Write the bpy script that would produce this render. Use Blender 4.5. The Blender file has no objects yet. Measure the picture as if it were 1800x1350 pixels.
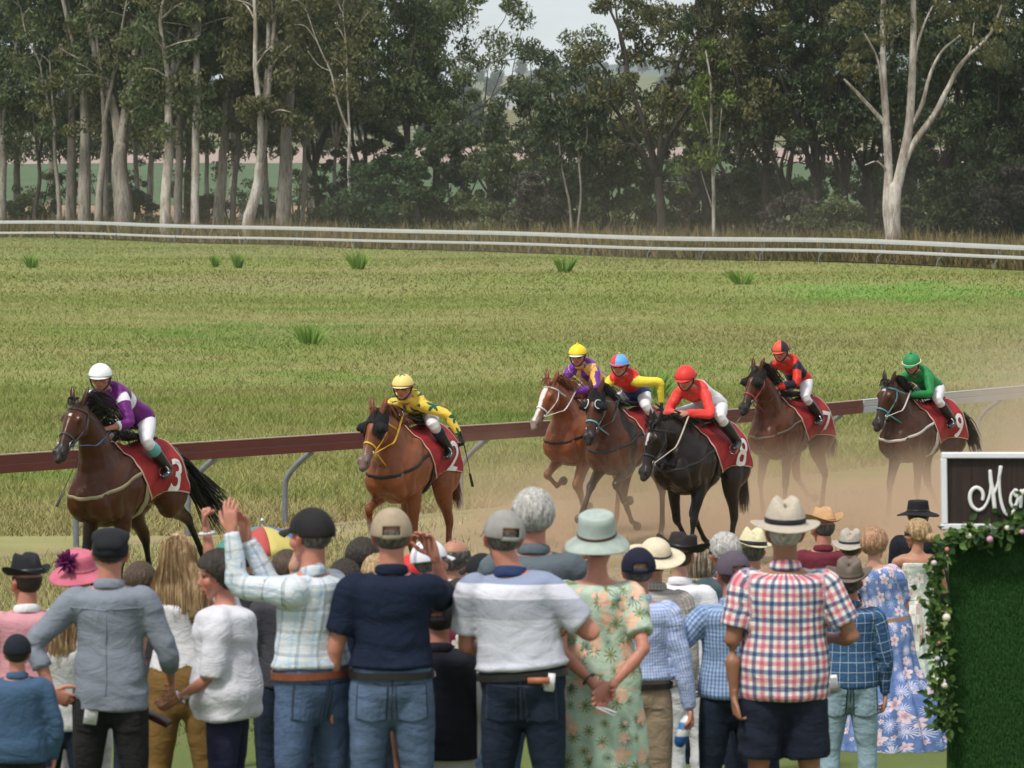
import bpy, bmesh, math, random
import numpy as np
from mathutils import Vector, Matrix
from mathutils.bvhtree import BVHTree
R = math.radians
SC = bpy.context.scene
COL = SC.collection
# ---------------------------------------------------------------- camera, sky, sun, exposure
CAMZ = 4.1; FPX = 6000.0; TILT = math.atan(305 / 6000)
cam_d = bpy.data.cameras.new('camera'); cam = bpy.data.objects.new('camera', cam_d); COL.objects.link(cam)
cam.location = (0, 0, CAMZ); cam.rotation_euler = (R(90) - TILT, 0, 0)
cam_d.sensor_width = 36; cam_d.lens = 36 * FPX / 1800; cam_d.clip_end = 12000; cam_d.clip_start = 0.5
cam_d.dof.use_dof = True; cam_d.dof.focus_distance = 43; cam_d.dof.aperture_fstop = 7.5
SC.camera = cam
SUN_EL, SUN_AZ = 58, 215          # azimuth measured clockwise from +Y: behind the camera and to the left
w = bpy.data.worlds.new("World"); SC.world = w; w.use_nodes = True
nt = w.node_tree; N = nt.nodes; L = nt.links; N.clear()
sky = N.new('ShaderNodeTexSky'); sky.sky_type = 'NISHITA'; sky.sun_disc = False
sky.sun_elevation = R(SUN_EL); sky.sun_rotation = R(SUN_AZ); sky.air_density = 1.2; sky.dust_density = 2.5
tc = N.new('ShaderNodeTexCoord'); mp = N.new('ShaderNodeMapping'); mp.inputs['Scale'].default_value = (1.5, 1.5, 6)
nz = N.new('ShaderNodeTexNoise'); nz.inputs['Scale'].default_value = 2.2; nz.inputs['Detail'].default_value = 7
rp = N.new('ShaderNodeValToRGB'); rp.color_ramp.elements[0].position = .33; rp.color_ramp.elements[1].position = .56
rp.color_ramp.elements[0].color = (.35, .35, .35, 1)
mx = N.new('ShaderNodeMix'); mx.data_type = 'RGBA'; mx.inputs[7].default_value = (8.6, 9.0, 9.4, 1)
bg = N.new('ShaderNodeBackground'); bg.inputs['Strength'].default_value = 0.088
wo = N.new('ShaderNodeOutputWorld')
L.new(tc.outputs['Generated'], mp.inputs[0]); L.new(mp.outputs[0], nz.inputs[0]); L.new(nz.outputs['Fac'], rp.inputs[0])
L.new(rp.outputs[0], mx.inputs[0]); L.new(sky.outputs[0], mx.inputs[6]); L.new(mx.outputs[2], bg.inputs[0]); L.new(bg.outputs[0], wo.inputs[0])
sd = bpy.data.lights.new('sun', 'SUN'); sd.energy = 2.7; sd.angle = R(9); sd.color = (1, .95, .88)
sun = bpy.data.objects.new('sun', sd); COL.objects.link(sun)
az = R(SUN_AZ); el = R(SUN_EL)
sun.rotation_euler = Vector((math.sin(az) * math.cos(el), math.cos(az) * math.cos(el), math.sin(el))).to_track_quat('Z', 'Y').to_euler()
SC.view_settings.view_transform = 'Standard'; SC.view_settings.look = 'None'; SC.view_settings.gamma = 1
SC.view_settings.exposure = 0.28
SC.cycles.max_bounces = 6; SC.cycles.diffuse_bounces = 3; SC.cycles.glossy_bounces = 2; SC.cycles.transparent_max_bounces = 6
SC.cycles.volume_bounces = 1; SC.cycles.volume_step_rate = 2.0; SC.cycles.volume_max_steps = 64

# ---------------------------------------------------------------- photo-to-world helpers
_fw = Vector((0, math.cos(TILT), -math.sin(TILT))); _up = Vector((0, math.sin(TILT), math.cos(TILT)))
def P(px, py, Y):
    d = _fw + _up * ((675 - py) / FPX) + Vector((1, 0, 0)) * ((px - 900) / FPX)
    return Vector((0, 0, CAMZ)) + d * (Y / d.y)
ZT = [(-60, 2.6), (0, 2.5), (12, 1.4), (16, .95), (20, .50), (23, .27), (27, .2), (31.5, .36), (40, .20), (53, -.07), (62, -.1), (240, 1.84), (280, 2.25), (400, 4.8), (800, 14.8), (1500, 46), (2500, 84), (3600, 128), (5200, 130), (9000, 60)]
_zy = np.array([a for a, b in ZT], float); _zz = np.array([b for a, b in ZT], float)
def zg(x, y):
    z = np.interp(y, _zy, _zz)
    f = np.clip((np.asarray(y, float) - 700) / 3000, 0, 1)
    return z + f * (14 * np.sin(np.asarray(x) / 210 + 1) + 9 * np.sin(np.asarray(x) / 83 + np.asarray(y) / 500)) + .05 * np.clip((np.asarray(y, float) - 55) / 20, 0, 1) * (np.sin(np.asarray(x) * .35 + 1) + np.sin(np.asarray(y) * .21))
def zgf(x, y): return float(zg(x, y))

# ---------------------------------------------------------------- object helpers
def tag(o, label=None, cat=None, group=None, kind=None):
    if label: o['label'] = label
    if cat: o['category'] = cat
    if group: o['group'] = group
    if kind: o['kind'] = kind
    return o
def empty(name, loc=(0, 0, 0), rz=0, label=None, cat=None, group=None):
    o = bpy.data.objects.new(name, None); COL.objects.link(o); o.location = loc; o.rotation_euler = (0, 0, rz)
    o.empty_display_size = .1
    return tag(o, label, cat, group)
def link(name, me, mat, parent=None, smooth=True):
    o = bpy.data.objects.new(name, me); COL.objects.link(o)
    if mat is not None and not me.materials:
        for m in (mat if isinstance(mat, (list, tuple)) else [mat]): me.materials.append(m)
    if parent is not None: o.parent = parent
    if smooth: me.shade_smooth()
    return o
class MB:
    """collects verts/faces (with a material slot and colour per face group)"""
    def __init__(s): s.v = []; s.f = []; s.n = 0; s.mi = []
    def add(s, v, f, mi=0):
        v = np.asarray(v, float).reshape(-1, 3); s.v.append(v)
        for q in f: s.f.append([i + s.n for i in q]); s.mi.append(mi)
        s.n += len(v)
    def mesh(s, name='m'):
        me = bpy.data.meshes.new(name)
        V = np.concatenate(s.v) if s.v else np.zeros((0, 3))
        me.from_pydata(V.tolist(), [], s.f)
        if any(s.mi): me.polygons.foreach_set('material_index', s.mi)
        me.update(); return me
    def build(s, name, mat, parent=None, smooth=True): return link(name, s.mesh(name), mat, parent, smooth)
    def box(s, c, sz, rot=None, mi=0):
        v = np.array([[x, y, z] for x in (-.5, .5) for y in (-.5, .5) for z in (-.5, .5)]) * np.array(sz)
        if rot is not None: v = v @ np.array(rot.to_3x3()).T
        s.add(v + np.array(c), [(0, 1, 3, 2), (4, 6, 7, 5), (0, 4, 5, 1), (2, 3, 7, 6), (0, 2, 6, 4), (1, 5, 7, 3)], mi)
    def tube(s, pts, ra, rb=None, side=(1, 0, 0), n=10, cap=True, mi=0, dens=1):
        c = Chain(pts, ra, rb, side, dens); v, f = c.geo(n, cap); s.add(v, f, mi); return c
    def ell(s, c, r, M=None, n=12, m=8, mi=0):
        th = np.linspace(0, math.pi, m + 1)[1:-1]; ph = np.linspace(0, 2 * math.pi, n, endpoint=False)
        v = [[0, 0, 1]] + [[math.sin(t) * math.cos(p), math.sin(t) * math.sin(p), math.cos(t)] for t in th for p in ph] + [[0, 0, -1]]
        f = [(0, 1 + j, 1 + (j + 1) % n) for j in range(n)]
        for i in range(m - 2):
            for j in range(n): f.append((1 + i * n + j, 1 + (i + 1) * n + j, 1 + (i + 1) * n + (j + 1) % n, 1 + i * n + (j + 1) % n))
        e = 1 + (m - 1) * n; b = 1 + (m - 2) * n
        f += [(e, b + (j + 1) % n, b + j) for j in range(n)]
        v = np.array(v) * np.array(r)
        if M is not None: v = v @ np.array(M.to_3x3()).T
        s.add(v + np.array(c), f, mi)
def catmull(A, k):
    A = np.asarray(A, float)
    if k <= 1 or len(A) < 3: return A
    B = np.vstack([2 * A[0] - A[1], A, 2 * A[-1] - A[-2]]); out = []
    for i in range(1, len(B) - 2):
        p0, p1, p2, p3 = B[i - 1:i + 3]
        for j in range(k):
            t = j / k
            out.append(.5 * (2 * p1 + (p2 - p0) * t + (2 * p0 - 5 * p1 + 4 * p2 - p3) * t * t + (3 * p1 - p0 - 3 * p2 + p3) * t ** 3))
    out.append(B[-2]); return np.array(out)
class Chain:
    """a limb: centre line with elliptical rings (a along 'side', b across)"""
    def __init__(s, pts, ra, rb=None, side=(1, 0, 0), dens=3, col=None):
        pts = np.asarray([tuple(p) for p in pts], float); k = len(pts)
        ra = np.broadcast_to(np.asarray(ra, float), (k,)); rb = ra if rb is None else np.broadcast_to(np.asarray(rb, float), (k,))
        sd = np.asarray(side, float); sd = np.broadcast_to(sd, (k, 3)) if sd.ndim == 1 else sd
        c = np.zeros((k, 3)) if col is None else np.asarray(col, float)
        A = np.hstack([pts, ra[:, None], rb[:, None], sd, c]); A = catmull(A, dens)
        s.p = A[:, :3]; s.a = np.abs(A[:, 3]); s.b = np.abs(A[:, 4]); sd = A[:, 5:8]; s.c = np.clip(A[:, 8:11], 0, 1)
        t = np.gradient(s.p, axis=0); t /= np.linalg.norm(t, axis=1)[:, None] + 1e-9; s.t = t
        sd = sd - t * np.sum(sd * t, 1)[:, None]; s.s = sd / (np.linalg.norm(sd, axis=1)[:, None] + 1e-9)
        s.u = np.cross(t, s.s)
        s.L = np.concatenate([[0], np.cumsum(np.linalg.norm(np.diff(s.p, axis=0), axis=1))])
    def grow(s, d, i0=0, i1=None, cap=0):
        import copy
        c = copy.copy(s); sl = slice(i0, i1)
        for k in ('p', 't', 's', 'u', 'a', 'b', 'c', 'L'): setattr(c, k, getattr(s, k)[sl].copy())
        c.a = c.a + d; c.b = c.b + d; return c
    def geo(s, n=14, cap=True):
        th = np.linspace(0, 2 * math.pi, n, endpoint=False)
        p, a, b, S, U = s.p, s.a, s.b, s.s, s.u
        if cap:
            def endr(i, sg):
                o = []
                for q, w in ((.55, .83), (.88, .47)):
                    o.append((p[i] + s.t[i] * sg * min(a[i], b[i]) * q, a[i] * w, b[i] * w, S[i], U[i]))
                return o
            e0 = endr(0, -1)[::-1]; e1 = endr(-1, 1)
            p = np.vstack([[x[0] for x in e0], p, [x[0] for x in e1]]); a = np.concatenate([[x[1] for x in e0], a, [x[1] for x in e1]])
            b = np.concatenate([[x[2] for x in e0], b, [x[2] for x in e1]]); S = np.vstack([[x[3] for x in e0], S, [x[3] for x in e1]]); U = np.vstack([[x[4] for x in e0], U, [x[4] for x in e1]])
        V = p[:, None, :] + a[:, None, None] * np.cos(th)[None, :, None] * S[:, None, :] + b[:, None, None] * np.sin(th)[None, :, None] * U[:, None, :]
        k = len(p); f = []
        for i in range(k - 1):
            for j in range(n):
                j2 = (j + 1) % n; f.append((i * n + j, i * n + j2, (i + 1) * n + j2, (i + 1) * n + j))
        f.append(tuple(range(n))[::-1]); f.append(tuple((k - 1) * n + j for j in range(n)))
        return V.reshape(-1, 3), f
def locate(chains, V):
    """for each vertex: nearest chain, arc length on it, angle, and chain colour"""
    best = np.full(len(V), 1e9); ci = np.zeros(len(V), int); s_ = np.zeros(len(V)); th = np.zeros(len(V)); rr = np.zeros(len(V)); colr = np.zeros((len(V), 3))
    for k, c in enumerate(chains):
        for i in range(len(c.p) - 1):
            d = c.p[i + 1] - c.p[i]; LL = d @ d + 1e-12
            t = np.clip((V - c.p[i]) @ d / LL, 0, 1); q = V - c.p[i] - t[:, None] * d
            r = (c.a[i] + c.b[i]) / 2 * (1 - t) + (c.a[i + 1] + c.b[i + 1]) / 2 * t
            x = q @ c.s[i]; y = q @ c.u[i]; ex = np.sqrt((x / (c.a[i] + 1e-6)) ** 2 + (y / (c.b[i] + 1e-6)) ** 2 + (np.maximum(0, np.abs(q @ c.t[i])) / (r + 1e-6)) ** 2)
            m = ex < best
            best[m] = ex[m]; ci[m] = k; s_[m] = (c.L[i] + t * math.sqrt(LL))[m]; th[m] = np.arctan2(y, x)[m]; rr[m] = r[m]
            colr[m] = (c.c[i] * (1 - t[:, None]) + c.c[i + 1] * t[:, None])[m]
    return ci, s_, th, rr, colr
def getco(me):
    a = np.empty(len(me.vertices) * 3); me.vertices.foreach_get('co', a); return a.reshape(-1, 3)
def getno(me):
    a = np.empty(len(me.vertices) * 3); me.vertices.foreach_get('normal', a); return a.reshape(-1, 3)
def setco(me, V): me.vertices.foreach_set('co', np.ascontiguousarray(V).ravel()); me.update()
def remesh(mb, vox, smooth=4, fac=.6):
    me = mb.mesh('raw'); o = bpy.data.objects.new('tmp', me); COL.objects.link(o)
    m = o.modifiers.new('r', 'REMESH'); m.mode = 'VOXEL'; m.voxel_size = vox
    if smooth: s = o.modifiers.new('s', 'SMOOTH'); s.iterations = smooth; s.factor = fac
    dg = bpy.context.evaluated_depsgraph_get()
    out = bpy.data.meshes.new_from_object(o.evaluated_get(dg))
    bpy.data.objects.remove(o); bpy.data.meshes.remove(me); return out
def mesh_arrays(me):
    return getco(me), [tuple(p.vertices) for p in me.polygons]
def vattr(me, name, A, typ='FLOAT_VECTOR'):
    if typ == 'FLOAT_COLOR':
        at = me.color_attributes.new(name, 'FLOAT_COLOR', 'POINT'); A = np.hstack([A, np.ones((len(A), 1))]); at.data.foreach_set('color', A.ravel().astype(np.float32))
    elif typ == 'FLOAT': me.attributes.new(name, 'FLOAT', 'POINT').data.foreach_set('value', np.asarray(A, np.float32))
    else: me.attributes.new(name, typ, 'POINT').data.foreach_set('vector', A.ravel().astype(np.float32))
def wob(V, f, seed=0, n=6, warp=.6):
    """cheap smooth noise in -1..1 from warped sines"""
    g = np.random.RandomState(seed); V = V * np.asarray(f, float)
    V = V + warp * np.sin(V[:, [1, 2, 0]] * 1.3 + g.rand(3) * 6)
    o = 0
    for i in range(n): 
        d = g.randn(3); o = o + np.sin(V @ d * (1 + .5 * i / n) + g.rand() * 6.28)
    return o / n * 1.3
def bvh_of(me):
    V, F = mesh_arrays(me); return BVHTree.FromPolygons([tuple(v) for v in V], F)
def bvh_mb(mb): return BVHTree.FromPolygons([tuple(v) for v in np.concatenate(mb.v)], mb.f)

# ---------------------------------------------------------------- materials
_M = {}
class NB:
    def __init__(s, name, rough=.8, spec=.3):
        s.m = bpy.data.materials.new(name); s.m.use_nodes = True; s.t = s.m.node_tree; s.b = s.t.nodes['Principled BSDF']
        s.b.inputs['Roughness'].default_value = rough; s.b.inputs['Specular IOR Level'].default_value = spec
    def n(s, t, **k):
        x = s.t.nodes.new('ShaderNode' + t)
        for a, b in k.items(): setattr(x, a, b)
        return x
    def l(s, a, b): s.t.links.new(a, b)
    def put(s, sock, v):
        if isinstance(v, bpy.types.NodeSocket): s.l(v, sock)
        elif isinstance(v, (tuple, list)): sock.default_value = tuple(v) + ((1,) if len(v) == 3 and sock.type == 'RGBA' else ())
        else: sock.default_value = v
    def math(s, op, a, b=0., c=0.):
        x = s.n('Math', operation=op); s.put(x.inputs[0], a); s.put(x.inputs[1], b)
        if op in ('MULTIPLY_ADD', 'WRAP', 'COMPARE'): s.put(x.inputs[2], c)
        return x.outputs[0]
    def mix(s, f, a, b, mode='MIX'):
        x = s.n('Mix', data_type='RGBA', blend_type=mode); s.put(x.inputs[0], f); s.put(x.inputs[6], a); s.put(x.inputs[7], b); return x.outputs[2]
    def noise(s, scale, vec=None, detail=4, rough=.6, out='Fac', dist=0.):
        x = s.n('TexNoise'); x.inputs['Scale'].default_value = scale; x.inputs['Detail'].default_value = detail; x.inputs['Roughness'].default_value = rough; x.inputs['Distortion'].default_value = dist
        if vec is not None: s.l(vec, x.inputs[0])
        return x.outputs[out]
    def ramp(s, f, stops, const=False):
        x = s.n('ValToRGB'); e = x.color_ramp.elements; x.color_ramp.interpolation = 'CONSTANT' if const else 'LINEAR'
        while len(e) < len(stops): e.new(.5)
        for i, (p, c) in enumerate(stops): e[i].position = p; e[i].color = tuple(c) + (1,) if not isinstance(c, (int, float)) else (c, c, c, 1)
        s.put(x.inputs[0], f); return x.outputs[0]
    def obj(s, scale=(1, 1, 1), kind='Object'):
        x = s.n('TexCoord'); m = s.n('Mapping'); m.inputs['Scale'].default_value = scale; s.l(x.outputs[kind], m.inputs[0]); return m.outputs[0]
    def attr(s, name):
        x = s.n('Attribute'); x.attribute_name = name; return x
    def sep(s, v):
        x = s.n('SeparateXYZ'); s.l(v, x.inputs[0]); return x.outputs
    def col(s, v): s.put(s.b.inputs['Base Color'], v)
    def bump(s, h, strength=.3, dist=.01):
        x = s.n('Bump'); x.inputs['Strength'].default_value = strength; x.inputs['Distance'].default_value = dist; s.l(h, x.inputs['Height']); s.l(x.outputs[0], s.b.inputs['Normal'])
def plain(name, col, rough=.6, spec=.3, metal=0, var=.12, scale=14, bump=0):
    if name in _M: return _M[name]
    b = NB(name, rough, spec); b.b.inputs['Metallic'].default_value = metal
    v = b.obj(); f = b.noise(scale, v)
    dk = tuple(c * (1 - var * 1.6) for c in col); lt = tuple(min(1, c * (1 + var)) for c in col)
    b.col(b.ramp(f, [(.3, dk), (.7, lt)]))
    if bump: b.bump(b.noise(scale * 4, v), .5, bump)
    _M[name] = b.m; return b.m
rnd = random.Random(5); NPR = np.random.RandomState(11)
# ================================================================ ground and far country
RAIL_A = Vector((-5.66, 37.7)); RAIL_D = Vector((.56, .83)).normalized(); RAIL_N = Vector((.83, -.56)).normalized()
def mat_ground(blade=False):
    b = NB('grassland' if not blade else 'grassland_blades', .95, .1); v = b.obj((1, 1, 0) if blade else (1, 1, 1))
    xyz = b.sep(v)
    big = b.noise(.05, v, 5, .6); mid = b.noise(.35, v, 6, .65); fine = b.noise(6, v, 6, .7)
    st = b.obj((.5, 2.5, 1)); streak = b.noise(.25, st, 6, .65)
    green = (.190, .222, .062); olive = (.265, .248, .100); straw = (.34, .29, .14)
    c = b.mix(b.ramp(mid, [(.40, 0), (.58, 1)]), green, olive); wk = b.noise(.16, b.obj((.6, 1.6, 0)), 4, .55); c = b.mix(b.ramp(wk, [(.56, 0), (.66, .8)]), c, (.12, .20, .035)); c = b.mix(b.ramp(wk, [(.34, .7), (.42, 0)]), c, (.27, .235, .10))
    c = b.mix(b.ramp(streak, [(.48, 0), (.72, .7)]), c, straw)
    c = b.mix(b.ramp(big, [(.4, 0), (.6, .5)]), c, (.18, .24, .055))
    c = b.mix(b.math('MULTIPLY', b.ramp(fine, [(.35, 0), (.65, 1)]), .22), c, (.11, .135, .035))
    for gx, gy, sx_, sy_, gc, am in ((16, 140, 7, 16, (.14, .27, .05), .75), (-5.5, 58, 1.3, 3.5, (.075, .13, .025), .7), (-8, 104, 5, 10, (.12, .22, .045), .5), (0, 66, 3.5, 4, (.12, .2, .04), .5), (7, 100, 8, 8, (.24, .21, .10), .5), (-12, 150, 10, 14, (.25, .225, .105), .5), (3, 180, 14, 12, (.25, .225, .10), .45), (-3, 43, 5, 6, (.33, .28, .14), .8), (-1, 37, 7, 3, (.33, .28, .14), .6)):
        e = b.math('ADD', b.math('POWER', b.math('DIVIDE', b.math('SUBTRACT', xyz[0], gx), sx_), 2.), b.math('POWER', b.math('DIVIDE', b.math('SUBTRACT', xyz[1], gy), sy_), 2.)); e = b.math('ADD', e, b.math('MULTIPLY', b.math('SUBTRACT', mid, .5), 4.)); c = b.mix(b.ramp(e, [(.1, am), (1., 0)]), c, gc)
    # track side dirt: distance from the rail line
    d = b.math('SUBTRACT', b.math('MULTIPLY', b.math('SUBTRACT', xyz[0], RAIL_A.x), .829), b.math('MULTIPLY', b.math('SUBTRACT', xyz[1], RAIL_A.y), .559))
    dn = b.math('ADD', d, b.math('MULTIPLY', b.math('SUBTRACT', mid, .5), 2.2))
    m1 = b.ramp(b.math('DIVIDE', b.math('ADD', dn, 10.), 30.), [(.30, 0), (.325, .8), (.36, .25), (.42, .12), (.52, .35), (.60, .55), (.7, .3), (.8, .0)])
    m1 = b.math('MULTIPLY', m1, b.ramp(b.noise(1.1, v, 6, .7), [(.4, .1), (.6, 1)]))
    dirt = b.mix(b.ramp(fine, [(.3, 0), (.7, 1)]), (.20, .135, .085), (.36, .27, .18))
    rt = b.ramp(b.math('DIVIDE', b.math('ADD', xyz[0], 4.), 12.), [(0, 0), (.35, 1)])
    m2 = b.math('MULTIPLY', b.ramp(b.math('DIVIDE', b.math('ADD', dn, 10.), 30.), [(.32, 0), (.40, .9), (.62, .9), (.7, .1)]), rt)
    m2 = b.math('MULTIPLY', m2, .92)
    c = b.mix(b.math('MAXIMUM', m1, m2), c, dirt)
    c = b.mix(b.ramp(b.math('DIVIDE', xyz[1], 1000.), [(.262, 0), (.29, 1)]), c, b.mix(b.ramp(b.noise(.02, v, 5), [(.4, 0), (.6, 1)]), (.16, .145, .07), (.10, .125, .05)))
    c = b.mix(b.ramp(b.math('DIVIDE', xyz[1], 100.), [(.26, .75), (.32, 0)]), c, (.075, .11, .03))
    if blade: c = b.mix(1., c, b.attr('tint').outputs['Color'], 'MULTIPLY')
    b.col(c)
    if not blade: b.bump(fine, .4, .04)
    return b.m
M_GROUND = mat_ground()
def sheet(name, y0, y1, ul, ur, ny, nx, dz, mat, kind='structure'):
    ys = y0 + (y1 - y0) * np.linspace(0, 1, ny) ** 1.6; us = np.linspace(0, 1, nx)
    V = []
    for y in ys:
        a = ul(y) if callable(ul) else ul * y; c = ur(y) if callable(ur) else ur * y
        x = a + (c - a) * us; V.append(np.stack([x, np.full(nx, y), zg(x, y) + dz], 1))
    F = [(i * nx + j, i * nx + j + 1, (i + 1) * nx + j + 1, (i + 1) * nx + j) for i in range(ny - 1) for j in range(nx - 1)]
    mb = MB(); mb.add(np.concatenate(V), F); o = mb.build(name, mat); tag(o, kind=kind); return o
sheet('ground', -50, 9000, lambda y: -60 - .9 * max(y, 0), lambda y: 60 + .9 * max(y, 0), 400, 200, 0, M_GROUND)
def field(name, c0, c1, sc, *a):
    b = NB(name, 1, .05); v = b.obj(); b.col(b.mix(b.ramp(b.noise(sc, v, 6, .7), [(.35, 0), (.65, 1)]), c0, c1)); return sheet(name.replace(' ', '_'), *a, mat=b.m)
field('bare dirt strip', (.24, .16, .09), (.34, .24, .14), .3, 290, 392, -.35, -.055, 20, 30, .05)
field('crop field', (.06, .105, .05), (.10, .14, .075), .15, 394, 780, -.4, .25, 30, 40, .08)
field('dirt road', (.30, .22, .19), (.38, .29, .25), .1, 782, 900, -.4, .3, 12, 40, .12)
field('dry paddock', (.17, .14, .075), (.13, .14, .06), .02, 960, 2300, -.4, .4, 40, 60, .3)

# ================================================================ running rails
def sweep(prof, path_pts, up=Vector((0, 0, 1))):
    """extrude a closed 2D profile (across, up) along a nearly straight path"""
    V = []; k = len(prof)
    for i, p in enumerate(path_pts):
        a = path_pts[max(0, i - 1)]; c = path_pts[min(len(path_pts) - 1, i + 1)]
        t = (Vector(c) - Vector(a)).normalized(); s = t.cross(up).normalized()
        for (x, z) in prof: V.append(Vector(p) + s * x + up * z)
    F = [(i * k + j, i * k + (j + 1) % k, (i + 1) * k + (j + 1) % k, (i + 1) * k + j) for i in range(len(path_pts) - 1) for j in range(k)]
    F += [tuple(range(k)), tuple((len(path_pts) - 1) * k + j for j in range(k))[::-1]]
    return [tuple(v) for v in V], F
m_red = plain('maroon_rail_plastic', (.135, .032, .028), .5, .4, var=.12, scale=1.5)
m_redt = plain('pale_rail_top', (.36, .25, .20), .7)  # paler tone for the cap strip along the top edge of the maroon rail
m_post = plain('galvanised_post', (.20, .22, .25), .45, .5, metal=.3)
m_white = plain('white_rail_paint', (.52, .53, .53), .45, .4, var=.05, scale=2)
m_wrail2 = plain('grey_white_rail', (.42, .45, .47), .5, .4, var=.1, scale=1)
def rail_xy(px):     # where the near rail crosses image column px
    u = (px - 900) / FPX; t = (RAIL_A.x - u * RAIL_A.y) / (u * RAIL_D.y - RAIL_D.x); q = RAIL_A + RAIL_D * t; return q
RH = 1.15
def goose(root, q, m, h=RH - .18):
    b0 = q - RAIL_N * .42; z = zgf(b0.x, b0.y)
    pts = [(b0.x, b0.y, z - .1), (b0.x, b0.y, z + .45)]
    for t in (.25, .5, .75, 1): 
        k = b0 + RAIL_N * (.40 * t ** 1.3); pts.append((k.x, k.y, z + .45 + (h - .45) * t ** .85))
    mb = MB(); mb.tube(pts, .033, n=10, dens=3); mb.build('post', m, root)
def near_rail(name, pxs0, pxs1, mats, label, posts, h1=RH):
    a = rail_xy(pxs0); c = rail_xy(pxs1); mid = (a + c) / 2
    root = empty(name, (a.x, a.y, zgf(a.x, a.y)), 0, label, 'running rail')
    inv = Vector(root.location)
    n = 24; pts = []
    for i in range(n + 1):
        q = a + (c - a) * (i / n); pts.append(Vector((q.x, q.y, zgf(q.x, q.y) + h1)) - inv)
    for nm, prof, m in (('rail_board', [(-.03, -.095), (.035, -.095), (.045, -.01), (.035, -.003), (-.03, -.003)], mats[0]), ('rail_board', [(-.03, -.2), (.035, -.2), (.045, -.11), (.035, -.101), (-.03, -.101)], mats[0]), ('rail_cap', [(-.04, -.001), (.045, -.001), (.045, .012), (-.04, .012)], mats[1])):
        mb = MB(); v, f = sweep(prof, pts); mb.add(v, f); mb.build(nm, m, root, smooth=False)
    for px in posts:
        q = rail_xy(px); b0 = q; pr = MB(); bb = b0 - RAIL_N * .42; z = zgf(bb.x, bb.y)
        P0 = [(bb.x, bb.y, z - .1), (bb.x, bb.y, z + .5)]
        for t in (.25, .5, .75, 1):
            k = bb + RAIL_N * (.42 * t ** 1.4); P0.append((k.x, k.y, z + .5 + (h1 - .2 - .5) * t ** .8))
        pr.tube([tuple(Vector(p) - inv) for p in P0], .036, n=10, dens=3); pr.build('post', m_post, root)
    return root
near_rail('running_rail', -260, 1514, (m_red, m_redt), 'maroon plastic running rail on curved grey posts behind the racing horses', [-40, 180, 377, 547, 855, 1075, 1290, 1480])
near_rail('running_rail', 1516, 2100, (m_wrail2, m_white), 'pale grey white length of running rail at the right, joined to the maroon rail', [1620, 1760, 1900, 2050])
# far double rail
fa = Vector((-39.3, 262)); fb = Vector((25.8, 172)); fdir = (fb - fa)
def ry(px, Y, m=4.): u = (px - 900) / FPX; return max(Y, 1 / (.003817 + (.005814 - .003817) * (u + .15) / .3) + m + (Y * 7 % 9))
def fpt(t): q = fa + fdir * t; return q
def far_fence():
    t0, t1 = -.15, 1.2; a = fpt(t0); root = empty('running_rail', (a.x, a.y, zgf(a.x, a.y)), 0, 'long white double running rail on thin posts along the tree line', 'running rail'); inv = Vector(root.location)
    for h, r in ((1.20, .12), (None, .08)):
        pts = [Vector((fpt(t).x, fpt(t).y, zgf(*fpt(t)) + (h if h else .38 + .32 * min(max(t, 0), 1)))) - inv for t in np.linspace(t0, t1, 60)]
        mb = MB(); v, f = sweep([(-.05, -r), (.05, -r), (.06, 0), (.05, r), (-.05, r)], pts); mb.add(v, f); mb.build('rail', m_white, root, smooth=False)
    for px in (-10, 100, 208, 312, 435, 522, 628, 733, 833, 936, 1040, 1145, 1240, 1343, 1447, 1549, 1655, 1755, 1860):
        u = (px - 900) / FPX; t = (fa.x - u * fa.y) / (u * fdir.y - fdir.x); q = fpt(t); z = zgf(q.x, q.y)
        mb = MB(); o = Vector((q.x, q.y, z)) - inv
        mb.tube([o + Vector((-.25, .1, -.05)), o + Vector((-.2, .1, .35)), o + Vector((0, .02, .6)), o + Vector((.0, .06, 1.2))], .034, n=8, dens=2); mb.build('post', m_post, root)
far_fence()
# small white marker box on a stick by the far rail
q = P(424, 404, 262); z0 = zgf(q.x, q.y); mk = empty('distance_marker', (q.x, q.y, z0), 0, 'small white marker box on a thin stick beyond the far white rail', 'marker')
mb = MB(); mb.box((0, 0, .7), (.05, .05, 1.4)); mb.build('stick', m_white, mk, False)
mb = MB(); mb.box((0, 0, 1.52), (.34, .3, .3)); mb.add([(-.22, -.2, 1.68), (.22, -.2, 1.68), (.22, .2, 1.68), (-.22, .2, 1.68), (0, 0, 1.86)], [(0, 1, 2, 3), (0, 1, 4), (1, 2, 4), (2, 3, 4), (3, 0, 4)]); mb.build('box', m_white, mk, False)

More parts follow.
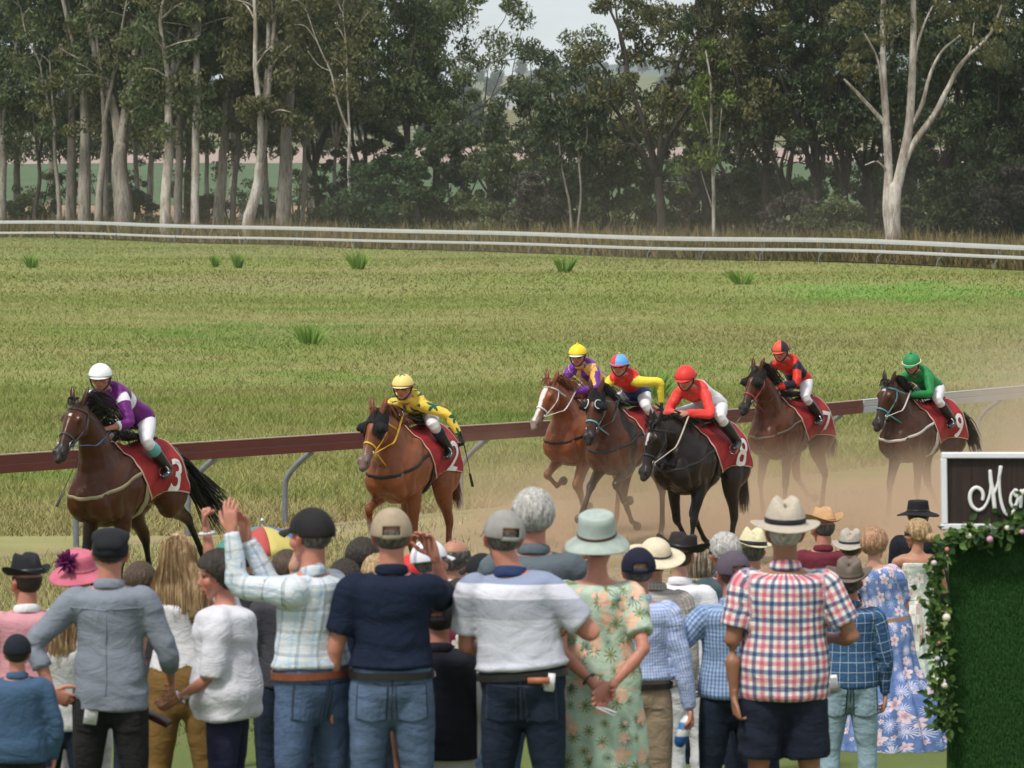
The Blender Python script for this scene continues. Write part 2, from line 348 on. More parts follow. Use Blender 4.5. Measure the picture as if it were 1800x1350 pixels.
# ================================================================ grass
def blades(name, n, xy, h, wd, lean, c0, c1, mat, label=None, kind='stuff', jit=.25, seed=1):
    g = np.random.RandomState(seed); x, y = xy; n = len(x)
    z = zg(x, y); hh = h * (1 + .5 * g.randn(n)).clip(.3, 2.2); a = g.rand(n) * 6.283; ww = wd * (.6 + .8 * g.rand(n))
    dx = np.cos(a) * ww; dy = np.sin(a) * ww; lx = g.randn(n) * lean * hh; ly = g.randn(n) * lean * hh
    V = np.empty((n, 3, 3)); V[:, 0] = np.stack([x - dx, y - dy, z - .01], 1); V[:, 1] = np.stack([x + dx, y + dy, z - .01], 1); V[:, 2] = np.stack([x + lx, y + ly, z + hh], 1)
    me = bpy.data.meshes.new(name); me.vertices.add(n * 3); me.loops.add(n * 3); me.polygons.add(n)
    me.vertices.foreach_set('co', V.ravel()); me.loops.foreach_set('vertex_index', np.arange(n * 3, dtype=np.int32)); me.polygons.foreach_set('loop_start', np.arange(0, n * 3, 3, dtype=np.int32))
    me.update()
    k = g.rand(n, 1) ** 1.2
    pt = (wob(np.stack([x * .22, y * .16, 0 * x], 1), 1., 41)[:, None] * .45 + wob(np.stack([x * .9, y * .5, 0 * x], 1), 1., 44)[:, None] * .2 + .05)
    k = np.clip(k + pt, 0, 1); C = np.array(c0) * (1 - k) + np.array(c1) * k; C = C * (1 + jit * (g.rand(n, 1) - .5))
    vattr(me, 'tint', np.repeat(C, 3, 0), 'FLOAT_COLOR'); o = link(name, me, mat, None, False); return tag(o, kind=kind)
def mat_tint(name, rough=.9, trans=.0, spec=.1):
    b = NB(name, rough, spec); a = b.attr('tint'); b.col(a.outputs['Color'])
    if trans:
        t = b.n('BsdfTranslucent'); b.l(a.outputs['Color'], t.inputs[0]); m = b.n('MixShader'); m.inputs[0].default_value = trans
        out = b.t.nodes['Material Output']; b.l(b.b.outputs[0], m.inputs[1]); b.l(t.outputs[0], m.inputs[2]); b.l(m.outputs[0], out.inputs[0])
    return b.m
M_GRASS = mat_tint('grass_blades', .8, .25, .15); M_LEAF = mat_tint('leaves', .6, .2, .25)
M_FIELD = mat_ground(True)
def scat(n, y0, y1, hw, seed, thin=0.):
    g = np.random.RandomState(seed); y = y0 + (y1 - y0) * g.rand(n); x = (g.rand(n) * 2 - 1) * hw * y
    if thin:
        m = wob(np.stack([x * .5, y * .22, 0 * x], 1), 1., seed) > (g.rand(n) * 1.6 - 1.1) * thin; x = x[m]; y = y[m]
    return x, y
def railside(x, y): return ((x - RAIL_A.x) * .829 - (y - RAIL_A.y) * .559)
G0, G1 = (.93, .97, .90), (1.14, 1.10, 1.10)
x, y = scat(380000, 41, 78, .23, 1, 0); d = railside(x, y); keep = (d < -.25) & (np.random.RandomState(3).rand(len(x)) < 1)
blades('grass', 0, (x[keep], y[keep]), .085, .009, .7, G0, G1, M_FIELD, jit=.14, seed=2)
x, y = scat(220000, 30, 56, .22, 4, .9); d = railside(x, y); g3 = np.random.RandomState(8).rand(len(x)); dens = np.where(x + .25 * d > -.5, .07, np.where(d < 1.2, .30, .75)); keep = (d > .1) & (g3 < dens)
blades('track_grass', 0, (x[keep], y[keep]), .07, .009, .5, (.24, .23, .09), (.44, .38, .20), M_GRASS, seed=5)
x, y = scat(240000, 78, 135, .23, 6, 0); blades('grass', 0, (x, y), .07, .014, .8, G0, G1, M_FIELD, jit=.14, seed=7)
x, y = scat(210000, 135, 262, .23, 9, 0); k = y < 1 / (.003817 + .001997 * (x / y + .15) / .3) - .5; x = x[k]; y = y[k]; blades('grass', 0, (x, y), .075, .030, .8, G0, G1, M_FIELD, jit=.14, seed=10)
x, y = scat(60000, 17, 29, .19, 12, 0); blades('spectator_grass', 0, (x, y), .05, .006, .5, (.06, .10, .02), (.17, .18, .06), M_GRASS, seed=13)
# white clover flowers speckled in the grass near the rail
x, y = scat(5000, 36, 70, .165, 14, .9); d = railside(x, y); k = (d > -8) & (d < 2) & (x < 2); blades('clover_flowers', 0, (x[k], y[k]), .045, .010, .3, (.5, .5, .38), (.75, .75, .62), M_GRASS, seed=15)
# long brown grass between far rail and trees
def scrub_floor():
    b = NB('scrub_floor', 1, .05); v = b.obj(); b.col(b.mix(b.ramp(b.noise(.6, v, 6, .7), [(.35, 0), (.65, 1)]), (.075, .07, .035), (.15, .125, .065))); nt_, no = 60, 24; V = []
    for i in range(nt_):
        for j in range(no): q_ = fa + fdir * (-.35 + 1.9 * i / (nt_ - 1)); y_ = q_.y + 1.2 + 46 * j / (no - 1); V.append((q_.x, y_, zgf(q_.x, y_) + .05))
    mb = MB(); mb.add(V, [(i * no + j, (i + 1) * no + j, (i + 1) * no + j + 1, i * no + j + 1) for i in range(nt_ - 1) for j in range(no - 1)]); tag(mb.build('scrub_ground', b.m), kind='structure')
scrub_floor()
g = np.random.RandomState(21); n = 90000; t = g.rand(n) * 1.3 - .12; q = fa.x + fdir.x * t; qy = fa.y + fdir.y * t + 2 + g.rand(n) ** 1.5 * 34
m = g.rand(n) < np.clip(.5 + q / 60, .35, 1); blades('long_grass', 0, (q[m], qy[m]), .95, .07, .3, (.14, .13, .05), (.30, .23, .11), M_GRASS, seed=22)
def tussock(px, py, hpx, wpx, label, col=((.13, .24, .04), (.28, .42, .10)), n=85):
    # base pixel -> ground point
    Y = 60
    for _ in range(30):
        q = P(px, py, Y); dz = q.z - zgf(q.x, q.y); Y *= 1 + dz / 6
        Y = min(max(Y, 40), 320)
    q = P(px, py, Y); s = FPX / Y; z = zgf(q.x, q.y); h = hpx / s; wd = wpx / s / 2
    g = np.random.RandomState(int(px)); mb = MB(); C = []
    for i in range(n):
        a = g.rand() * 6.28; r = wd * .45 * math.sqrt(g.rand()); b0 = np.array([math.cos(a) * r, math.sin(a) * r, 0]); lf = g.rand() * 1.1 + .1
        top = b0 + np.array([math.cos(a) * wd * lf, math.sin(a) * wd * lf, h * (.55 + .5 * g.rand())]); mid = (b0 + top) / 2 + np.array([0, 0, h * .12]); wv = np.array([-math.sin(a + 1), math.cos(a + 1), 0]) * .022 * (h / .9 + .3)
        mb.add([b0 - wv, b0 + wv, mid + wv, mid - wv, top], [(0, 1, 2, 3), (3, 2, 4)]); k = g.rand(); C += [np.array(col[0]) * (1 - k) + np.array(col[1]) * k] * 5
    me = mb.mesh('grass_tussock'); vattr(me, 'tint', np.array(C), 'FLOAT_COLOR'); o = link('grass_tussock', me, M_GRASS); o.location = (q.x, q.y, z); tag(o, label, 'grass clump', 'tall green grass clumps in the infield')
for a in ((55, 471, 26, 30, 'bright green grass clump in the infield, furthest left'), (378, 470, 24, 20, 'small grass clump left of its near twin in the upper left infield'), (419, 472, 30, 26, 'larger of the paired grass clumps in the upper left infield'), (630, 474, 38, 44, 'tall bright grass clump just under the far white rail, left of centre'),
          (992, 480, 36, 44, 'leaning grass clump under the far rail above the chestnut horse'), (1305, 500, 30, 54, 'low wide grass clump in the infield right of centre, below the thin sapling'), (1145, 700, 60, 90, 'loose green grass clump standing right behind the yellow sleeved jockey'), (545, 606, 40, 60, 'pale loose grass clump in the middle of the infield')): tussock(*a)

# ================================================================ trees
def mat_bark(name, c0, c1, c2):
    b = NB(name, .9, .1); v = b.obj((1, 1, .22)); n1 = b.noise(1.6, v, 5, .7); n2 = b.noise(7, v, 5, .7)
    c = b.mix(b.ramp(n1, [(.42, 0), (.56, 1)]), c0, c1); c = b.mix(b.ramp(n2, [(.5, 0), (.72, .85)]), c, c2); b.col(c); b.bump(n2, .7, .08); return b.m
BARK = {'white': mat_bark('pale_gum_bark', (.56, .52, .46), (.30, .25, .21), (.15, .10, .075)), 'grey': mat_bark('grey_gum_bark', (.36, .325, .28), (.23, .20, .17), (.07, .052, .042)), 'dark': mat_bark('dark_bark', (.075, .062, .052), (.05, .042, .036), (.025, .02, .017))}
FOL = {'gum': ((.05, .075, .03), (.14, .17, .065)), 'olive': ((.065, .075, .03), (.17, .165, .07)), 'dark': ((.026, .044, .02), (.08, .105, .042)), 'bright': ((.05, .09, .02), (.17, .21, .05)), 'wattle': ((.03, .06, .025), (.07, .12, .045)), 'twig': ((.06, .055, .045), (.10, .095, .075))}
def foliage_mesh(name, clumps, per, size, kind, seed, droop=.55):
    """clumps: (x,y,z,r). Leaf sprays are small pointed quads scattered through each clump's volume"""
    g = np.random.RandomState(seed); c = np.repeat(np.array(clumps, float), per, 0); n = len(c)
    d = g.randn(n, 3); d /= np.linalg.norm(d, axis=1)[:, None]; rad = c[:, 3] * g.rand(n) ** .42
    ctr = c[:, :3] + d * rad[:, None] * np.array([1, 1, .72])
    ax = g.randn(n, 3) * .8; ax[:, 2] -= droop * 1.6; ax /= np.linalg.norm(ax, axis=1)[:, None]
    s = np.cross(ax, g.randn(n, 3)); s /= np.linalg.norm(s, axis=1)[:, None]
    ln = size * (.5 + g.rand(n)); wd = ln * (.14 + .14 * g.rand(n))
    V = np.empty((n, 4, 3)); V[:, 0] = ctr - ax * ln[:, None] * .5; V[:, 1] = ctr + s * wd[:, None]; V[:, 2] = ctr + ax * ln[:, None] * .6; V[:, 3] = ctr - s * wd[:, None]
    me = bpy.data.meshes.new(name); me.vertices.add(n * 4); me.loops.add(n * 4); me.polygons.add(n)
    me.vertices.foreach_set('co', V.ravel()); me.loops.foreach_set('vertex_index', np.arange(n * 4, dtype=np.int32)); me.polygons.foreach_set('loop_start', np.arange(0, n * 4, 4, dtype=np.int32)); me.update()
    c0, c1 = FOL[kind]; k = g.rand(n, 1) ** 1.5 * .8 + np.repeat(g.rand(len(clumps), 1), per, 0) * .35; k = np.clip(k, 0, 1)
    C = np.array(c0) * (1 - k) + np.array(c1) * k
    yel = g.rand(n, 1) < .03; C = np.where(yel, C * np.array([2.0, 1.5, .9]), C)
    vattr(me, 'tint', np.repeat(C, 4, 0), 'FLOAT_COLOR'); return me
def tree(name, base, limbs, bark, fol, clumps, per, size, label, cat='tree', group='trees beyond the far rail', seed=0, droop=.55):
    """limbs: list of (points, radii), local to base; clumps: local"""
    root = empty(name, base, 0, label, cat, group)
    mb = MB()
    for pts, rr in limbs:
        pts = np.array(pts, float); g = np.random.RandomState(seed + len(pts)); mb.tube(pts, np.linspace(rr[0], rr[1], len(pts)) if len(rr) == 2 else rr, n=9, dens=4)
    me = mb.mesh('trunk'); V = getco(me); V = V + wob(V, 1.2, seed)[:, None] * np.array([.05, .05, 0]); setco(me, V); link('trunk', me, BARK[bark], root)
    if clumps: link('crown', foliage_mesh('crown', clumps, per, size, fol, seed, droop), M_LEAF, root, False)
    return root
def auto_gum(px, Y, wpx, bark, fol, label, lean=0., fork=None, H=None, low=.42, seed=0, ncl=46, spread=3.4, per=85, size=.42, name='gum_tree', nl=6, nforks=None):
    """trunk at image column px and depth Y; lean = metres the top leans in x"""
    Y = ry(px, Y); q = P(px, 400, Y); b = (q.x, q.y, zgf(q.x, q.y)); s = FPX / Y; r = wpx / s / 2; g = random.Random(seed); H = H or g.uniform(19, 23)
    fz = fork if fork is not None else g.uniform(.35, .55) * H
    tr = [(0, 0, -.3), (lean * .08 + g.uniform(-.1, .1), 0, fz * .33), (lean * fz / H * .7 + g.uniform(-.15, .15), g.uniform(-.2, .2), fz * .7), (lean * fz / H, 0, fz)]
    limbs = [(tr, (r * 1.15, r * .75))]; cl = []; top = Vector(tr[-1])
    for k in range(nforks or g.choice((2, 3))):
        a = g.uniform(0, 6.28); pts = [tuple(top + Vector((0, 0, -.4)))]; cur = top.copy(); nseg = 5; dz = (H - fz) / nseg; dx = g.uniform(.1, .32) * (1 if k else .4)
        for i in range(nseg):
            cur = cur + Vector((math.cos(a) * dx * dz + lean * dz / H, math.sin(a) * dx * dz, dz)) + Vector((g.uniform(-.35, .35), g.uniform(-.35, .35), 0)); pts.append(tuple(cur))
        limbs.append((pts, (r * .62, r * .12)))
        for _ in range(nl):
            i = g.randint(1, nseg); p = Vector(pts[i]); a2 = g.uniform(0, 6.28); L_ = g.uniform(1.2, spread); e1 = p + Vector((math.cos(a2) * L_ * .5, math.sin(a2) * L_ * .5, g.uniform(.3, 1.2))); e2 = e1 + Vector((math.cos(a2) * L_ * .5, math.sin(a2) * L_ * .5, g.uniform(-.3, 1.0)))
            limbs.append(([tuple(p), tuple(e1), tuple(e2)], (r * .2, .03))); 
            for e in (e1, e2): 
                if e.z > low * H: cl.append((e.x, e.y + 1.4, e.z - .3, g.uniform(.8, 1.6)))
    while len(cl) < ncl:
        z = g.uniform(low, 1.0) * H; rr = spread * (1 - .3 * abs(z / H - .75)) ; a = g.uniform(0, 6.28); d = rr * math.sqrt(g.random()) * 1.15; xx = lean * z / H
        cl.append((xx + math.cos(a) * d, math.sin(a) * d + (1.7 if g.random() < .85 else 0), z, g.uniform(.7, 1.7)))
    return tree(name, b, limbs, bark, fol, cl, per, size, label, seed=seed)
TREES = [  # px, depth, width px, bark, foliage, lean, fork z, label
    (4, 250, 15, 'grey', 'gum', 0, 8, 'grey gum tree at the far left edge of the photo'),
    (62, 262, 8, 'dark', 'gum', 1.0, 6, 'slim dark gum leaning slightly right, second from the left edge'),
    (104, 255, 8, 'grey', 'gum', -.6, 9, 'thin pale gum between the dark slim gum and the broad twin gums at left'),
    (124, 258, 17, 'grey', 'gum', .2, 10, 'left one of the broad grey gums standing close together at left'),
    (147, 250, 22, 'grey', 'olive', .3, 11, 'thick grey gum with peeling bark, right one of the close pair at left'),
    (172, 256, 13, 'grey', 'gum', 1.4, 9, 'slender gum leaning right beside the thick peeling gum'),
    (216, 256, 32, 'grey', 'olive', -.4, 7, 'widest grey gum trunk at left, left of the bright white gum'),
    (290, 243, 18, 'white', 'gum', .5, 9.6, 'bright white gum forking high, tallest pale trunk at left'),
    (312, 254, 15, 'grey', 'gum', .2, 10, 'grey gum standing just right of the bright white gum'),
    (343, 246, 14, 'white', 'olive', .3, 14, 'straight slim pale gum with one long clean trunk'),
    (383, 250, 19, 'grey', 'olive', 1.2, 6.5, 'grey gum leaning right, left of the leaning pale gum'),
    (432, 243, 21, 'white', 'olive', 4.2, 5.5, 'pale gum leaning strongly right with split trunk'),
    (497, 250, 26, 'grey', 'gum', .8, 8, 'broad dark grey gum standing right of the leaning pale gum'),
    (530, 258, 8, 'grey', 'gum', .6, 7, 'thin grey gum beside the broad dark grey gum'),
    (618, 240, 7, 'white', 'olive', -.3, 8, 'very thin pale sapling left of the dense green bushes'),
    (590, 262, 7, 'white', 'gum', .2, 7, 'thin pale gum trunk left of the very thin sapling'),
    (186, 268, 8, 'white', 'gum', .3, 12, 'slim pale gum between the leaning slender gum and the widest grey gum'),
    (244, 262, 9, 'grey', 'gum', -.5, 11, 'slim grey gum just right of the widest grey trunk'),
    (264, 266, 7, 'white', 'olive', .6, 12, 'very slim pale gum left of the bright white gum'),
    (366, 264, 8, 'white', 'gum', -.5, 11, 'slim pale gum between the straight slim gum and the grey leaning gum'),
    (410, 262, 10, 'grey', 'gum', .8, 10, 'slim grey gum directly left of the leaning pale gum'),
    (468, 266, 9, 'white', 'olive', -.7, 11, 'slim pale gum between the leaning pale gum and the broad dark gum'),
    (770, 262, 13, 'dark', 'gum', -.6, 12, 'dark straight gum rising behind the dense bushes'),
    (738, 258, 12, 'dark', 'gum', -2.4, 6.5, 'dark forked gum rising behind the dense bushes, leaning left'),
]
for i, (px, Y, wp, bk, fo, ln, fk, lb) in enumerate(TREES):
    thin = wp < 10; up = px > 600
    auto_gum(px, Y, wp, bk, fo, lb, ln, fk, seed=100 + i, ncl=34 if thin else 66, spread=2.0 if thin else (2.6 if up else 3.3), low=.52 if up else .35, per=200, size=.34, H=None if not up else 18)
def px2l(base, px, py, Y): p = P(px, py, Y); return (p.x - base[0], p.y - base[1], p.z - base[2])
# the big white gum at right
def big_gum():
    Y = 186; q = P(1568, 460, Y); b = (q.x, q.y, zgf(q.x, q.y)); f = lambda a, c, dy=0: px2l(b, a, c, Y + dy)
    L_ = [([f(1568, 470), f(1569, 420), f(1571, 370), f(1573, 330)], (.46, .36)), ([f(1566, 420, .2), f(1560, 360, .3), f(1562, 300, .4), f(1558, 220, .5), f(1553, 130, .5), f(1552, 0, .6), f(1552, -80, .6)], (.3, .12)),
          ([f(1573, 340), f(1586, 285), f(1598, 220), f(1603, 130), f(1606, 40), f(1604, -60)], (.3, .14)), ([f(1584, 300), f(1604, 255), f(1640, 205), f(1668, 150), f(1690, 110), f(1740, 60), f(1760, 10)], (.21, .06)),
          ([f(1562, 225, .5), f(1540, 200, .4), f(1508, 165, .2), f(1484, 140)], (.15, .06)), ([f(1596, 230), f(1618, 190), f(1635, 130), f(1655, 90), f(1690, 60)], (.14, .05)),
          ([f(1556, 200, .5), f(1544, 110, .2), f(1520, 60)], (.10, .04)), ([f(1680, 130), f(1704, 90), f(1712, 40)], (.07, .03)), ([f(1560, 300, .3), f(1540, 284), f(1520, 290)], (.07, .03)), ([f(1603, 130), f(1618, 60), f(1640, 10)], (.1, .04))]
    g = random.Random(3); cl = []
    for _ in range(105):
        a = g.uniform(1470, 1790); c = g.uniform(-190, 75 + 35 * math.sin(a / 30)); cl.append(f(a, c, g.uniform(-3, 4)) + (g.uniform(.4, .85),))
    for _ in range(10): cl.append(f(g.uniform(1470, 1530), g.uniform(60, 150), g.uniform(-2, 2)) + (g.uniform(.3, .6),))
    tree('gum_tree', b, L_, 'white', 'olive', cl, 90, .30, 'large white barked gum with wide spreading limbs at right', seed=9)
big_gum()
def sapling():
    Y = 208; q = P(1255, 440, Y); b = (q.x, q.y, zgf(q.x, q.y)); f = lambda a, c, dy=0: px2l(b, a, c, Y + dy)
    L_ = [([f(1255, 450), f(1254, 380), f(1253, 300), f(1250, 240), f(1249, 150), f(1240, 90)], (.13, .05)), ([f(1254, 320), f(1262, 260), f(1268, 190)], (.06, .02)), ([f(1253, 370), f(1240, 330), f(1232, 300)], (.04, .02)), ([f(1251, 260), f(1236, 200), f(1225, 160)], (.04, .02))]
    g = random.Random(4); cl = [f(g.gauss(1236, 20), g.choice((g.gauss(280, 18), g.gauss(190, 24), g.gauss(110, 30))), g.uniform(-1, 1)) + (g.uniform(.3, .65),) for _ in range(34)]
    tree('young_tree', b, L_, 'white', 'bright', cl, 60, .30, 'slim young tree with yellow green leaves right of centre', seed=12)
sapling()
for i, (px0, px1, lb) in enumerate(((1006, 985, 'thin bent pale stem leaning left, left one of a pair in mid scrub'), (1014, 1018, 'thin upright pale stem, right one of a pair in mid scrub'))):
    Y = 219; q = P(px0, 420, Y); b = (q.x, q.y, zgf(q.x, q.y)); f = lambda a, c, dy=0: px2l(b, a, c, Y + dy)
    g = random.Random(i); L_ = [([f(px0, 420), f((px0 + px1) / 2 + 4, 350), f(px1, 280), f(px1 - 4, 220)], (.10, .03)), ([f(px1, 290), f(px1 + 14, 240), f(px1 + 10, 200)], (.04, .02))]
    tree('young_tree', b, L_, 'grey', 'dark', [f(px1 + g.gauss(0, 26), g.gauss(225, 32), g.uniform(-1, 1)) + (g.uniform(.4, .9),) for _ in range(26)], 60, .33, lb, seed=30 + i)
# dark branching trees, centre right
def dark_tree(px, base_y, Y, wpx, H, spread, label, seed, fol='dark', ncl=70, low=.3, per=170, bark='dark', size=.30, nmain=5, twist=.8):
    q = P(px, base_y, Y); b = (q.x, q.y, zgf(q.x, q.y)); s = FPX / Y; r = wpx / s / 2; g = random.Random(seed)
    fz = H * g.uniform(.2, .3); limbs = [([(0, 0, -.3), (g.uniform(-.3, .3), 0, fz * .5), (g.uniform(-.3, .3), 0, fz)], (r * 1.1, r * .8))]; cl = []
    for k in range(nmain):
        a = g.uniform(0, 6.28); cur = Vector(limbs[0][0][-1]); pts = [tuple(cur)]
        up = g.uniform(.6, 1.4)
        for i in range(5):
            cur = cur + Vector((math.cos(a) * spread / 5, math.sin(a) * spread / 5, (H - fz) / 5 * (1 if k < 2 else up * .8))) + Vector([g.uniform(-twist, twist) for _ in range(3)]) * .8; pts.append(tuple(cur))
        limbs.append((pts, (r * .55, r * .12)))
        for _ in range(5):
            p = Vector(pts[g.randint(1, 5)]); pp = [tuple(p)]; a2 = g.uniform(0, 6.28)
            for j in range(3): p = p + Vector((math.cos(a2) * .8 + g.uniform(-.5, .5), math.sin(a2) * .8, g.uniform(-.2, .9))); pp.append(tuple(p))
            limbs.append((pp, (r * .2, .03))); cl.append((p.x, p.y, p.z, g.uniform(.6, 1.2)))
        cl.append(pts[-1] + (1.1,))
    while len(cl) < ncl:
        z = g.uniform(low, 1.02) * H; a = g.uniform(0, 6.28); d = spread * (1.15 - .5 * abs(z / H - .6)) * math.sqrt(g.random()); cl.append((math.cos(a) * d, math.sin(a) * d, z, g.uniform(.5, 1.15)))
    return tree('dark_tree', b, limbs, bark, fol, cl, per, size, label, seed=seed)
DT = [(1165, 420, 215, 18, 17.5, 4.5, 'dark twisted tree with open crown right of the sky gap', 'olive', 75, .5), (1060, 420, 222, 13, 11.5, 2.6, 'low dark twiggy tree left of the tall twisted one', 'dark', 44, .4),
      (1345, 430, 214, 14, 18, 4.2, 'dark tree with brownish crown right of the slim young tree', 'olive', 78, .45), (1388, 425, 212, 13, 17, 3.4, 'dark upright tree, left one of three close trunks right of centre', 'dark', 52, .45),
      (1432, 430, 210, 18, 18, 3.6, 'dark thick tree, middle one of three close trunks right of centre', 'olive', 60, .45), (1482, 432, 208, 15, 17, 3.2, 'dark tree, right one of three close trunks beside the white gum', 'dark', 60, .4),
      (1530, 440, 216, 14, 18, 3.5, 'dark leafy tree directly behind the large white gum', 'dark', 80, .3), (1650, 440, 206, 17, 18, 4, 'dark leafy tree just right of the large white gum', 'dark', 105, .12),
      (1715, 445, 202, 17, 18, 4, 'dense dark tree second from the right edge', 'dark', 120, .08), (1790, 445, 199, 18, 18, 4.4, 'dense dark tree at the right edge', 'dark', 125, .05), (1850, 445, 196, 18, 18, 4.4, 'dense dark tree past the right edge', 'dark', 90, .05),
      (1600, 430, 224, 15, 17, 4, 'dark leafy tree far behind the large white gum', 'dark', 85, .15), (1240, 430, 226, 15, 17, 4, 'dark tree behind the slim young tree', 'olive', 70, .4), (1290, 430, 236, 14, 12, 3.6, 'low bushy dark tree behind the slim young tree', 'dark', 60, .1),
      (650, 400, 268, 13, 18, 3.4, 'dark leafy tree left of the sky gap', 'gum', 60, .5), (560, 400, 270, 13, 20, 3.8, 'tall leafy tree behind the thin grey gums', 'gum', 70, .42), (870, 400, 255, 8, 15.5, 3.2, 'thin open tree with lacy crown in front of the sky gap', 'gum', 22, .62),
      (965, 400, 250, 9, 13, 2.8, 'small lacy tree between the sky gap and the twisted tree', 'dark', 26, .45), (1010, 400, 268, 9, 14, 3.2, 'open dark tree left of the twisted one', 'gum', 40, .5)]
for i, (px, by, Y, wp, H, sp, lb, fo, nc, lo) in enumerate(DT): dark_tree(px, by, Y, wp, H, sp, lb, 300 + i, fo, nc, lo)
# background gums behind the left rows
BT = [(30, 285, 'leafy gum in the back row at the left edge'), (90, 300, 'leafy gum in the back row behind the slim dark gum'), (190, 292, 'leafy gum in the back row behind the widest trunk'), (262, 296, 'leafy gum in the back row left of the white gum'), (330, 304, 'leafy gum in the back row behind the slim straight gum'), (405, 290, 'leafy gum in the back row left of the leaning pale gum'), (470, 300, 'leafy gum in the back row behind the leaning pale gum'), (545, 306, 'leafy gum in the back row right of the broad dark trunk')]
for i, (px, Y, lb) in enumerate(BT): auto_gum(px, Y, 13, 'grey' if i % 2 else 'dark', 'gum' if i % 3 else 'dark', lb, rnd.uniform(-1, 1), 7, seed=400 + i, ncl=70, spread=3.8, low=.28, per=190, size=.40, H=23)
# bushes
def bush(px, base_y, Y, w_, h_, label, seed, fol='wattle', ncl=40, per=170, size=.25, name='bush'):
    Y = ry(px, Y, 6); q = P(px, base_y, Y); b = (q.x, q.y, zgf(q.x, q.y)); g = random.Random(seed); cl = []; limbs = []
    for _ in range(ncl):
        a = g.uniform(0, 6.28); u = math.sqrt(g.random()); z = g.uniform(.08, 1) ; rr = w_ / 2 * math.sqrt(max(.05, 1 - (z - .3) ** 2 / .52)); cl.append((math.cos(a) * rr * u, math.sin(a) * rr * u * .8, z * h_, g.uniform(.35, .8) * min(1, h_ / 3)))
    for _ in range(6): e = g.choice(cl); limbs.append(([(g.uniform(-.3, .3), 0, -.1), (e[0] * .5, e[1] * .5, e[2] * .6), e[:3]], (.09, .02)))
    root = empty(name, b, 0, label, 'bush', 'bushes and scrub beyond the far rail'); mb = MB()
    for p_, r_ in limbs: mb.tube(p_, np.linspace(r_[0], r_[1], 3), n=6, dens=3)
    mb.build('stems', BARK['dark'], root); link('foliage', foliage_mesh('foliage', cl, per, size, fol, seed, .2), M_LEAF, root, False)
for i, a in enumerate(((640, 392, 238, 5.5, 5.4, 'low left lobe of the dense dark green bushes'), (720, 400, 236, 6.5, 7.6, 'large dense dark green bush left of centre'), (800, 402, 234, 7, 8.0, 'tallest dense green bush under the sky gap'), (880, 405, 232, 6, 7, 'dense green bush at the right end of the bush clump'),
                       (690, 395, 245, 8, 6, 'dark bush filling the back of the bush clump'), (935, 412, 222, 4.5, 4.6, 'grey green scrubby bush right of the bush clump'), (1080, 415, 222, 6, 5, 'dark green bush under the twiggy tree'), (1150, 420, 226, 6, 5.2, 'dark green bush at the foot of the twisted tree'),
                       (1330, 428, 222, 6, 5.4, 'deep green glossy bush right of the slim young tree'), (1400, 432, 206, 5, 3.4, 'low grey bush in front of the three close trunks'), (1470, 436, 203, 5, 3.2, 'low scrubby bush left of the white gum'), (1640, 445, 200, 6, 4.4, 'brown green bush right of the white gum foot'),
                       (1720, 450, 196, 7, 5.2, 'wide scrubby bush near the right edge'), (1800, 450, 194, 7, 5.2, 'scrubby bush at the right edge'), (40, 392, 272, 4, 3, 'small dark bush between gum trunks at the left edge'), (235, 398, 262, 3.4, 3.6, 'small leafy bush behind the widest grey trunk'),
                       (360, 398, 262, 4, 3, 'small bush between the slim gum and the leaning gum'), (1230, 425, 232, 6, 5, 'dark bush behind the slim young tree'), (585, 400, 262, 3, 2.6, 'small bush left of the dense bush clump'), (1560, 440, 222, 8, 6, 'dark thicket behind the white gum'), (470, 398, 275, 4, 2.4, 'low bush behind the leaning pale gum'))):
    bush(*a, 500 + i, fol=('wattle', 'wattle', 'dark', 'gum')[i % 4] if i < 5 else ('dark', 'twig', 'gum', 'dark')[i % 4], ncl=46 if i < 5 else 30, name='bush')
THK = [(608, 262, 6, 6.5, 'thicket bush at the left foot of the sky gap trees'), (665, 268, 7, 9, 'tall thicket bush behind the dense bush clump, left one'), (760, 270, 8, 9.5, 'tall thicket bush behind the dense bush clump, middle one'), (850, 268, 8, 8.5, 'tall thicket bush behind the dense bush clump, right one'), (925, 262, 7, 8, 'tall thicket bush under the sky gap'), (985, 258, 7, 8.5, 'thicket bush behind the pair of pale stems'), (1045, 252, 7, 7.5, 'thicket bush behind the low twiggy tree'),
       (1110, 248, 8, 8.5, 'thicket bush left of the twisted tree trunk'), (1185, 250, 8, 7.5, 'thicket bush right of the twisted tree trunk'), (1265, 246, 7, 8, 'thicket bush directly behind the slim young tree'), (1320, 242, 6, 5.5, 'thicket bush left of the paddock gap'), (1395, 244, 6, 4.2, 'low thicket bush in the paddock gap'), (1462, 240, 6, 5.2, 'thicket bush right of the paddock gap'), (1515, 234, 7, 9, 'tall thicket bush left behind the white gum'), (1590, 232, 8, 10, 'tall thicket bush right behind the white gum'),
       (1665, 226, 8, 10, 'tall dark thicket third from the right edge'), (1740, 222, 8, 10.5, 'tall dark thicket second from the right edge'), (1812, 218, 8, 10.5, 'tall dark thicket at the right edge')]
for i, (px, Y, w_, h_, lb) in enumerate(THK): bush(px, 420, Y, w_, h_, lb, 700 + i, fol='dark' if i % 3 else 'wattle', ncl=52, per=190, size=.27, name='thicket')
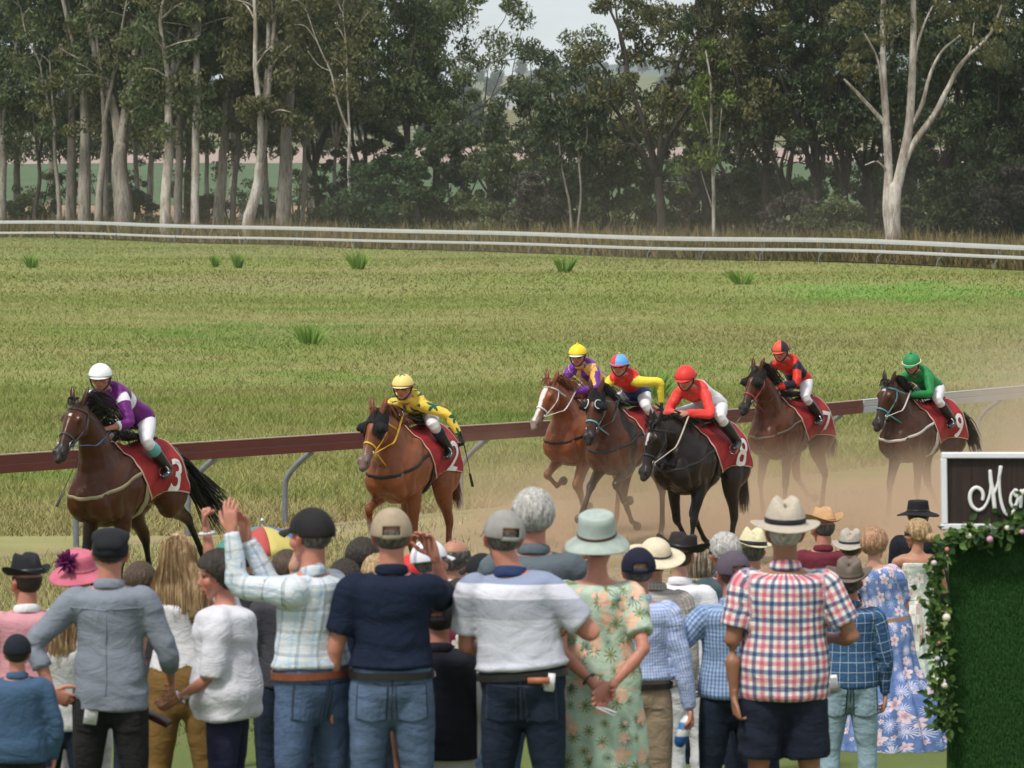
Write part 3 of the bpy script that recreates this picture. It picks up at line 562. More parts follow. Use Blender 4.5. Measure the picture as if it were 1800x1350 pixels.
LSB = [(20, 276, 5, 6.5, 'wispy sapling bush behind the gum at the left edge'), (70, 280, 5, 5, 'wispy sapling bush behind the slim dark gum'), (135, 274, 4, 5.5, 'thin leafy bush behind the close pair of grey gums'), (180, 282, 5, 6.5, 'wispy bush left of the widest grey trunk'), (250, 276, 5, 7, 'tall wispy bush between the widest trunk and the white gum'), (325, 280, 4.5, 5, 'thin leafy bush right of the bright white gum'), (400, 276, 4.5, 6, 'wispy bush left of the leaning pale gum'), (455, 284, 4, 4.5, 'thin bush right of the leaning pale gum'), (520, 278, 4, 5, 'wispy bush right of the broad dark grey gum'), (560, 284, 4, 4, 'thin bush left of the dense green clump')]
for i, (px, Y, w_, h_, lb) in enumerate(LSB): bush(px, 400, Y, w_, h_, lb, 760 + i, fol='gum', ncl=16, per=90, size=.26, name='bush')
# distant paddock trees: countable dots of woodland along the far hills, each its own tree
FARM = [foliage_mesh('crown', [(math.cos(a) * r_, math.sin(a) * r_, 4 + 2.2 * math.sin(a * 3 + s) + 1.2, 2.4) for a, r_ in [(k * 1.1, 2.6 * ((k * 37 % 10) / 10)) for k in range(14)]], 40, 1.6, 'dark', 900 + s, 0) for s in range(3)]
tb = MB(); tb.tube([(0, 0, -1), (0, 0, 3), (.4, 0, 6)], .35, n=7); TBM = tb.mesh('trunk'); TBM.materials.append(BARK['dark'])
for me_ in FARM: me_.materials.append(M_LEAF)
g = random.Random(77); k_ = 0
for row_y, n_, u0, u1 in ((960, 16, -.16, .0), (1500, 22, -.10, .17), (2300, 34, -.16, .16), (3300, 60, -.16, .16)):
    for j in range(n_):
        u = u0 + (u1 - u0) * (j + g.random()) / n_; Y = row_y * g.uniform(.93, 1.1); x = u * Y; s_ = g.uniform(.8, 1.5) * (1 if row_y < 1600 else 1.5)
        e = empty('paddock_tree', (x, Y, zgf(x, Y)), g.uniform(0, 6.28), 'small round distant tree standing on the far paddocks and hills', 'tree', 'distant paddock trees'); e.scale = (s_, s_, s_)
        o = bpy.data.objects.new('crown', FARM[k_ % 3]); COL.objects.link(o); o.parent = e; o = bpy.data.objects.new('trunk', TBM); COL.objects.link(o); o.parent = e; k_ += 1
# far farm shed seen through the gap
q = P(890, 205, 1400); sh = empty('farm_shed', (q.x, q.y, zgf(q.x, q.y)), .3, 'tiny pale farm shed far away in the gap between trees', 'shed')
mb = MB(); mb.box((0, 0, 2.4), (7, 6, 5)); mb.build('wall', m_white, sh, False)
mb = MB(); mb.add([(-3.8, -3.3, 4.9), (3.8, -3.3, 4.9), (3.8, 3.3, 4.9), (-3.8, 3.3, 4.9), (-3.8, 0, 6.4), (3.8, 0, 6.4)], [(0, 1, 5, 4), (2, 3, 4, 5), (0, 4, 3), (1, 2, 5)]); mb.build('roof', plain('shed_roof', (.3, .32, .33)), sh, False)
# fence of the far road
def far_road_fence():
    root = empty('wire_fence', (-100, 935, zgf(-100, 935)), 0, 'pale wire fence with a top rail along the distant dirt road', 'fence'); inv = Vector(root.location)
    pts = [Vector((x_, 935, zgf(x_, 935) + 3.4)) - inv for x_ in np.linspace(-170, 60, 30)]
    mb = MB(); v, f = sweep([(-.15, -.15), (.15, -.15), (.15, .15), (-.15, .15)], pts); mb.add(v, f); mb.build('top_rail', m_wrail2, root, False)
    for p in pts:
        mb = MB(); mb.box((p.x, p.y, p.z - 1.7), (.14, .14, 3.4)); mb.build('post', m_wrail2, root, False)
far_road_fence()
hb = NB('blue_range', 1, 0); hv = hb.obj(); hb.col(hb.ramp(hb.noise(.01, hv), [(.3, (.035, .055, .05)), (.7, (.05, .075, .06))]))
V = []; nx = 120
for i in range(nx): x = -1500 + 3000 * i / (nx - 1); h = 235 + 55 * math.exp(-((x - 500) / 330) ** 2) + 9 * math.sin(x / 90) + 5 * math.sin(x / 37); V += [(x, 5400, 60), (x, 5500, h - 60), (x, 6000, h), (x, 7000, 60)]
mb = MB(); mb.add(V, [(i * 4 + j, (i + 1) * 4 + j, (i + 1) * 4 + j + 1, i * 4 + j + 1) for i in range(nx - 1) for j in range(3)]); tag(mb.build('hills', hb.m), kind='structure')
# ================================================================ horses
def mat_coat():
    b = NB('horse_coat', .42, .22); a = b.attr('tint'); v = b.obj(); n_ = b.noise(9, v, 5, .6)
    c = b.mix(b.ramp(n_, [(.35, .75), (.7, 1)]), a.outputs['Color'], a.outputs['Color']); hs = b.n('HueSaturation'); b.l(a.outputs['Color'], hs.inputs['Color']); b.l(b.ramp(n_, [(.3, .82), (.7, 1.14)]), hs.inputs['Value']); b.col(hs.outputs[0])
    b.put(b.b.inputs['Roughness'], b.ramp(b.noise(5, v, 3), [(.35, .26), (.7, .48)]))
    b.bump(b.noise(60, b.obj((1, 1, .4)), 3), .25, .006); return b.m
M_COAT = mat_coat(); m_blk = plain('black_leather', (.012, .012, .013), .38, .5); m_eye = plain('dark_glossy_eye', (.008, .006, .005), .08, .6); m_hoof = plain('hoof_horn', (.09, .08, .07), .5); m_gum = plain('grey_muzzle', (.05, .045, .045), .6)
m_steel = plain('bright_steel', (.6, .6, .6), .25, .6, metal=1)
def strands(name, roots, path_fn, n, r, col, parent, seed=0, mat=None, k=7):
    """n thin tapered ribbons; path_fn(t in 0..1, strand random numbers)->point"""
    g = np.random.RandomState(seed); V = []; F = []
    for i in range(n):
        q = g.rand(6); pts = np.array([path_fn(t, q) for t in np.linspace(0, 1, k)]); tg = np.gradient(pts, axis=0); s = np.cross(tg, g.randn(3)); s /= np.linalg.norm(s, axis=1)[:, None] + 1e-9
        wv = r * (1 - np.linspace(0, 1, k) ** 2 * .85)[:, None]; b0 = len(V); V += list(pts - s * wv) + list(pts + s * wv); F += [(b0 + j, b0 + j + 1, b0 + k + j + 1, b0 + k + j) for j in range(k - 1)]
    mb = MB(); mb.add(V, F); return mb.build(name, mat, parent)
def loop_strap(bvh, c, ax, width, thick, mat, name, parent, n=48, far=1.2, arc=None, off=.004, up=(0, 0, 1), inside=False):
    """a strap lying on the surface in the plane through c with normal ax; arc=(a0,a1) degrees from 'up'"""
    c = Vector(c); ax = Vector(ax).normalized(); u = Vector(up); u = (u - ax * u.dot(ax)).normalized(); v = ax.cross(u); a0, a1 = arc or (0, 360); closed = arc is None
    P_ = []
    for i in range(n + (0 if closed else 1)):
        a = R(a0 + (a1 - a0) * i / n); d = u * math.cos(a) + v * math.sin(a); h = bvh.ray_cast(c, d, far) if inside else bvh.ray_cast(c + d * far, -d, far)
        if h[0] is None: P_.append((c + d * .05, d)) if not P_ else P_.append((P_[-1][0], d))
        else: P_.append((h[0], d))
    V = []; m = len(P_)
    for p, d in P_: V += [p + ax * width / 2 + d * off, p + ax * width / 2 * .9 + d * (off + thick), p - ax * width / 2 * .9 + d * (off + thick), p - ax * width / 2 + d * off]
    F = []
    for i in range(m if closed else m - 1):
        i2 = (i + 1) % m
        for j in range(4): F.append((i * 4 + j, i2 * 4 + j, i2 * 4 + (j + 1) % 4, i * 4 + (j + 1) % 4))
    mb = MB(); mb.add([tuple(x) for x in V], F); return mb.build(name, mat, parent)
def leg_front(sgn, A, sh=(0, 0)):
    """A = (forearm, cannon, pastern) angles from straight down, + forward. returns chain points"""
    y = sgn * .155; E = Vector((.40 + sh[0], sgn * .165, .96 + sh[1])); f = lambda a: Vector((math.sin(R(a)), 0, -math.cos(R(a))))
    K = E + f(A[0]) * .42; Ft = K + f(A[1]) * .30; Pt = Ft + f(A[2]) * .11; H = Pt + f(A[2]) * .07
    return E, K, Ft, Pt, H, f
def leg_hind(sgn, A, st=(0, 0)):
    S = Vector((-.34 + st[0], sgn * .175, .98 + st[1])); f = lambda a: Vector((math.sin(R(a)), 0, -math.cos(R(a))))
    K = S + f(A[0]) * .46; Ft = K + f(A[1]) * .40; Pt = Ft + f(A[2]) * .11; H = Pt + f(A[2]) * .07
    return S, K, Ft, Pt, H, f
def make_horse(label, pos, heading, coat, legs, poll=(.98, 0, 2.02), nose_dir=(.50, 0, -.87), head_yaw=0, roll=0, blaze=None, socks=(), tail=None, mane=None, hood=None, cloth=None, bridle=(.02, .02, .02), nb=None, breast=(.02, .02, .02), gloss=1, bandages=None, scale=1., reins=(.02, .02, .02), seed=0, cloth_x=(-.48, .34), ringbit=False):
    """local frame: +X forward, +Z up, withers 1.62"""
    body = np.array(coat[0]); dark = np.array(coat[1]); pts_ = np.array(coat[2])   # body, belly/shade of coat, points (legs, mane, tail)
    ch = []
    def C(pts, a, b=None, side=(0, 1, 0), col=None, dens=3): 
        c = Chain(pts, a, b, side, dens, col=[col if col is not None else body] * len(pts) if not isinstance(col, list) else col); ch.append(c); return c
    # trunk: a = half width (y), b = half height
    T = [(-.84, 1.33, .06, .08), (-.79, 1.28, .16, .19), (-.66, 1.27, .26, .30), (-.48, 1.29, .29, .315), (-.26, 1.30, .275, .29), (-.02, 1.26, .29, .31), (.20, 1.22, .285, .345), (.40, 1.20, .265, .365), (.55, 1.20, .25, .35), (.68, 1.19, .215, .29), (.78, 1.17, .15, .20), (.83, 1.16, .08, .1)]
    C([(x, 0, z) for x, z, a, b in T], [t[2] for t in T], [t[3] for t in T])
    C([(.02, 0, 1.50), (.20, 0, 1.54), (.36, 0, 1.575), (.5, 0, 1.57)], [.06, .07, .07, .08], [.05, .055, .06, .08])     # withers
    C([(-.72, 0, 1.48), (-.5, 0, 1.535), (-.3, 0, 1.52)], [.12, .17, .12], [.07, .075, .06])  # croup
    for s in (1, -1):
        C([(.30, s * .15, 1.42), (.50, s * .17, 1.28), (.60, s * .155, 1.12), (.52, s * .16, 1.0)], [.10, .14, .13, .10], [.08, .10, .10, .08], side=(1, 0, 0))    # shoulder
        C([(.74, s * .09, 1.22), (.76, s * .10, 1.08), (.66, s * .12, .98)], [.10, .115, .08], [.10, .10, .08])     # breast muscle
        C([(-.50, s * .12, 1.40), (-.60, s * .15, 1.24), (-.56, s * .17, 1.06), (-.46, s * .17, .96)], [.19, .21, .18, .12], [.12, .13, .12, .10], side=(1, 0, 0)) # haunch
    # neck and head
    pl = Vector(poll); nd = Vector(nose_dir).normalized(); YR = Matrix.Rotation(R(head_yaw), 3, 'Z'); nd = YR @ nd; hs = YR @ Vector((0, 1, 0)); hu = nd.cross(hs).normalized()   # hu: towards throat/back? fixed below
    if hu.x > 0: hu = -hu                                                     # hu points back/down (jaw side)
    nbase = Vector((.50, 0, 1.36)); mid = (nbase + pl) / 2 + Vector((-.02, pl.y * .1, .05)); thr = pl + hu * .10 + nd * .02
    C([nbase + Vector((-.12, 0, -.02)), nbase + Vector((.06, 0, .04)), mid * .55 + nbase * .45, mid, mid * .4 + thr * .6, thr], [.19, .18, .145, .11, .085, .075], [.27, .27, .215, .165, .125, .10])
    hp = lambda t, d=0, y=0: pl + nd * t + hu * d + hs * y
    hc = [(0.0, .075, .085, .10), (.10, .07, .092, .125), (.20, .07, .088, .135), (.30, .062, .068, .112), (.40, .05, .054, .085), (.49, .05, .052, .07), (.56, .052, .056, .062), (.605, .045, .045, .045)]
    mz = dark * .5 if coat[3:] == () else np.array(coat[3])
    C([hp(t, d) for t, d, a, b in hc], [a for t, d, a, b in hc], [b for t, d, a, b in hc], side=hs, col=[body, body, body, body * .9, body * .6 + mz * .4, mz, mz, mz])
    for s in (1, -1):
        C([hp(.12, .12, s * .055), hp(.20, .13, s * .06), hp(.28, .10, s * .045)], [.045, .055, .04], [.06, .07, .04], side=hs)      # cheek
        C([hp(.13, -.01, s * .072), hp(.165, -.005, s * .085), hp(.20, .0, s * .072)], [.02, .026, .02], side=hs)                     # brow
        C([hp(.50, .0, s * .036), hp(.55, .0, s * .044), hp(.575, .03, s * .036)], [.018, .022, .016], side=hs, col=mz)        # nostril rim
        e0 = hp(-.015, -.005, s * .052); ed = (-nd * .9 + hs * s * .28 - hu * .15 + Vector((.0, 0, .45))).normalized()
        C([e0 - ed * .03, e0 + ed * .04, e0 + ed * .10, e0 + ed * .15, e0 + ed * .175], [.028, .034, .034, .020, .006], [.020, .022, .018, .010, .004], side=hs * .9 + nd * .2, col=body * .75)
    C([hp(.48, .10), hp(.555, .098), hp(.59, .08)], [.034, .038, .03], [.026, .03, .022], side=hs, col=mz)   # lower lip
    low = 9; HV = []
    for i, s in enumerate((1, -1)):
        E, K, Ft, Pt, H, f = leg_front(s, legs[i], legs[i][3] if len(legs[i]) > 3 else (0, 0)); lc = [body, body, body * .8 + pts_ * .2, pts_, pts_, pts_, pts_, pts_]
        if ('f', s) in socks: lc[6] = lc[7] = np.array((.5, .47, .42))
        fa = (K - E); C([Vector((.46, s * .15, 1.12)), E, E + fa * .35, E + fa * .75, K, K + (Ft - K) * .3, Ft + (K - Ft) * .15, Ft], [.13, .10, .078, .052, .050, .033, .032, .041], [.09, .082, .068, .048, .046, .028, .027, .034], side=(1, 0, 0), col=lc)
        C([Ft, Pt, Pt + (H - Pt) * .3], [.038, .032, .036], [.034, .03, .036], side=(1, 0, 0), col=lc[7]); HV.append((Pt, H, f(legs[i][2])))
    for i, s in enumerate((1, -1)):
        S, K, Ft, Pt, H, f = leg_hind(s, legs[2 + i], legs[2 + i][3] if len(legs[2 + i]) > 3 else (0, 0)); g_ = K - S; lc = [body, body, body, body * .8 + pts_ * .2, pts_, pts_, pts_, pts_]
        if ('h', s) in socks: lc[6] = lc[7] = np.array((.5, .47, .42))
        C([Vector((-.50, s * .15, 1.18)), S * .6 + Vector((-.50, s * .15, 1.05)) * .4, S + g_ * .30, S + g_ * .65, K, K + (Ft - K) * .25, Ft + (K - Ft) * .15, Ft], [.20, .165, .125, .075, .062, .042, .034, .042], [.12, .115, .09, .06, .045, .032, .03, .035], side=(1, 0, 0), col=lc)
        C([Ft, Pt, Pt + (H - Pt) * .3], [.038, .032, .036], [.034, .03, .036], side=(1, 0, 0), col=lc[7]); HV.append((Pt, H, f(legs[2 + i][2])))
    mb = MB()
    for c in ch: mb.add(*c.geo(14))
    me = remesh(mb, .014, 5, .55); V = getco(me); Nn = getno(me)
    _, s_, th, rr, colr = locate(ch, V)
    colr = colr * (1 + .0 * V[:, :1])
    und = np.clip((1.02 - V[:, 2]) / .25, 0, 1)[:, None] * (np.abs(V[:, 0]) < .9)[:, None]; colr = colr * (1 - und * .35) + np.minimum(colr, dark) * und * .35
    rel = V - np.array(pl); tt = rel @ np.array(nd); yy = rel @ np.array(hs); dd = rel @ np.array(hu)
    if blaze:
        wdt, t0, t1 = blaze; m = (tt > t0) & (tt < t1) & (dd < .05) & (np.abs(yy + .004 * np.sin(tt * 30)) < wdt * (1 + .25 * np.sin(tt * 9))); colr[m] = (.62, .58, .54)
    V = V + Nn * (.006 * wob(V, 8, seed) + .0035 * np.clip(wob(V, (22, 22, 12), seed + 4, 7, 1.2), 0, 1) * (V[:, 2] < 1.7))[:, None]
    V = V + Nn * (.006 * np.sin(V[:, [0]] * 26 + 6 * V[:, [2]]) * ((V[:, [0]] > -.2) & (V[:, [0]] < .3) & (np.abs(V[:, [2]] - 1.2) < .25)))
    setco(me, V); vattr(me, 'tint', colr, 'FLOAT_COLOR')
    minz = min(min(P_.z, H.z) for P_, H, _ in HV) - .012
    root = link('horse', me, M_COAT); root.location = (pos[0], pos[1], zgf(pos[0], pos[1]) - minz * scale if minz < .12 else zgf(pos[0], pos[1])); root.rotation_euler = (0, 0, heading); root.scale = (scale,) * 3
    tag(root, label, 'horse', 'racehorses galloping with jockeys')
    bv = bvh_of(me)
    # hooves
    for Pt, H, d in HV:
        mb = MB(); d = Vector(d); sd = Vector((0, 1, 0)); fw = sd.cross(d) * -1
        mb.tube([Pt + d * .005, Pt + d * .03, H + fw * .012], [.036, .045, .058], [.036, .043, .052], side=fw, n=12, dens=1); mb.build('hoof', m_hoof if not bandages else m_hoof, root)
    for s in (1, -1):
        mb = MB(); mb.ell(hp(.165, .005, s * .082), (.019, .019, .019)); mb.build('eye', m_eye, root)
        mb = MB(); mb.ell(hp(.565, .012, s * .045), (.012, .016, .012)); mb.build('nostril', m_eye, root)
    mhair = plain('hair_%s' % seed, tuple(pts_ * .8 + body * .05) if mane is None else tuple(np.array(mane['col'])), .5, .4)
    # mane
    ml = (mane or {}).get('len', .16); mblow = Vector((mane or {}).get('blow', (-.10, .05, .02)))
    def mp(t, q):
        u = q[0]; b0 = pl.lerp(nbase + Vector((-.08, 0, .24)), u) + (hu * -.0); b0 = Vector(b0) - hu * .0; crest = (mid - (pl + nbase) / 2)
        cr = b0 + crest * (4 * u * (1 - u)) + Vector((-.05 - .07 * u, 0, .05 + .12 * math.sin(u * 3.1))) * 1.0
        hit = bv.find_nearest(cr); c0 = hit[0] if hit[0] else cr
        L_ = ml * (.6 + .8 * q[1]); sgn = 1 if q[2] < .5 else -1
        return np.array(c0 + mblow * t * (1.0 + q[3]) * L_ / .16 + Vector((-.03, (q[2] - .5) * .16 * t, .05 * math.sin(t * 3.14) - .12 * t * t)) * (L_ / .16))
    strands('mane', None, mp, 240, .007, None, root, seed, mhair)
    def fl(t, q):
        a = (q[0] - .5) * .09; return np.array(hp(-.03 + t * .10 * (.5 + q[1]), -.07 - .03 * math.sin(t * 3), a * (1 + t * .4)))
    strands('forelock', None, fl, 12 if hood else 45, .006, None, root, seed + 1, mhair, 5)
    tl = tail or dict(end=(-1.35, .0, .95), mid=(-1.05, 0, 1.42), spread=.16)
    t0_, tm, te = Vector((-.80, 0, 1.46)), Vector(tl['mid']), Vector(tl['end'])
    def tp(t, q):
        b = t0_ * (1 - t) ** 2 + tm * 2 * t * (1 - t) + te * t * t; sp = tl['spread'] * (.12 + t ** 1.2)
        L_ = .65 + .35 * q[3]; b = t0_ + (b - t0_) * 1.0 if t < L_ else b
        return np.array(b + Vector(((q[0] - .5) * .8, q[1] - .5, (q[2] - .5) * 1.3)) * sp + Vector((0, 0, .03 * math.sin(t * 9 + q[4] * 6))))
    strands('tail', None, tp, 220, .010, None, root, seed + 2, mhair, 9)
    # bridle: noseband, browband, cheek straps, bit, reins
    mbr = plain('bridle_%d' % seed, bridle, .45, .4, var=.04)
    loop_strap(bv, hp(.36, .05), nd, .022, .006, plain('noseband_%d' % seed, nb, .5, .4, var=.04) if nb else mbr, 'noseband', root, 30, .4, up=hs)
    loop_strap(bv, hp(.05, .06), (nd * .95 + hu * .25), .02, .006, mbr, 'headstall', root, 30, .4, up=hs)
    for s in (1, -1):
        mb = MB(); pts = []
        for t, d in ((.04, .09), (.15, .11), (.28, .10), (.42, .075)):
            o_ = hp(t, d, s * .3); h = bv.ray_cast(o_, -hs * s, .4); pts.append((h[0] if h[0] else hp(t, d, s * .07)) + hs * s * .005)
        mb.tube(pts, .004, .010, side=hs, n=6, dens=3); mb.build('cheek_strap', mbr, root)
        mb = MB(); cc = pts[-1] + hs * s * .008; rg = .026 if not ringbit else .045
        mb.tube([cc + (nd * math.cos(a) + hu * math.sin(a)) * rg for a in np.linspace(0, 6.28, 13)], .004, n=6, dens=1, cap=False); mb.build('bit_ring', m_steel, root)
        hand = Vector((.50, s * .09, 1.76)); mm = (cc + hand) / 2 + Vector((0, s * .07, -.06)); mb = MB(); mb.tube([cc, cc.lerp(mm, .6) + Vector((0, s * .02, 0)), mm, hand], .0045, .011, side=(0, 0, 1), n=6, dens=4); mb.build('rein', plain('reins_%d' % seed, reins, .5, .3, var=.03), root)
    if hood:
        hcH = Chain([hp(t, d) for t, d, a, b in hc[:5]], [a + .014 for t, d, a, b in hc[:5]], [b + .014 for t, d, a, b in hc[:5]], hs, 3); m2 = MB(); m2.add(*hcH.geo(16))
        for s in (1, -1): m2.ell(hp(.16, .0, s * .085), (.05, .045, .055))
        hm = remesh(m2, .010, 3); hv = getco(hm); rel = hv - np.array(pl); tt = rel @ np.array(nd)
        bm = bmesh.new(); bm.from_mesh(hm); bm.verts.ensure_lookup_table(); bmesh.ops.delete(bm, geom=[v for v in bm.verts if tt[v.index] > hood.get('to', .26) - .12 * (abs((v.co - pl).dot(hs)) < .035) * hood.get('v', 1)], context='VERTS'); bm.to_mesh(hm); bm.free()
        hm.update(); hd = link('hood', hm, plain('hood_%d' % seed, hood['col'], .8, .2), root)
        for s in (1, -1):
            mb = MB(); c0 = hp(.17, .0, s * .125)
            mb.tube([c0 + hs * s * -.03, c0 + hs * s * .01 + nd * .01, c0 + hs * s * .022 + nd * .018], [.058, .052, .03], [.05, .045, .026], side=nd, n=12, dens=2); mb.build('blinker_cup', plain('hood_%d' % seed, hood['col']), hd)
        if hood.get('rings'):
            for s in (1, -1):
                mb = MB(); c0 = hp(.155, -.075, s * .075)
                ringp = [bv.ray_cast(c0 - hu * .3 + (nd * math.cos(a) * .055 + hs * math.sin(a) * .035), hu, .6)[0] for a in np.linspace(0, 6.28, 17)]; ringp = [p_ - hu * .024 for p_ in ringp if p_]
                if len(ringp) > 4: mb.tube(ringp, .007, n=6, dens=1); mb.build('cup_rim', plain('pale_rim', (.55, .57, .6)), hd)
    # breastplate and girth
    mbk = plain('breastplate_%d' % seed, breast, .55, .35, var=.05)
    loop_strap(bv, (.20, 0, 1.35), (.30, 0, 1), .036, .008, mbk, 'breastplate', root, 50, 1.3, arc=(-100, 100), up=(1, 0, 0), inside=True, off=.002)
    loop_strap(bv, (.12, 0, 1.2), (1, 0, .0), .09, .010, plain('girth_%d' % seed, breast, .6), 'girth', root, 50, 1.2, arc=(40, 320), inside=True)
    # saddle cloth laid over the back
    cmat = cloth or 'red'; nx, na = 26, 44; x0, x1 = cloth_x; V = []; UVs = []
    for j in range(na + 1):
        v = -1 + 2 * j / na; row = []
        for i in range(nx + 1):
            u = i / nx; x = x0 + (x1 - x0) * u; a = R(108 * v) * (1 - .10 * math.sin(u * 3.1)) ; sw = abs(v) ** 1.5
            x = x - sw * (.26 + .03 * u) ; d = Vector((0, math.sin(a), math.cos(a))); o_ = Vector((x, 0, 1.16)); h = bv.ray_cast(o_ + d * 1.2, -d, 1.2); p = h[0] if h[0] else o_ + d * .4
            row.append(tuple(p + d * (.012 + .004 * math.sin(u * 9 + v * 5)))); UVs.append((u, v, 0))
        V += row
    # lengthen the flaps: continue straight down past the flank
    F = [(j * (nx + 1) + i, j * (nx + 1) + i + 1, (j + 1) * (nx + 1) + i + 1, (j + 1) * (nx + 1) + i) for j in range(na) for i in range(nx)]
    mb = MB(); mb.add(V, F); cme = mb.mesh('saddlecloth'); vattr(cme, 'cuv', np.array(UVs)); co = link('saddlecloth', cme, M_CLOTHRED, root); so = co.modifiers.new('s', 'SOLIDIFY'); so.thickness = .008; so.offset = 1
    return dict(root=root, bvh=bv, hp=hp, nd=nd, hs=hs, hu=hu, cloth=(V, nx, na), ch=ch)
def mat_cloth_red():
    b = NB('red_saddlecloth', .7, .25); s = b.sep(b.attr('cuv').outputs['Vector']); e = b.math('MINIMUM', b.math('MINIMUM', s[0], b.math('SUBTRACT', 1., s[0])), b.math('MULTIPLY', b.math('SUBTRACT', 1., b.math('ABSOLUTE', s[1])), .8))
    k = b.math('LESS_THAN', e, .022); n_ = b.noise(6, b.obj(), 4); c = b.mix(b.ramp(n_, [(.35, 0), (.65, 1)]), (.24, .012, .016), (.36, .03, .03)); b.col(b.mix(k, c, (.62, .42, .34))); b.bump(b.noise(25, b.obj()), .3, .01); return b.m
M_CLOTHRED = mat_cloth_red(); M_NUM = plain('white_number_print', (.75, .74, .74), .7, var=.04)
def text_mesh(txt, size, extrude=0.0, bold=.0):
    c = bpy.data.curves.new('t', 'FONT'); c.body = txt; c.size = size; c.align_x = 'CENTER'; c.align_y = 'CENTER'; c.offset = bold
    o = bpy.data.objects.new('t', c); COL.objects.link(o); dg = bpy.context.evaluated_depsgraph_get(); me = bpy.data.meshes.new_from_object(o.evaluated_get(dg)); bpy.data.objects.remove(o)
    bm = bmesh.new(); bm.from_mesh(me); bmesh.ops.triangulate(bm, faces=bm.faces)
    for _ in range(2): 
        L_ = [e for e in bm.edges if e.calc_length() > size * .12]
        if L_: bmesh.ops.subdivide_edges(bm, edges=L_, cuts=1)
        bmesh.ops.triangulate(bm, faces=bm.faces)
    bm.to_mesh(me); bm.free(); return me
def project_flat(me, origin, right, up, nrm, bvh, off, name, mat, parent, far=.5):
    """lay a flat mesh (xy) on a surface: place at origin in the right/up frame and ray cast along -nrm"""
    V = getco(me); out = []; last = None
    for v in V:
        p = origin + right * v[0] + up * v[1] + nrm * far; h = bvh.ray_cast(p, -nrm, far * 2)
        q = (h[0] + nrm * off) if h[0] is not None else (last or (origin + right * v[0] + up * v[1])); last = q; out.append(tuple(q))
    setco(me, np.array(out)); o = link(name, me, mat, parent, False); return o
def cloth_number(H, txt, small=None, u=.30, size=.43, sgn=1, rot=-10, zc=1.25):
    V, nx, na = H['cloth']; F = [(j * (nx + 1) + i, j * (nx + 1) + i + 1, (j + 1) * (nx + 1) + i + 1, (j + 1) * (nx + 1) + i) for j in range(na) for i in range(nx)]
    bv = BVHTree.FromPolygons(V, F); cl = [c for c in H['root'].children if c.name.startswith('saddlecloth')][0]
    n = Vector((0, sgn, .25)).normalized(); right = Vector((-sgn, 0, 0)); up = n.cross(right) if n.cross(right).z > 0 else right.cross(n)
    M = Matrix.Rotation(R(rot), 3, n); right = M @ right; up = M @ up
    me = text_mesh(txt, size, bold=.006); project_flat(me, Vector((-.405, sgn * .25, zc)), right, up, n, bv, .014, 'number', M_NUM, cl)
    for j, (dx, w_) in enumerate(((-.13, .05), (-.065, .07), (.02, .06), (.085, .05))):
        me = bpy.data.meshes.new('print'); gx = 6; vv = [(dx + w_ * i / gx, (-.016 if q == 0 else .016) + .004 * math.sin(i * 2 + j), 0) for q in (0, 1) for i in range(gx + 1)]; me.from_pydata(vv, [], [(i, i + 1, gx + 2 + i, gx + 1 + i) for i in range(gx)]); project_flat(me, Vector((-.41, sgn * .25, zc - .245)), right, up, n, bv, .014, 'faded_print', plain('faded_print', (.55, .38, .36)), cl)
    if small: me = text_mesh(small, .085, bold=.003); project_flat(me, Vector((-.41, sgn * .25, zc - .235)), right, up, n, bv, .014, 'lettering', plain('faded_print', (.55, .38, .36)), cl)
def horse_at(px, s, frac=0):
    Y = FPX / s; return ((px - 900) / s, Y)
def hd(theta): return R(-90 - theta)    # theta degrees to the image-left of straight at the camera
BAY = ((.085, .030, .016), (.03, .014, .009), (.010, .008, .007), (.03, .026, .026)); DBAY = ((.050, .018, .008), (.018, .010, .006), (.008, .006, .005), (.03, .024, .022)); MBAY = ((.085, .026, .010), (.025, .010, .006), (.009, .007, .006), (.024, .020, .019))
CHE = ((.21, .066, .026), (.12, .042, .02), (.17, .055, .024), (.15, .10, .085)); LCHE = ((.22, .068, .027), (.12, .04, .018), (.19, .07, .035), (.22, .16, .13)); BLK = ((.014, .008, .006), (.009, .006, .005), (.008, .007, .007), (.035, .030, .030))
HS = {}
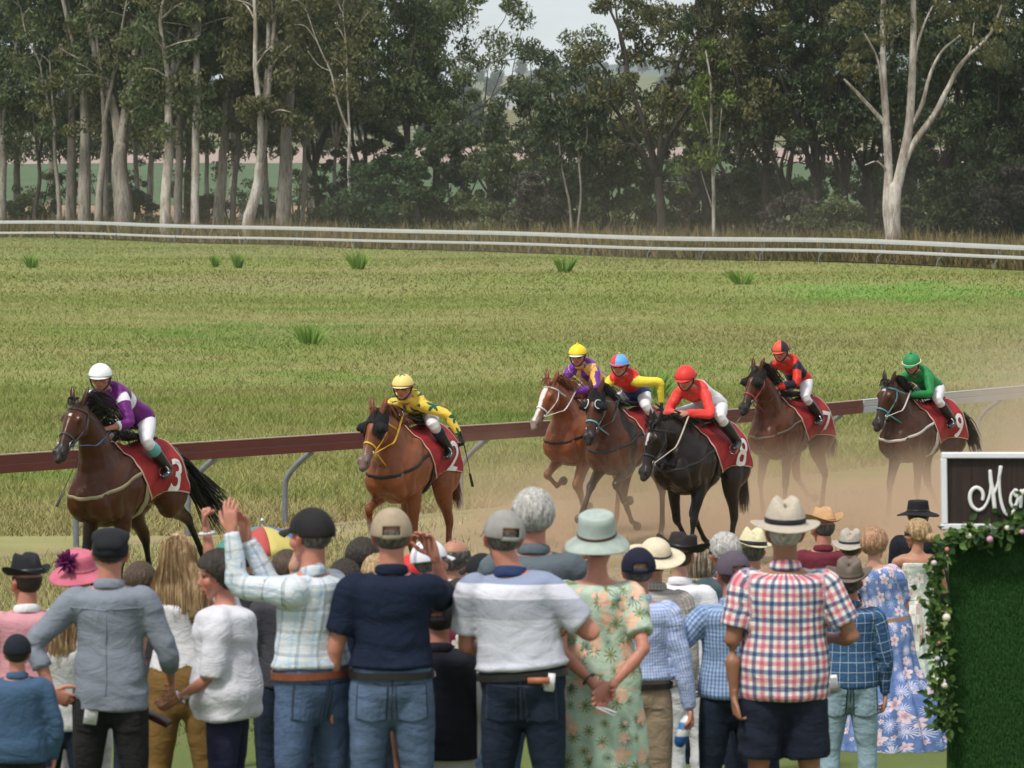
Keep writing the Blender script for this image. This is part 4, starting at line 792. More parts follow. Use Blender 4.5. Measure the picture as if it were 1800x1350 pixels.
def horses():
    HS[1] = make_horse('dark bay horse with saddlecloth number 3, leading the race at the left', horse_at(224, 186), hd(23), ((.062, .019, .007), (.024, .010, .006), (.008, .006, .005), (.024, .020, .019)), [(6, 2, 30), (18, -28, -60), (-62, -40, -30, (-.1, .05)), (-40, -15, 5)], poll=(.98, .02, 2.02), nose_dir=(.66, 0, -.75), head_yaw=2, blaze=(.012, .14, .17), seed=1, breast=(.30, .25, .16), bridle=(.05, .04, .045), reins=(.05, .10, .22), ringbit=True, tail=dict(end=(-1.35, .26, .80), mid=(-1.05, .1, 1.25), spread=.24), mane=dict(col=(.008, .007, .007), len=.17, blow=(-.12, .06, .05)))
    HS[2] = make_horse('chestnut horse in black blinker hood with yellow bridle and number 2', horse_at(726, 172), hd(20), CHE, [(2, -4, 20), (70, -12, -20), (-30, 6, 24), (10, -30, -60)], poll=(.98, 0, 1.79), nose_dir=(.58, 0, -.82), head_yaw=-4, seed=2, hood=dict(col=(.012, .012, .013), to=.27), bridle=(.62, .36, .03), nb=(.62, .36, .03), reins=(.60, .36, .03), breast=(.014, .014, .015), tail=dict(end=(-1.15, .02, .75), mid=(-1.0, 0, 1.35), spread=.12), mane=dict(col=(.15, .045, .02), len=.14, blow=(-.06, .05, .04)), socks=(('f', -1),))
    HS[3] = make_horse('bright chestnut horse with a broad white blaze and white bridle', horse_at(1034, 145), hd(28), LCHE, [(38, -38, -80), (60, -60, -110), (-20, 10, 30), (30, -20, -60)], poll=(1.0, 0, 1.86), nose_dir=(.60, 0, -.80), head_yaw=-8, blaze=(.028, .07, .54), seed=3, bridle=(.62, .60, .56), nb=(.62, .6, .56), reins=(.62, .6, .56), breast=(.02, .02, .02), mane=dict(col=(.20, .07, .03), len=.16, blow=(-.08, .05, .05)), tail=dict(end=(-1.3, .0, .95), mid=(-1.05, 0, 1.4), spread=.16))
    HS[4] = make_horse('bay horse in a black hood with pale eye rims, stretching one foreleg out', horse_at(1106, 150), hd(25), MBAY, [(62, -48, -90), (55, 40, 50), (-35, 0, 20), (12, -40, -70)], poll=(.98, 0, 1.83), nose_dir=(.45, 0, -.89), head_yaw=4, seed=4, hood=dict(col=(.012, .012, .013), to=.25, rings=True), bridle=(.06, .16, .20), nb=(.16, .32, .36), breast=(.02, .025, .03), mane=dict(col=(.010, .008, .008), len=.13, blow=(-.03, .06, .05)), tail=dict(end=(-1.3, .0, .95), mid=(-1.05, 0, 1.4), spread=.16), reins=(.04, .05, .06))
    HS[5] = make_horse('almost black horse with saddlecloth number 8, nearest of the close pack', horse_at(1236, 164), hd(30), BLK, [(20, 14, 40), (-12, -45, -80), (-14, 18, 38), (30, -42, -60)], poll=(1.04, -.06, 1.66), nose_dir=(.38, 0, -.92), head_yaw=-12, scale=.96, seed=5, bridle=(.02, .02, .02), breast=(.02, .02, .022), blaze=(.010, .12, .26), mane=dict(col=(.008, .007, .007), len=.13, blow=(-.10, .05, .03)), tail=dict(end=(-1.05, .0, .62), mid=(-1.0, 0, 1.3), spread=.12), reins=(.45, .38, .30))
    HS[6] = make_horse('dark bay horse in a dark hood with yellow emblem and number 7', horse_at(1392, 137), hd(33), MBAY, [(8, 4, 30), (16, -10, -10), (-34, 12, 30), (-20, -50, -80)], poll=(.93, 0, 2.0), nose_dir=(.58, 0, -.82), head_yaw=-4, seed=6, hood=dict(col=(.016, .013, .012), to=.25), bridle=(.30, .05, .04), breast=(.12, .09, .07), tail=dict(end=(-1.1, .0, .85), mid=(-1.0, 0, 1.4), spread=.14))
    HS[7] = make_horse('dark brown horse with a white star, teal bridle and white breast strap, last at right', horse_at(1624, 139), hd(35), DBAY, [(8, -4, 20), (22, 6, 14), (-40, 0, 20), (-16, -40, -60)], poll=(.92, 0, 1.86), nose_dir=(.48, 0, -.87), head_yaw=-4, blaze=(.022, .08, .125), seed=7, bridle=(.07, .25, .28), nb=(.07, .25, .28), breast=(.55, .54, .50), tail=dict(end=(-1.25, .10, .98), mid=(-1.05, .05, 1.38), spread=.16), reins=(.5, .5, .45))
horses()
for k_, t_ in ((1, '3'), (2, '2'), (5, '8'), (6, '7'), (7, '9')): cloth_number(HS[k_], t_)
# ================================================================ people
def skinmat():
    b = NB('skin', .5, .35); a = b.attr('tint'); v = b.obj(); n_ = b.noise(14, v, 4); hs = b.n('HueSaturation'); b.l(a.outputs['Color'], hs.inputs['Color']); b.l(b.ramp(n_, [(.3, .88), (.7, 1.08)]), hs.inputs['Value']); b.col(hs.outputs[0])
    b.b.inputs['Subsurface Weight'].default_value = .08; b.b.inputs['Subsurface Radius'].default_value = (.02, .008, .004); b.b.inputs['Subsurface Scale'].default_value = .3; return b.m
M_SKIN = skinmat()
SK = {'fair': (.50, .27, .19), 'tan': (.42, .20, .125), 'red': (.47, .20, .14), 'brown': (.30, .14, .085)}
def cloth_mat(name, fn, rough=.85, wr=1.):
    if name in _M: return _M[name]
    b = NB(name, rough, .15); v = b.attr('cuv').outputs['Vector']; o = b.obj()
    fn(b, v, o)
    n1 = b.noise(5.0, b.obj((1, 1, 2.0)), 5, .6, dist=1.1); n3 = b.noise(3.2, b.obj((2.2, 2.2, .8)), 4, .6, dist=.8); n2 = b.noise(140, o, 2); b.bump(b.math('ADD', b.math('ADD', n1, b.math('MULTIPLY', n3, .7)), b.math('MULTIPLY', n2, .05)), .38 * wr, .05); _M[name] = b.m; return b.m
def solid(name, c, var=.1, rough=.85, wr=1.):
    def f(b, v, o): b.col(b.ramp(b.noise(3, o, 5), [(.3, tuple(x * (1 - var) for x in c)), (.7, tuple(min(1, x * (1 + var)) for x in c))]))
    return cloth_mat(name, f, rough, wr)
def denim(name, c, fade=1.5):
    def f(b, v, o):
        n1 = b.noise(4, b.obj((1, 1, .5)), 5, .6); n2 = b.noise(90, b.obj((1, 1, .3)), 2); c1 = b.mix(b.ramp(n1, [(.38, 0), (.68, 1)]), c, tuple(min(1, x * fade) for x in c)); b.col(b.mix(b.math('MULTIPLY', n2, .35), c1, tuple(x * .6 for x in c)))
    return cloth_mat(name, f, .9, 1.1)
def plaid(name, period, su, sv, mode='MULTIPLY', fac=1., wr=1.):
    def f(b, v, o):
        s = b.sep(v); fu = b.math('FRACT', b.math('DIVIDE', b.math('ADD', s[0], 10.), period)); fv = b.math('FRACT', b.math('DIVIDE', b.math('ADD', s[1], 10.), period))
        b.col(b.mix(fac, b.ramp(fu, su, True), b.ramp(fv, sv, True), mode))
    return cloth_mat(name, f, .85, wr)
W = (.74, .74, .73)
def lines(base, segs):
    """segs: (position, width, colour) on a base"""
    st = [(0, base)]
    for p, w_, c in segs: st += [(p, c), (p + w_, base)]
    return st
def floral(name, base, petal, centre, leaf, scale, th=.42, dark=None, palm=False):
    """flowers and fronds: every voronoi cell carries a petalled shape round its centre point"""
    def f(b, v, o):
        c = b.mix(b.ramp(b.noise(9, v, 4), [(.42, 0), (.62, 1)]), base, tuple(x * .78 for x in base))
        def layer(c, sc, off_, n, r0, r1, col, ctr, prob, sharp=1.):
            m1 = b.n('Mapping'); m1.inputs['Location'].default_value = (off_, off_ * .7, 0); m1.inputs['Scale'].default_value = (sc, sc, 0); b.l(v, m1.inputs[0])
            vo = b.n('TexVoronoi'); vo.inputs['Scale'].default_value = 1; vo.inputs['Randomness'].default_value = .85; vo.voronoi_dimensions = '2D'; b.l(m1.outputs[0], vo.inputs[0])
            df = b.n('VectorMath', operation='SUBTRACT'); b.l(m1.outputs[0], df.inputs[0]); b.l(vo.outputs['Position'], df.inputs[1]); s = b.sep(df.outputs[0]); sc_ = b.n('SeparateColor'); b.l(vo.outputs['Color'], sc_.inputs[0])
            a = b.math('ADD', b.math('ARCTAN2', s[1], s[0]), b.math('MULTIPLY', sc_.outputs[1], 6.28)); r = b.math('SQRT', b.math('ADD', b.math('MULTIPLY', s[0], s[0]), b.math('MULTIPLY', s[1], s[1])))
            pt = b.math('POWER', b.math('ABSOLUTE', b.math('COSINE', b.math('MULTIPLY', a, n / 2))), sharp); lim = b.math('ADD', r0, b.math('MULTIPLY', pt, r1)); lim = b.math('MULTIPLY', lim, b.math('ADD', .65, b.math('MULTIPLY', sc_.outputs[2], .5)))
            m = b.math('MULTIPLY', b.math('LESS_THAN', r, lim), b.math('LESS_THAN', sc_.outputs[0], prob)); cc = b.mix(b.ramp(b.math('DIVIDE', r, lim), [(.15, 1), (.55, .0)]), col, ctr); cc = b.mix(b.math('MULTIPLY', b.noise(40, v, 2), .5), cc, tuple(min(1, x * 1.35) for x in col)); return b.mix(m, c, cc)
        c = layer(c, scale * 1.5, 3.1, 9, .08, .36, leaf, leaf, .75, 3.); c = layer(c, scale * 1.25, 8.7, 14, .06, .40, tuple(x * 1.2 for x in (dark or leaf)), (dark or leaf), .55, 4.)
        c = layer(c, scale, 0., 5, .14, .22, petal, centre, .6, .8); c = layer(c, scale * 2.2, 5.3, 5, .12, .18, petal, centre, .3, .8); b.col(c)
    return cloth_mat(name, f, .85, .8)
def stripes_v(name, stops):   # bands by arc length down the garment (for the polo)
    def f(b, v, o):
        s = b.sep(o); b.col(b.ramp(b.math('SUBTRACT', s[2], 0.8), stops, True))
    return cloth_mat(name, f, .85, .8)

def rotv(v, ax, deg): return Matrix.Rotation(R(deg), 3, ax) @ Vector(v)
def stand(H=1.78, lean=0, swx=0, head_yaw=0, head_pitch=0, head_tilt=0, armL=None, armR=None, legs=None, fat=1., twist=0, shw=1., nkx=0.):
    """joints of a standing person facing +Y (X to the right). arm=(upper dir, fore dir[, palm normal, curl])"""
    k = H / 1.78; V3 = lambda *a: Vector(a)
    J = dict(k=k, fat=fat)
    J['pelvis'] = V3(swx * .3, 0, .95); J['chest'] = V3(swx * .2, lean * .35, 1.30); J['chest'].x += nkx * .55; J['neck'] = V3(nkx, lean * .7 - .01, 1.49)
    sx = Matrix.Rotation(R(twist), 3, 'Z') @ V3(1, 0, 0); J['sx'] = sx; J['hx'] = V3(1, 0, 0)
    hm = Matrix.Rotation(R(head_yaw), 3, 'Z') @ Matrix.Rotation(R(-head_pitch), 3, 'X') @ Matrix.Rotation(R(head_tilt), 3, 'Y'); J['hm'] = hm
    J['head'] = J['neck'] + V3(0, lean * .15 + .022, .046) + hm @ V3(0, .0, .116)
    for s, nm, arm in ((-1, 'L', armL), (1, 'R', armR)):
        S = J['neck'] + sx * (s * .180 * shw * (.85 + .15 * fat)) + V3(0, -.005, -.082); arm = arm or ((s * .16, .02, -1), (s * .02, .18, -1))
        u = Vector(arm[0]).normalized(); f = Vector(arm[1]).normalized(); E = S + u * .295; Wr = E + f * .255
        J['sh' + nm], J['el' + nm], J['wr' + nm], J['fd' + nm] = S, E, Wr, f
        J['hn' + nm] = arm[2] if len(arm) > 2 else None; J['hc' + nm] = arm[3] if len(arm) > 3 else 28; J['hd' + nm] = arm[4] if len(arm) > 4 else None
        lg = (legs or {}).get(nm, (s * .02, 0, 0)); J['hip' + nm] = J['pelvis'] + V3(s * .092, 0, -.03); J['kn' + nm] = V3(s * .105 + lg[0] + swx * .2, .01 + lg[1] * .5, .50); J['an' + nm] = V3(s * .11 + lg[0] * 1.6, -.02 + lg[1], .08); J['ft' + nm] = V3(s * .02, 1, 0)
    for q in list(J):
        if isinstance(J[q], Vector) and q not in ('sx', 'hx') and not q.startswith('fd') and not q.startswith('ft'): J[q] = J[q] * k
    return J
def ik(J, nm, tgt, hint=(0, 0, -1), palm=None, curl=None, hd_=None):
    k = J['k']; S = J['sh' + nm]; T_ = Vector(tgt); a, b = .295 * k, .255 * k; d = T_ - S; L_ = min(d.length, (a + b) * .995); d = d.normalized(); x = (a * a - b * b + L_ * L_) / (2 * L_); h = math.sqrt(max(0, a * a - x * x)); hv = Vector(hint); hv = (hv - d * hv.dot(d)).normalized(); E = S + d * x + hv * h; Wr = S + d * L_
    J['el' + nm], J['wr' + nm], J['fd' + nm] = E, Wr, (Wr - E).normalized()
    if palm is not None: J['hn' + nm] = palm
    if curl is not None: J['hc' + nm] = curl
    J['hd' + nm] = hd_
TORSO = [(-.16, .10, .095), (-.06, .165, .118), (.04, .176, .124), (.14, .168, .118), (.28, .152, .108), (.42, .150, .110), (.58, .162, .118), (.74, .176, .118), (.86, .176, .104), (.93, .135, .085), (.975, .086, .068), (1.01, .070, .064)]
FEM = [(-.16, .11, .10), (-.06, .178, .122), (.04, .184, .126), (.14, .170, .116), (.28, .140, .100), (.42, .132, .10), (.58, .145, .112), (.74, .152, .116), (.86, .152, .096), (.93, .115, .076), (.975, .072, .060), (1.01, .060, .056)]
def torso_chain(J, prof, d=0., t0=-1, t1=2, col=None, fa=None):
    k = J['k']; fat = J['fat'] if fa is None else fa; p0, p1, p2 = J['pelvis'], J['chest'], J['neck']
    def at(t):
        if t < 0: return p0 + (p1 - p0).normalized() * t * .58 * k * 1.0
        m = p1 * 2 - (p0 + p2) / 2; return p0 * (1 - t) ** 2 + m * 2 * t * (1 - t) + p2 * t * t
    pts, a, b, sd = [], [], [], []
    for t, w_, dp in prof:
        if t < t0 or t > t1: continue
        q = math.exp(-((t - .25) / .38) ** 2) * (fat - 1); f2 = (fat - 1) * (1 - max(0, min(1, (t - .8) / .15))); pts.append(at(t) + Vector((0, 1, 0)) * q * .05 * k); a.append((w_ * (1 + q * .9 + f2 * .25) + d) * k); b.append((dp * (1 + q * 1.3 + f2 * .3) + d) * k); sd.append(J['hx'].lerp(J['sx'], max(0, min(1, t))))
    return Chain(pts, a, b, sd, 3)
def hand(J, nm, scale=1.):
    """palm, four unequal bent fingers and a thumb; returns raw MB"""
    k = J['k'] * scale; wr = J['wr' + nm]; f = J['fd' + nm]; s = -1 if nm == 'L' else 1
    d = Vector(J['hd' + nm]).normalized() if J['hd' + nm] else f; pn = J['hn' + nm]; pn = Vector(pn) if pn else Vector((-s, 0, 0)); pn = (pn - d * pn.dot(d)).normalized(); ac = d.cross(pn).normalized()
    # thumb side: for a right hand with palm normal pn and direction d
    tsd = ac * (1 if nm == 'R' else -1); tsd = -tsd; curl = J['hc' + nm]; mb = MB()
    mb.tube([wr - f * .03 * k, wr, wr + d * .03 * k, wr + d * .065 * k, wr + d * .088 * k], [.026 * k, .027 * k, .038 * k, .042 * k, .038 * k], [.020 * k, .019 * k, .017 * k, .014 * k, .011 * k], side=ac, n=14, dens=2)
    for i, (o_, L_) in enumerate(((.031, .072), (.0105, .080), (-.0105, .074), (-.031, .058))):
        b0 = wr + d * (.084 - .006 * abs(i - 1.2)) * k + tsd * o_ * k; pts = [b0 - d * .02 * k, b0]; dir_ = d.copy(); c_ = curl * (1 + .12 * i)
        if curl < 45: dir_ = (d + tsd * o_ * 4.5).normalized()
        for q, seg in enumerate((.42, .33, .27)):
            dir_ = Matrix.Rotation(R(c_ * (1 if q else .8)), 3, dir_.cross(pn).normalized()) @ dir_; pts.append(pts[-1] + dir_ * L_ * seg * k)
        r = .0088 * k; mb.tube(pts, [r * 1.1, r * 1.12, r * 1.05, r * .98, r * .8], n=9, dens=3)
    tb_ = wr + d * .022 * k + tsd * .026 * k; sp = .95 if curl < 45 else .35
    t1_ = tb_ + (d * .8 + tsd * sp + pn * .25).normalized() * .040 * k; t2 = t1_ + (d * 1 + tsd * sp * .6 + pn * (.2 if curl < 45 else 1.2)).normalized() * .030 * k; t3 = t2 + (d * 1 + tsd * (.25 if curl < 45 else -.8) + pn * .2).normalized() * .026 * k
    mb.tube([tb_ - d * .015 * k - tsd * .01 * k, tb_, t1_, t2, t3], [.014 * k, .014 * k, .011 * k, .0105 * k, .0085 * k], n=10, dens=3); return mb
def head_parts(J, fem=False):
    k = J['k'] * 1.07; h = J['head']; M = J['hm']; T = lambda x, y, z: h + M @ Vector((x, y, z)) * k; mb = MB()
    mb.ell(T(0, -.012, .032), (.074 * k, .094 * k, .084 * k), M, 20, 14)
    mb.ell(T(0, .018, -.02), (.064 * k, .072 * k, .075 * k), M, 18, 12)
    mb.tube([T(0, .02, -.045), T(0, .045, -.080), T(0, .058, -.103)], [.055 * k, .046 * k, .026 * k], [.045 * k, .036 * k, .018 * k], side=M @ Vector((1, 0, 0)), n=14)
    mb.tube([T(0, .078, .012), T(0, .092, -.008), T(0, .108, -.030), T(0, .092, -.040)], [.008 * k, .011 * k, .016 * k, .014 * k], [.012 * k, .014 * k, .014 * k, .008 * k], side=M @ Vector((1, 0, 0)), n=10)
    mb.tube([T(-.05, .062, .022), T(-.02, .078, .026), T(.02, .078, .026), T(.05, .062, .022)], .012 * k, n=8)
    mb.tube([T(-.024, .078, -.062), T(0, .090, -.060), T(.024, .078, -.062)], [.005 * k, .010 * k, .005 * k], n=8); mb.tube([T(-.02, .077, -.073), T(0, .087, -.074), T(.02, .077, -.073)], [.004 * k, .009 * k, .004 * k], n=8)
    for s in (1, -1):
        mb.ell(T(s * .050, .052, -.025), (.022 * k, .024 * k, .026 * k), M, 10, 8)
        mb.tube([T(s * .072, .010, -.035), T(s * .080, -.005, -.015), T(s * .086, -.018, .008), T(s * .080, -.012, .022), T(s * .074, .004, .018)], [.007 * k, .009 * k, .009 * k, .007 * k, .006 * k], [.012 * k, .016 * k, .016 * k, .012 * k, .008 * k], side=M @ Vector((s, -.35, 0)), n=8)
    return mb, T
def finish_garment(mb, chains, vox, mat, name, parent, uvr, wrk=.006, seed=0, smooth=3, ff=None, J_=None):
    me = remesh(mb, vox, smooth, .5); V = getco(me); Nn = getno(me)
    ci, s_, th, rr, _ = locate(chains, V)
    mr = np.array([float(np.mean(c.a + c.b)) / 2 for c in chains]); u = th * np.where(ci == 0, uvr * 1.12, mr[ci]); v = s_ + ci * .037
    sdv = (J_['neck'] - J_['pelvis']).normalized(); pv_ = np.array(J_['pelvis']); v = np.where((ci == 0) | (ci >= 3) | (len(chains) < 3), (V - pv_) @ np.array(sdv) + .6, v)
    # the seam of the torso's angle is at its front; angle 0 = right side
    c0 = ci == 0; t2 = np.mod(th + math.pi / 2 + math.pi, 2 * math.pi) - math.pi; u = np.where(c0, t2 * uvr, u)
    vattr(me, 'cuv', np.stack([u, v, ci.astype(float)], 1))
    if wrk:
        w1 = wob(V, (7, 7, 20), seed, 6, 1.2); w2 = wob(V, (16, 16, 6), seed + 5, 5, 1.0); zl = V[:, 2].min(); am = wrk * (.7 + .7 * np.clip(wob(V, 4, seed + 9), -1, 1)) * (.75 + .8 * np.exp(-((V[:, 2] - zl - .07) / .09) ** 2)); w1 = np.sign(w1) * np.abs(w1) ** .8; V = V + Nn * (am * (w1 * .75 + w2 * .35))[:, None]
    if ff: V = ff(V, Nn)
    setco(me, V); return link(name, me, mat, parent)
def off(root, c): return c
def person(label, pos, rot, J, skin='tan', shirt=None, trousers=None, hair=None, hat=None, group='spectators watching the race', fem=False, shoes=True, sleeve='long', hem=-.10, shirt_d=.016, skirt=None, vox=.013, tucked=True, belt=None, collar=True, seed=0, face=None, facehair=None, glasses=None, gloves=None, name='person', z=None, neckline=None, wrk=.006, cuffdark=None, extra=None, bootcol=None, handv=.0042):
    k = J['k']; prof = FEM if fem else TORSO; sk = np.array(SK[skin] if isinstance(skin, str) else skin)
    tz = zgf(pos[0], pos[1]) if z is None else z
    # ---- body
    mb = MB(); tor = torso_chain(J, [q for q in prof if q[0] < .98], -.006); mb.add(*tor.geo(18)); nk = J['neck']; hb = J['head'] + J['hm'] @ Vector((0, -.018, -.05)) * k
    mb.tube([nk - (nk - J['chest']).normalized() * .05 * k, nk, (nk + hb) / 2, hb], [.058 * k, .064 * k * (.86 if fem else 1), .060 * k * (.84 if fem else 1), .060 * k * (.84 if fem else 1)], [.052 * k, .060 * k, .058 * k, .060 * k], side=J['sx'], n=14)
    armr = (.88 if fem else 1) * (.9 + .12 * J['fat']); sq = 1. if (sleeve == 'none' or not shirt) else .70
    for nm in 'LR':
        S, E, Wr = J['sh' + nm], J['el' + nm], J['wr' + nm]; mb.tube([S.lerp(J['neck'], .35), S, S.lerp(E, .4), E, E.lerp(Wr, .3), E.lerp(Wr, .75), Wr], np.array([.055 * sq, .060 * sq, .050, .041, .043, .030, .026]) * k * armr, np.array([.05 * sq, .056 * sq, .048, .040, .041, .027, .021]) * k * armr, side=(0, 0, 1), n=12)
        Hp, Kn, An = J['hip' + nm], J['kn' + nm], J['an' + nm]; mb.tube([Hp, Hp.lerp(Kn, .3), Hp.lerp(Kn, .7), Kn, Kn.lerp(An, .3), Kn.lerp(An, .75), An], np.array([.085, .083, .066, .052, .055, .038, .034]) * k * (.85 + .15 * J['fat']), side=(1, 0, 0), n=12)
        ft = Vector(J['ft' + nm]).normalized(); mb.tube([An + Vector((0, 0, -.02)) * k - ft * .04 * k, An - Vector((0, 0, .03)) * k + ft * .07 * k, An - Vector((0, 0, .05)) * k + ft * .16 * k], [.034 * k, .038 * k, .03 * k], [.03 * k, .025 * k, .018 * k], side=(1, 0, 0), n=10)
    bme = remesh(mb, .014, 4); allv = [getco(bme)]; MM = MB(); MM.add(getco(bme), [tuple(p.vertices) for p in bme.polygons]); bpy.data.meshes.remove(bme)
    hp_, T = head_parts(J, fem); hme = remesh(hp_, .0075 if face is None else .0062, 2, .5); hv = getco(hme); n_h0 = MM.n; MM.add(hv, [tuple(p.vertices) for p in hme.polygons]); bpy.data.meshes.remove(hme); n_h1 = MM.n
    for nm in 'LR':
        if gloves is None:
            h_ = remesh(hand(J, nm), handv * k / 1.0, 1, .4); MM.add(getco(h_), [tuple(p.vertices) for p in h_.polygons]); bpy.data.meshes.remove(h_)
    n_e = MM.n
    Mi = J['hm'].inverted()
    me = MM.mesh('person'); V = getco(me); colr = np.tile(sk, (len(V), 1)); 
    loc = (V - np.array(J['head'])) @ np.array(Mi).T / k / 1.07; hm_ = np.zeros(len(V), bool); hm_[n_h0:n_h1] = True
    ears = hm_ & (np.abs(loc[:, 0]) > .070); colr[ears] *= np.array([1.12, .82, .78])
    lips = hm_ & (loc[:, 1] > .074) & (np.abs(loc[:, 2] + .067) < .012) & (np.abs(loc[:, 0]) < .026); colr[lips] = sk * np.array([.95, .5, .5])
    eyes = hm_ & (loc[:, 1] > .05) & (np.abs(loc[:, 2] - .005) < .007) & (np.abs(np.abs(loc[:, 0]) - .032) < .013); colr[eyes] = (.05, .035, .03)
    brow = hm_ & (loc[:, 1] > .05) & (np.abs(loc[:, 2] - .024) < .005) & (np.abs(np.abs(loc[:, 0]) - .033) < .018); colr[brow] = (.10, .06, .04)
    cheeks = hm_ & (loc[:, 1] > .03) & (np.abs(loc[:, 2] + .03) < .025) & (np.abs(np.abs(loc[:, 0]) - .045) < .02); colr[cheeks] *= np.array([1.1, .88, .85])
    if facehair: m_ = hm_ & (loc[:, 1] > .0) & (loc[:, 2] < -.035) & ~lips; colr[m_] = colr[m_] * .5 + np.array(facehair) * .5
    vattr(me, 'tint', colr, 'FLOAT_COLOR'); root = link(name, me, M_SKIN); root.location = (pos[0], pos[1], tz); root.rotation_euler = (0, 0, rot); tag(root, label, 'person', group)
    G = dict(root=root, J=J, T=T, k=k)
    
    # ---- trousers
    if trousers:
        mb = MB(); ch = []; t = torso_chain(J, prof, .006, -1, .16); ch.append(t); mb.add(*t.geo(18)); short = trousers.get('short', 0)
        for nm in 'LR':
            Hp, Kn, An = J['hip' + nm], J['kn' + nm], J['an' + nm]; Hp2 = Hp + Vector((0, 0, .03 * k)); wd = trousers.get('w', 1.) * (.85 + .15 * J['fat'])
            if short: c = Chain([Hp2, Hp.lerp(Kn, .3), Hp.lerp(Kn, .7), Hp.lerp(Kn, short)], np.array([.098, .102, .098, .100]) * k * wd, np.array([.10, .102, .096, .098]) * k * wd, (1, 0, 0), 3)
            elif trousers.get('calf'): c = Chain([Hp2, Hp.lerp(Kn, .3), Hp.lerp(Kn, .7), Kn, Kn.lerp(An, .3)], np.array([.098, .096, .082, .066, .060]) * k * wd, np.array([.10, .098, .084, .068, .061]) * k * wd, (1, 0, 0), 3)
            else: c = Chain([Hp2, Hp.lerp(Kn, .3), Hp.lerp(Kn, .7), Kn, Kn.lerp(An, .4), Kn.lerp(An, .8), An - Vector((0, 0, .02))], np.array([.098, .096, .082, .068, .067, .060, .062]) * k * wd, np.array([.10, .098, .084, .070, .069, .062, .066]) * k * wd, (1, 0, 0), 3)
            ch.append(c); mb.add(*c.geo(14, short == 0))
        tr = finish_garment(mb, ch, vox, trousers['mat'], trousers.get('name', 'trousers'), root, .17 * k, trousers.get('wrk', .007), seed + 3, J_=J); G['trousers'] = tr
    # ---- shirt
    if shirt:
        mb = MB(); ch = []; pr = [(a, b + shirt_d * (1 if a < .9 else .35), c + shirt_d * (1 if a < .9 else .35)) for a, b, c in prof if a >= hem + .02]
        w0, d0 = np.interp(hem, [q[0] for q in prof], [q[1] for q in prof]), np.interp(hem, [q[0] for q in prof], [q[2] for q in prof])
        if hem < .05: w0 = max(w0, .176 if not fem else .184); d0 = max(d0, .124)
        if hem < -.03: pr = [(t_, max(w_, .176 + shirt_d) if t_ < .02 else w_, max(d_, .122 + shirt_d) if t_ < .02 else d_) for t_, w_, d_ in pr]
        pr = [(hem, w0 + (shirt_d if hem < .05 else .012), d0 + (shirt_d if hem < .05 else .012))] + ([(hem + .025, w0 + shirt_d + .006, d0 + shirt_d + .006)] if hem > .05 else []) + [q for q in pr if q[0] > hem + .03]
        nlow = neckline if neckline else 1.0; pr = [q for q in pr if q[0] <= nlow]
        t = torso_chain(J, pr); ch.append(t); mb.add(*t.geo(22, False))
        if not neckline:
            dn = (J['chest'] - J['neck']).normalized() * k; mb.tube([J['shL'].lerp(J['neck'], .25) + dn * .012, J['shL'].lerp(J['neck'], .62) + dn * .022, J['neck'] + dn * .030, J['shR'].lerp(J['neck'], .62) + dn * .022, J['shR'].lerp(J['neck'], .25) + dn * .012], np.array([.060, .064, .060, .064, .060]) * k, np.array([.052, .046, .042, .046, .052]) * k + shirt_d * .2, side=(0, 1, 0), n=14, dens=3)
        for nm in 'LR':
            S, E, Wr = J['sh' + nm], J['el' + nm], J['wr' + nm]; sv = sleeve if isinstance(sleeve, str) else sleeve[0 if nm == 'L' else 1]; ar = armr
            if sv == 'none': continue
            fr = S.lerp(J['neck'], .32)
            if sv == 'long': c = Chain([fr, S, S.lerp(E, .45), E, E.lerp(Wr, .4), Wr], np.array([.060, .072, .064, .056, .050, .038]) * k * ar, np.array([.056, .068, .062, .054, .048, .036]) * k * ar, (0, 0, 1), 3)
            elif sv == 'roll': c = Chain([fr, S, S.lerp(E, .45), E, E.lerp(Wr, .35), E.lerp(Wr, .5)], np.array([.060, .072, .064, .056, .051, .053]) * k * ar, None, (0, 0, 1), 3)
            elif sv == 'elbow': c = Chain([fr, S, S.lerp(E, .45), S.lerp(E, .85), S.lerp(E, 1.08)], np.array([.066, .084, .092, .094, .085]) * k * ar, None, (0, 0, 1), 3)
            else: c = Chain([fr, S, S.lerp(E, .4), S.lerp(E, .72)], np.array([.060, .074, .074, .076]) * k * ar, None, (0, 0, 1), 3)
            ch.append(c); mb.add(*c.geo(16, False))
        if skirt:
            z0 = skirt['len']; pv = J['pelvis']; sw = skirt.get('w', .34); c = Chain([pv + Vector((0, 0, .16 * k)), pv + Vector((0, 0, .02)), pv + Vector((0, 0, -.25 * k)), pv + Vector((0, 0, -.55 * k)), Vector((pv.x, pv.y, z0))], np.array([.15, .20, .24, .24 + (sw - .24) * .6, sw]) * k * (.7 + .3 * J['fat']), np.array([.12, .165, .20, .20 + (sw - .24) * .6, sw * .9]) * k * (.7 + .3 * J['fat']), (1, 0, 0), 3)
            while len(ch) < 3: ch.append(c)
            ch.append(c); mb.add(*c.geo(20, False))
        def ff(V, Nn):
            if skirt:
                pv = J['pelvis']; dz = np.clip((pv.z - .0 - V[:, 2]) / .5, 0, 1); a = np.arctan2(V[:, 1] - pv.y, V[:, 0] - pv.x); n_ = Nn * np.array([1, 1, 0]); V = V + n_ * (dz * skirt.get('fold', .025) * (np.sin(a * 11 + 1.5 * np.sin(a * 2 + seed) + V[:, 2] * 1.5)))[:, None]
            return V
        sh_ = finish_garment(mb, ch, vox, shirt, 'dress' if skirt else 'shirt', root, .165 * k * J['fat'], wrk, seed, ff=ff, J_=J); G['shirt'] = sh_
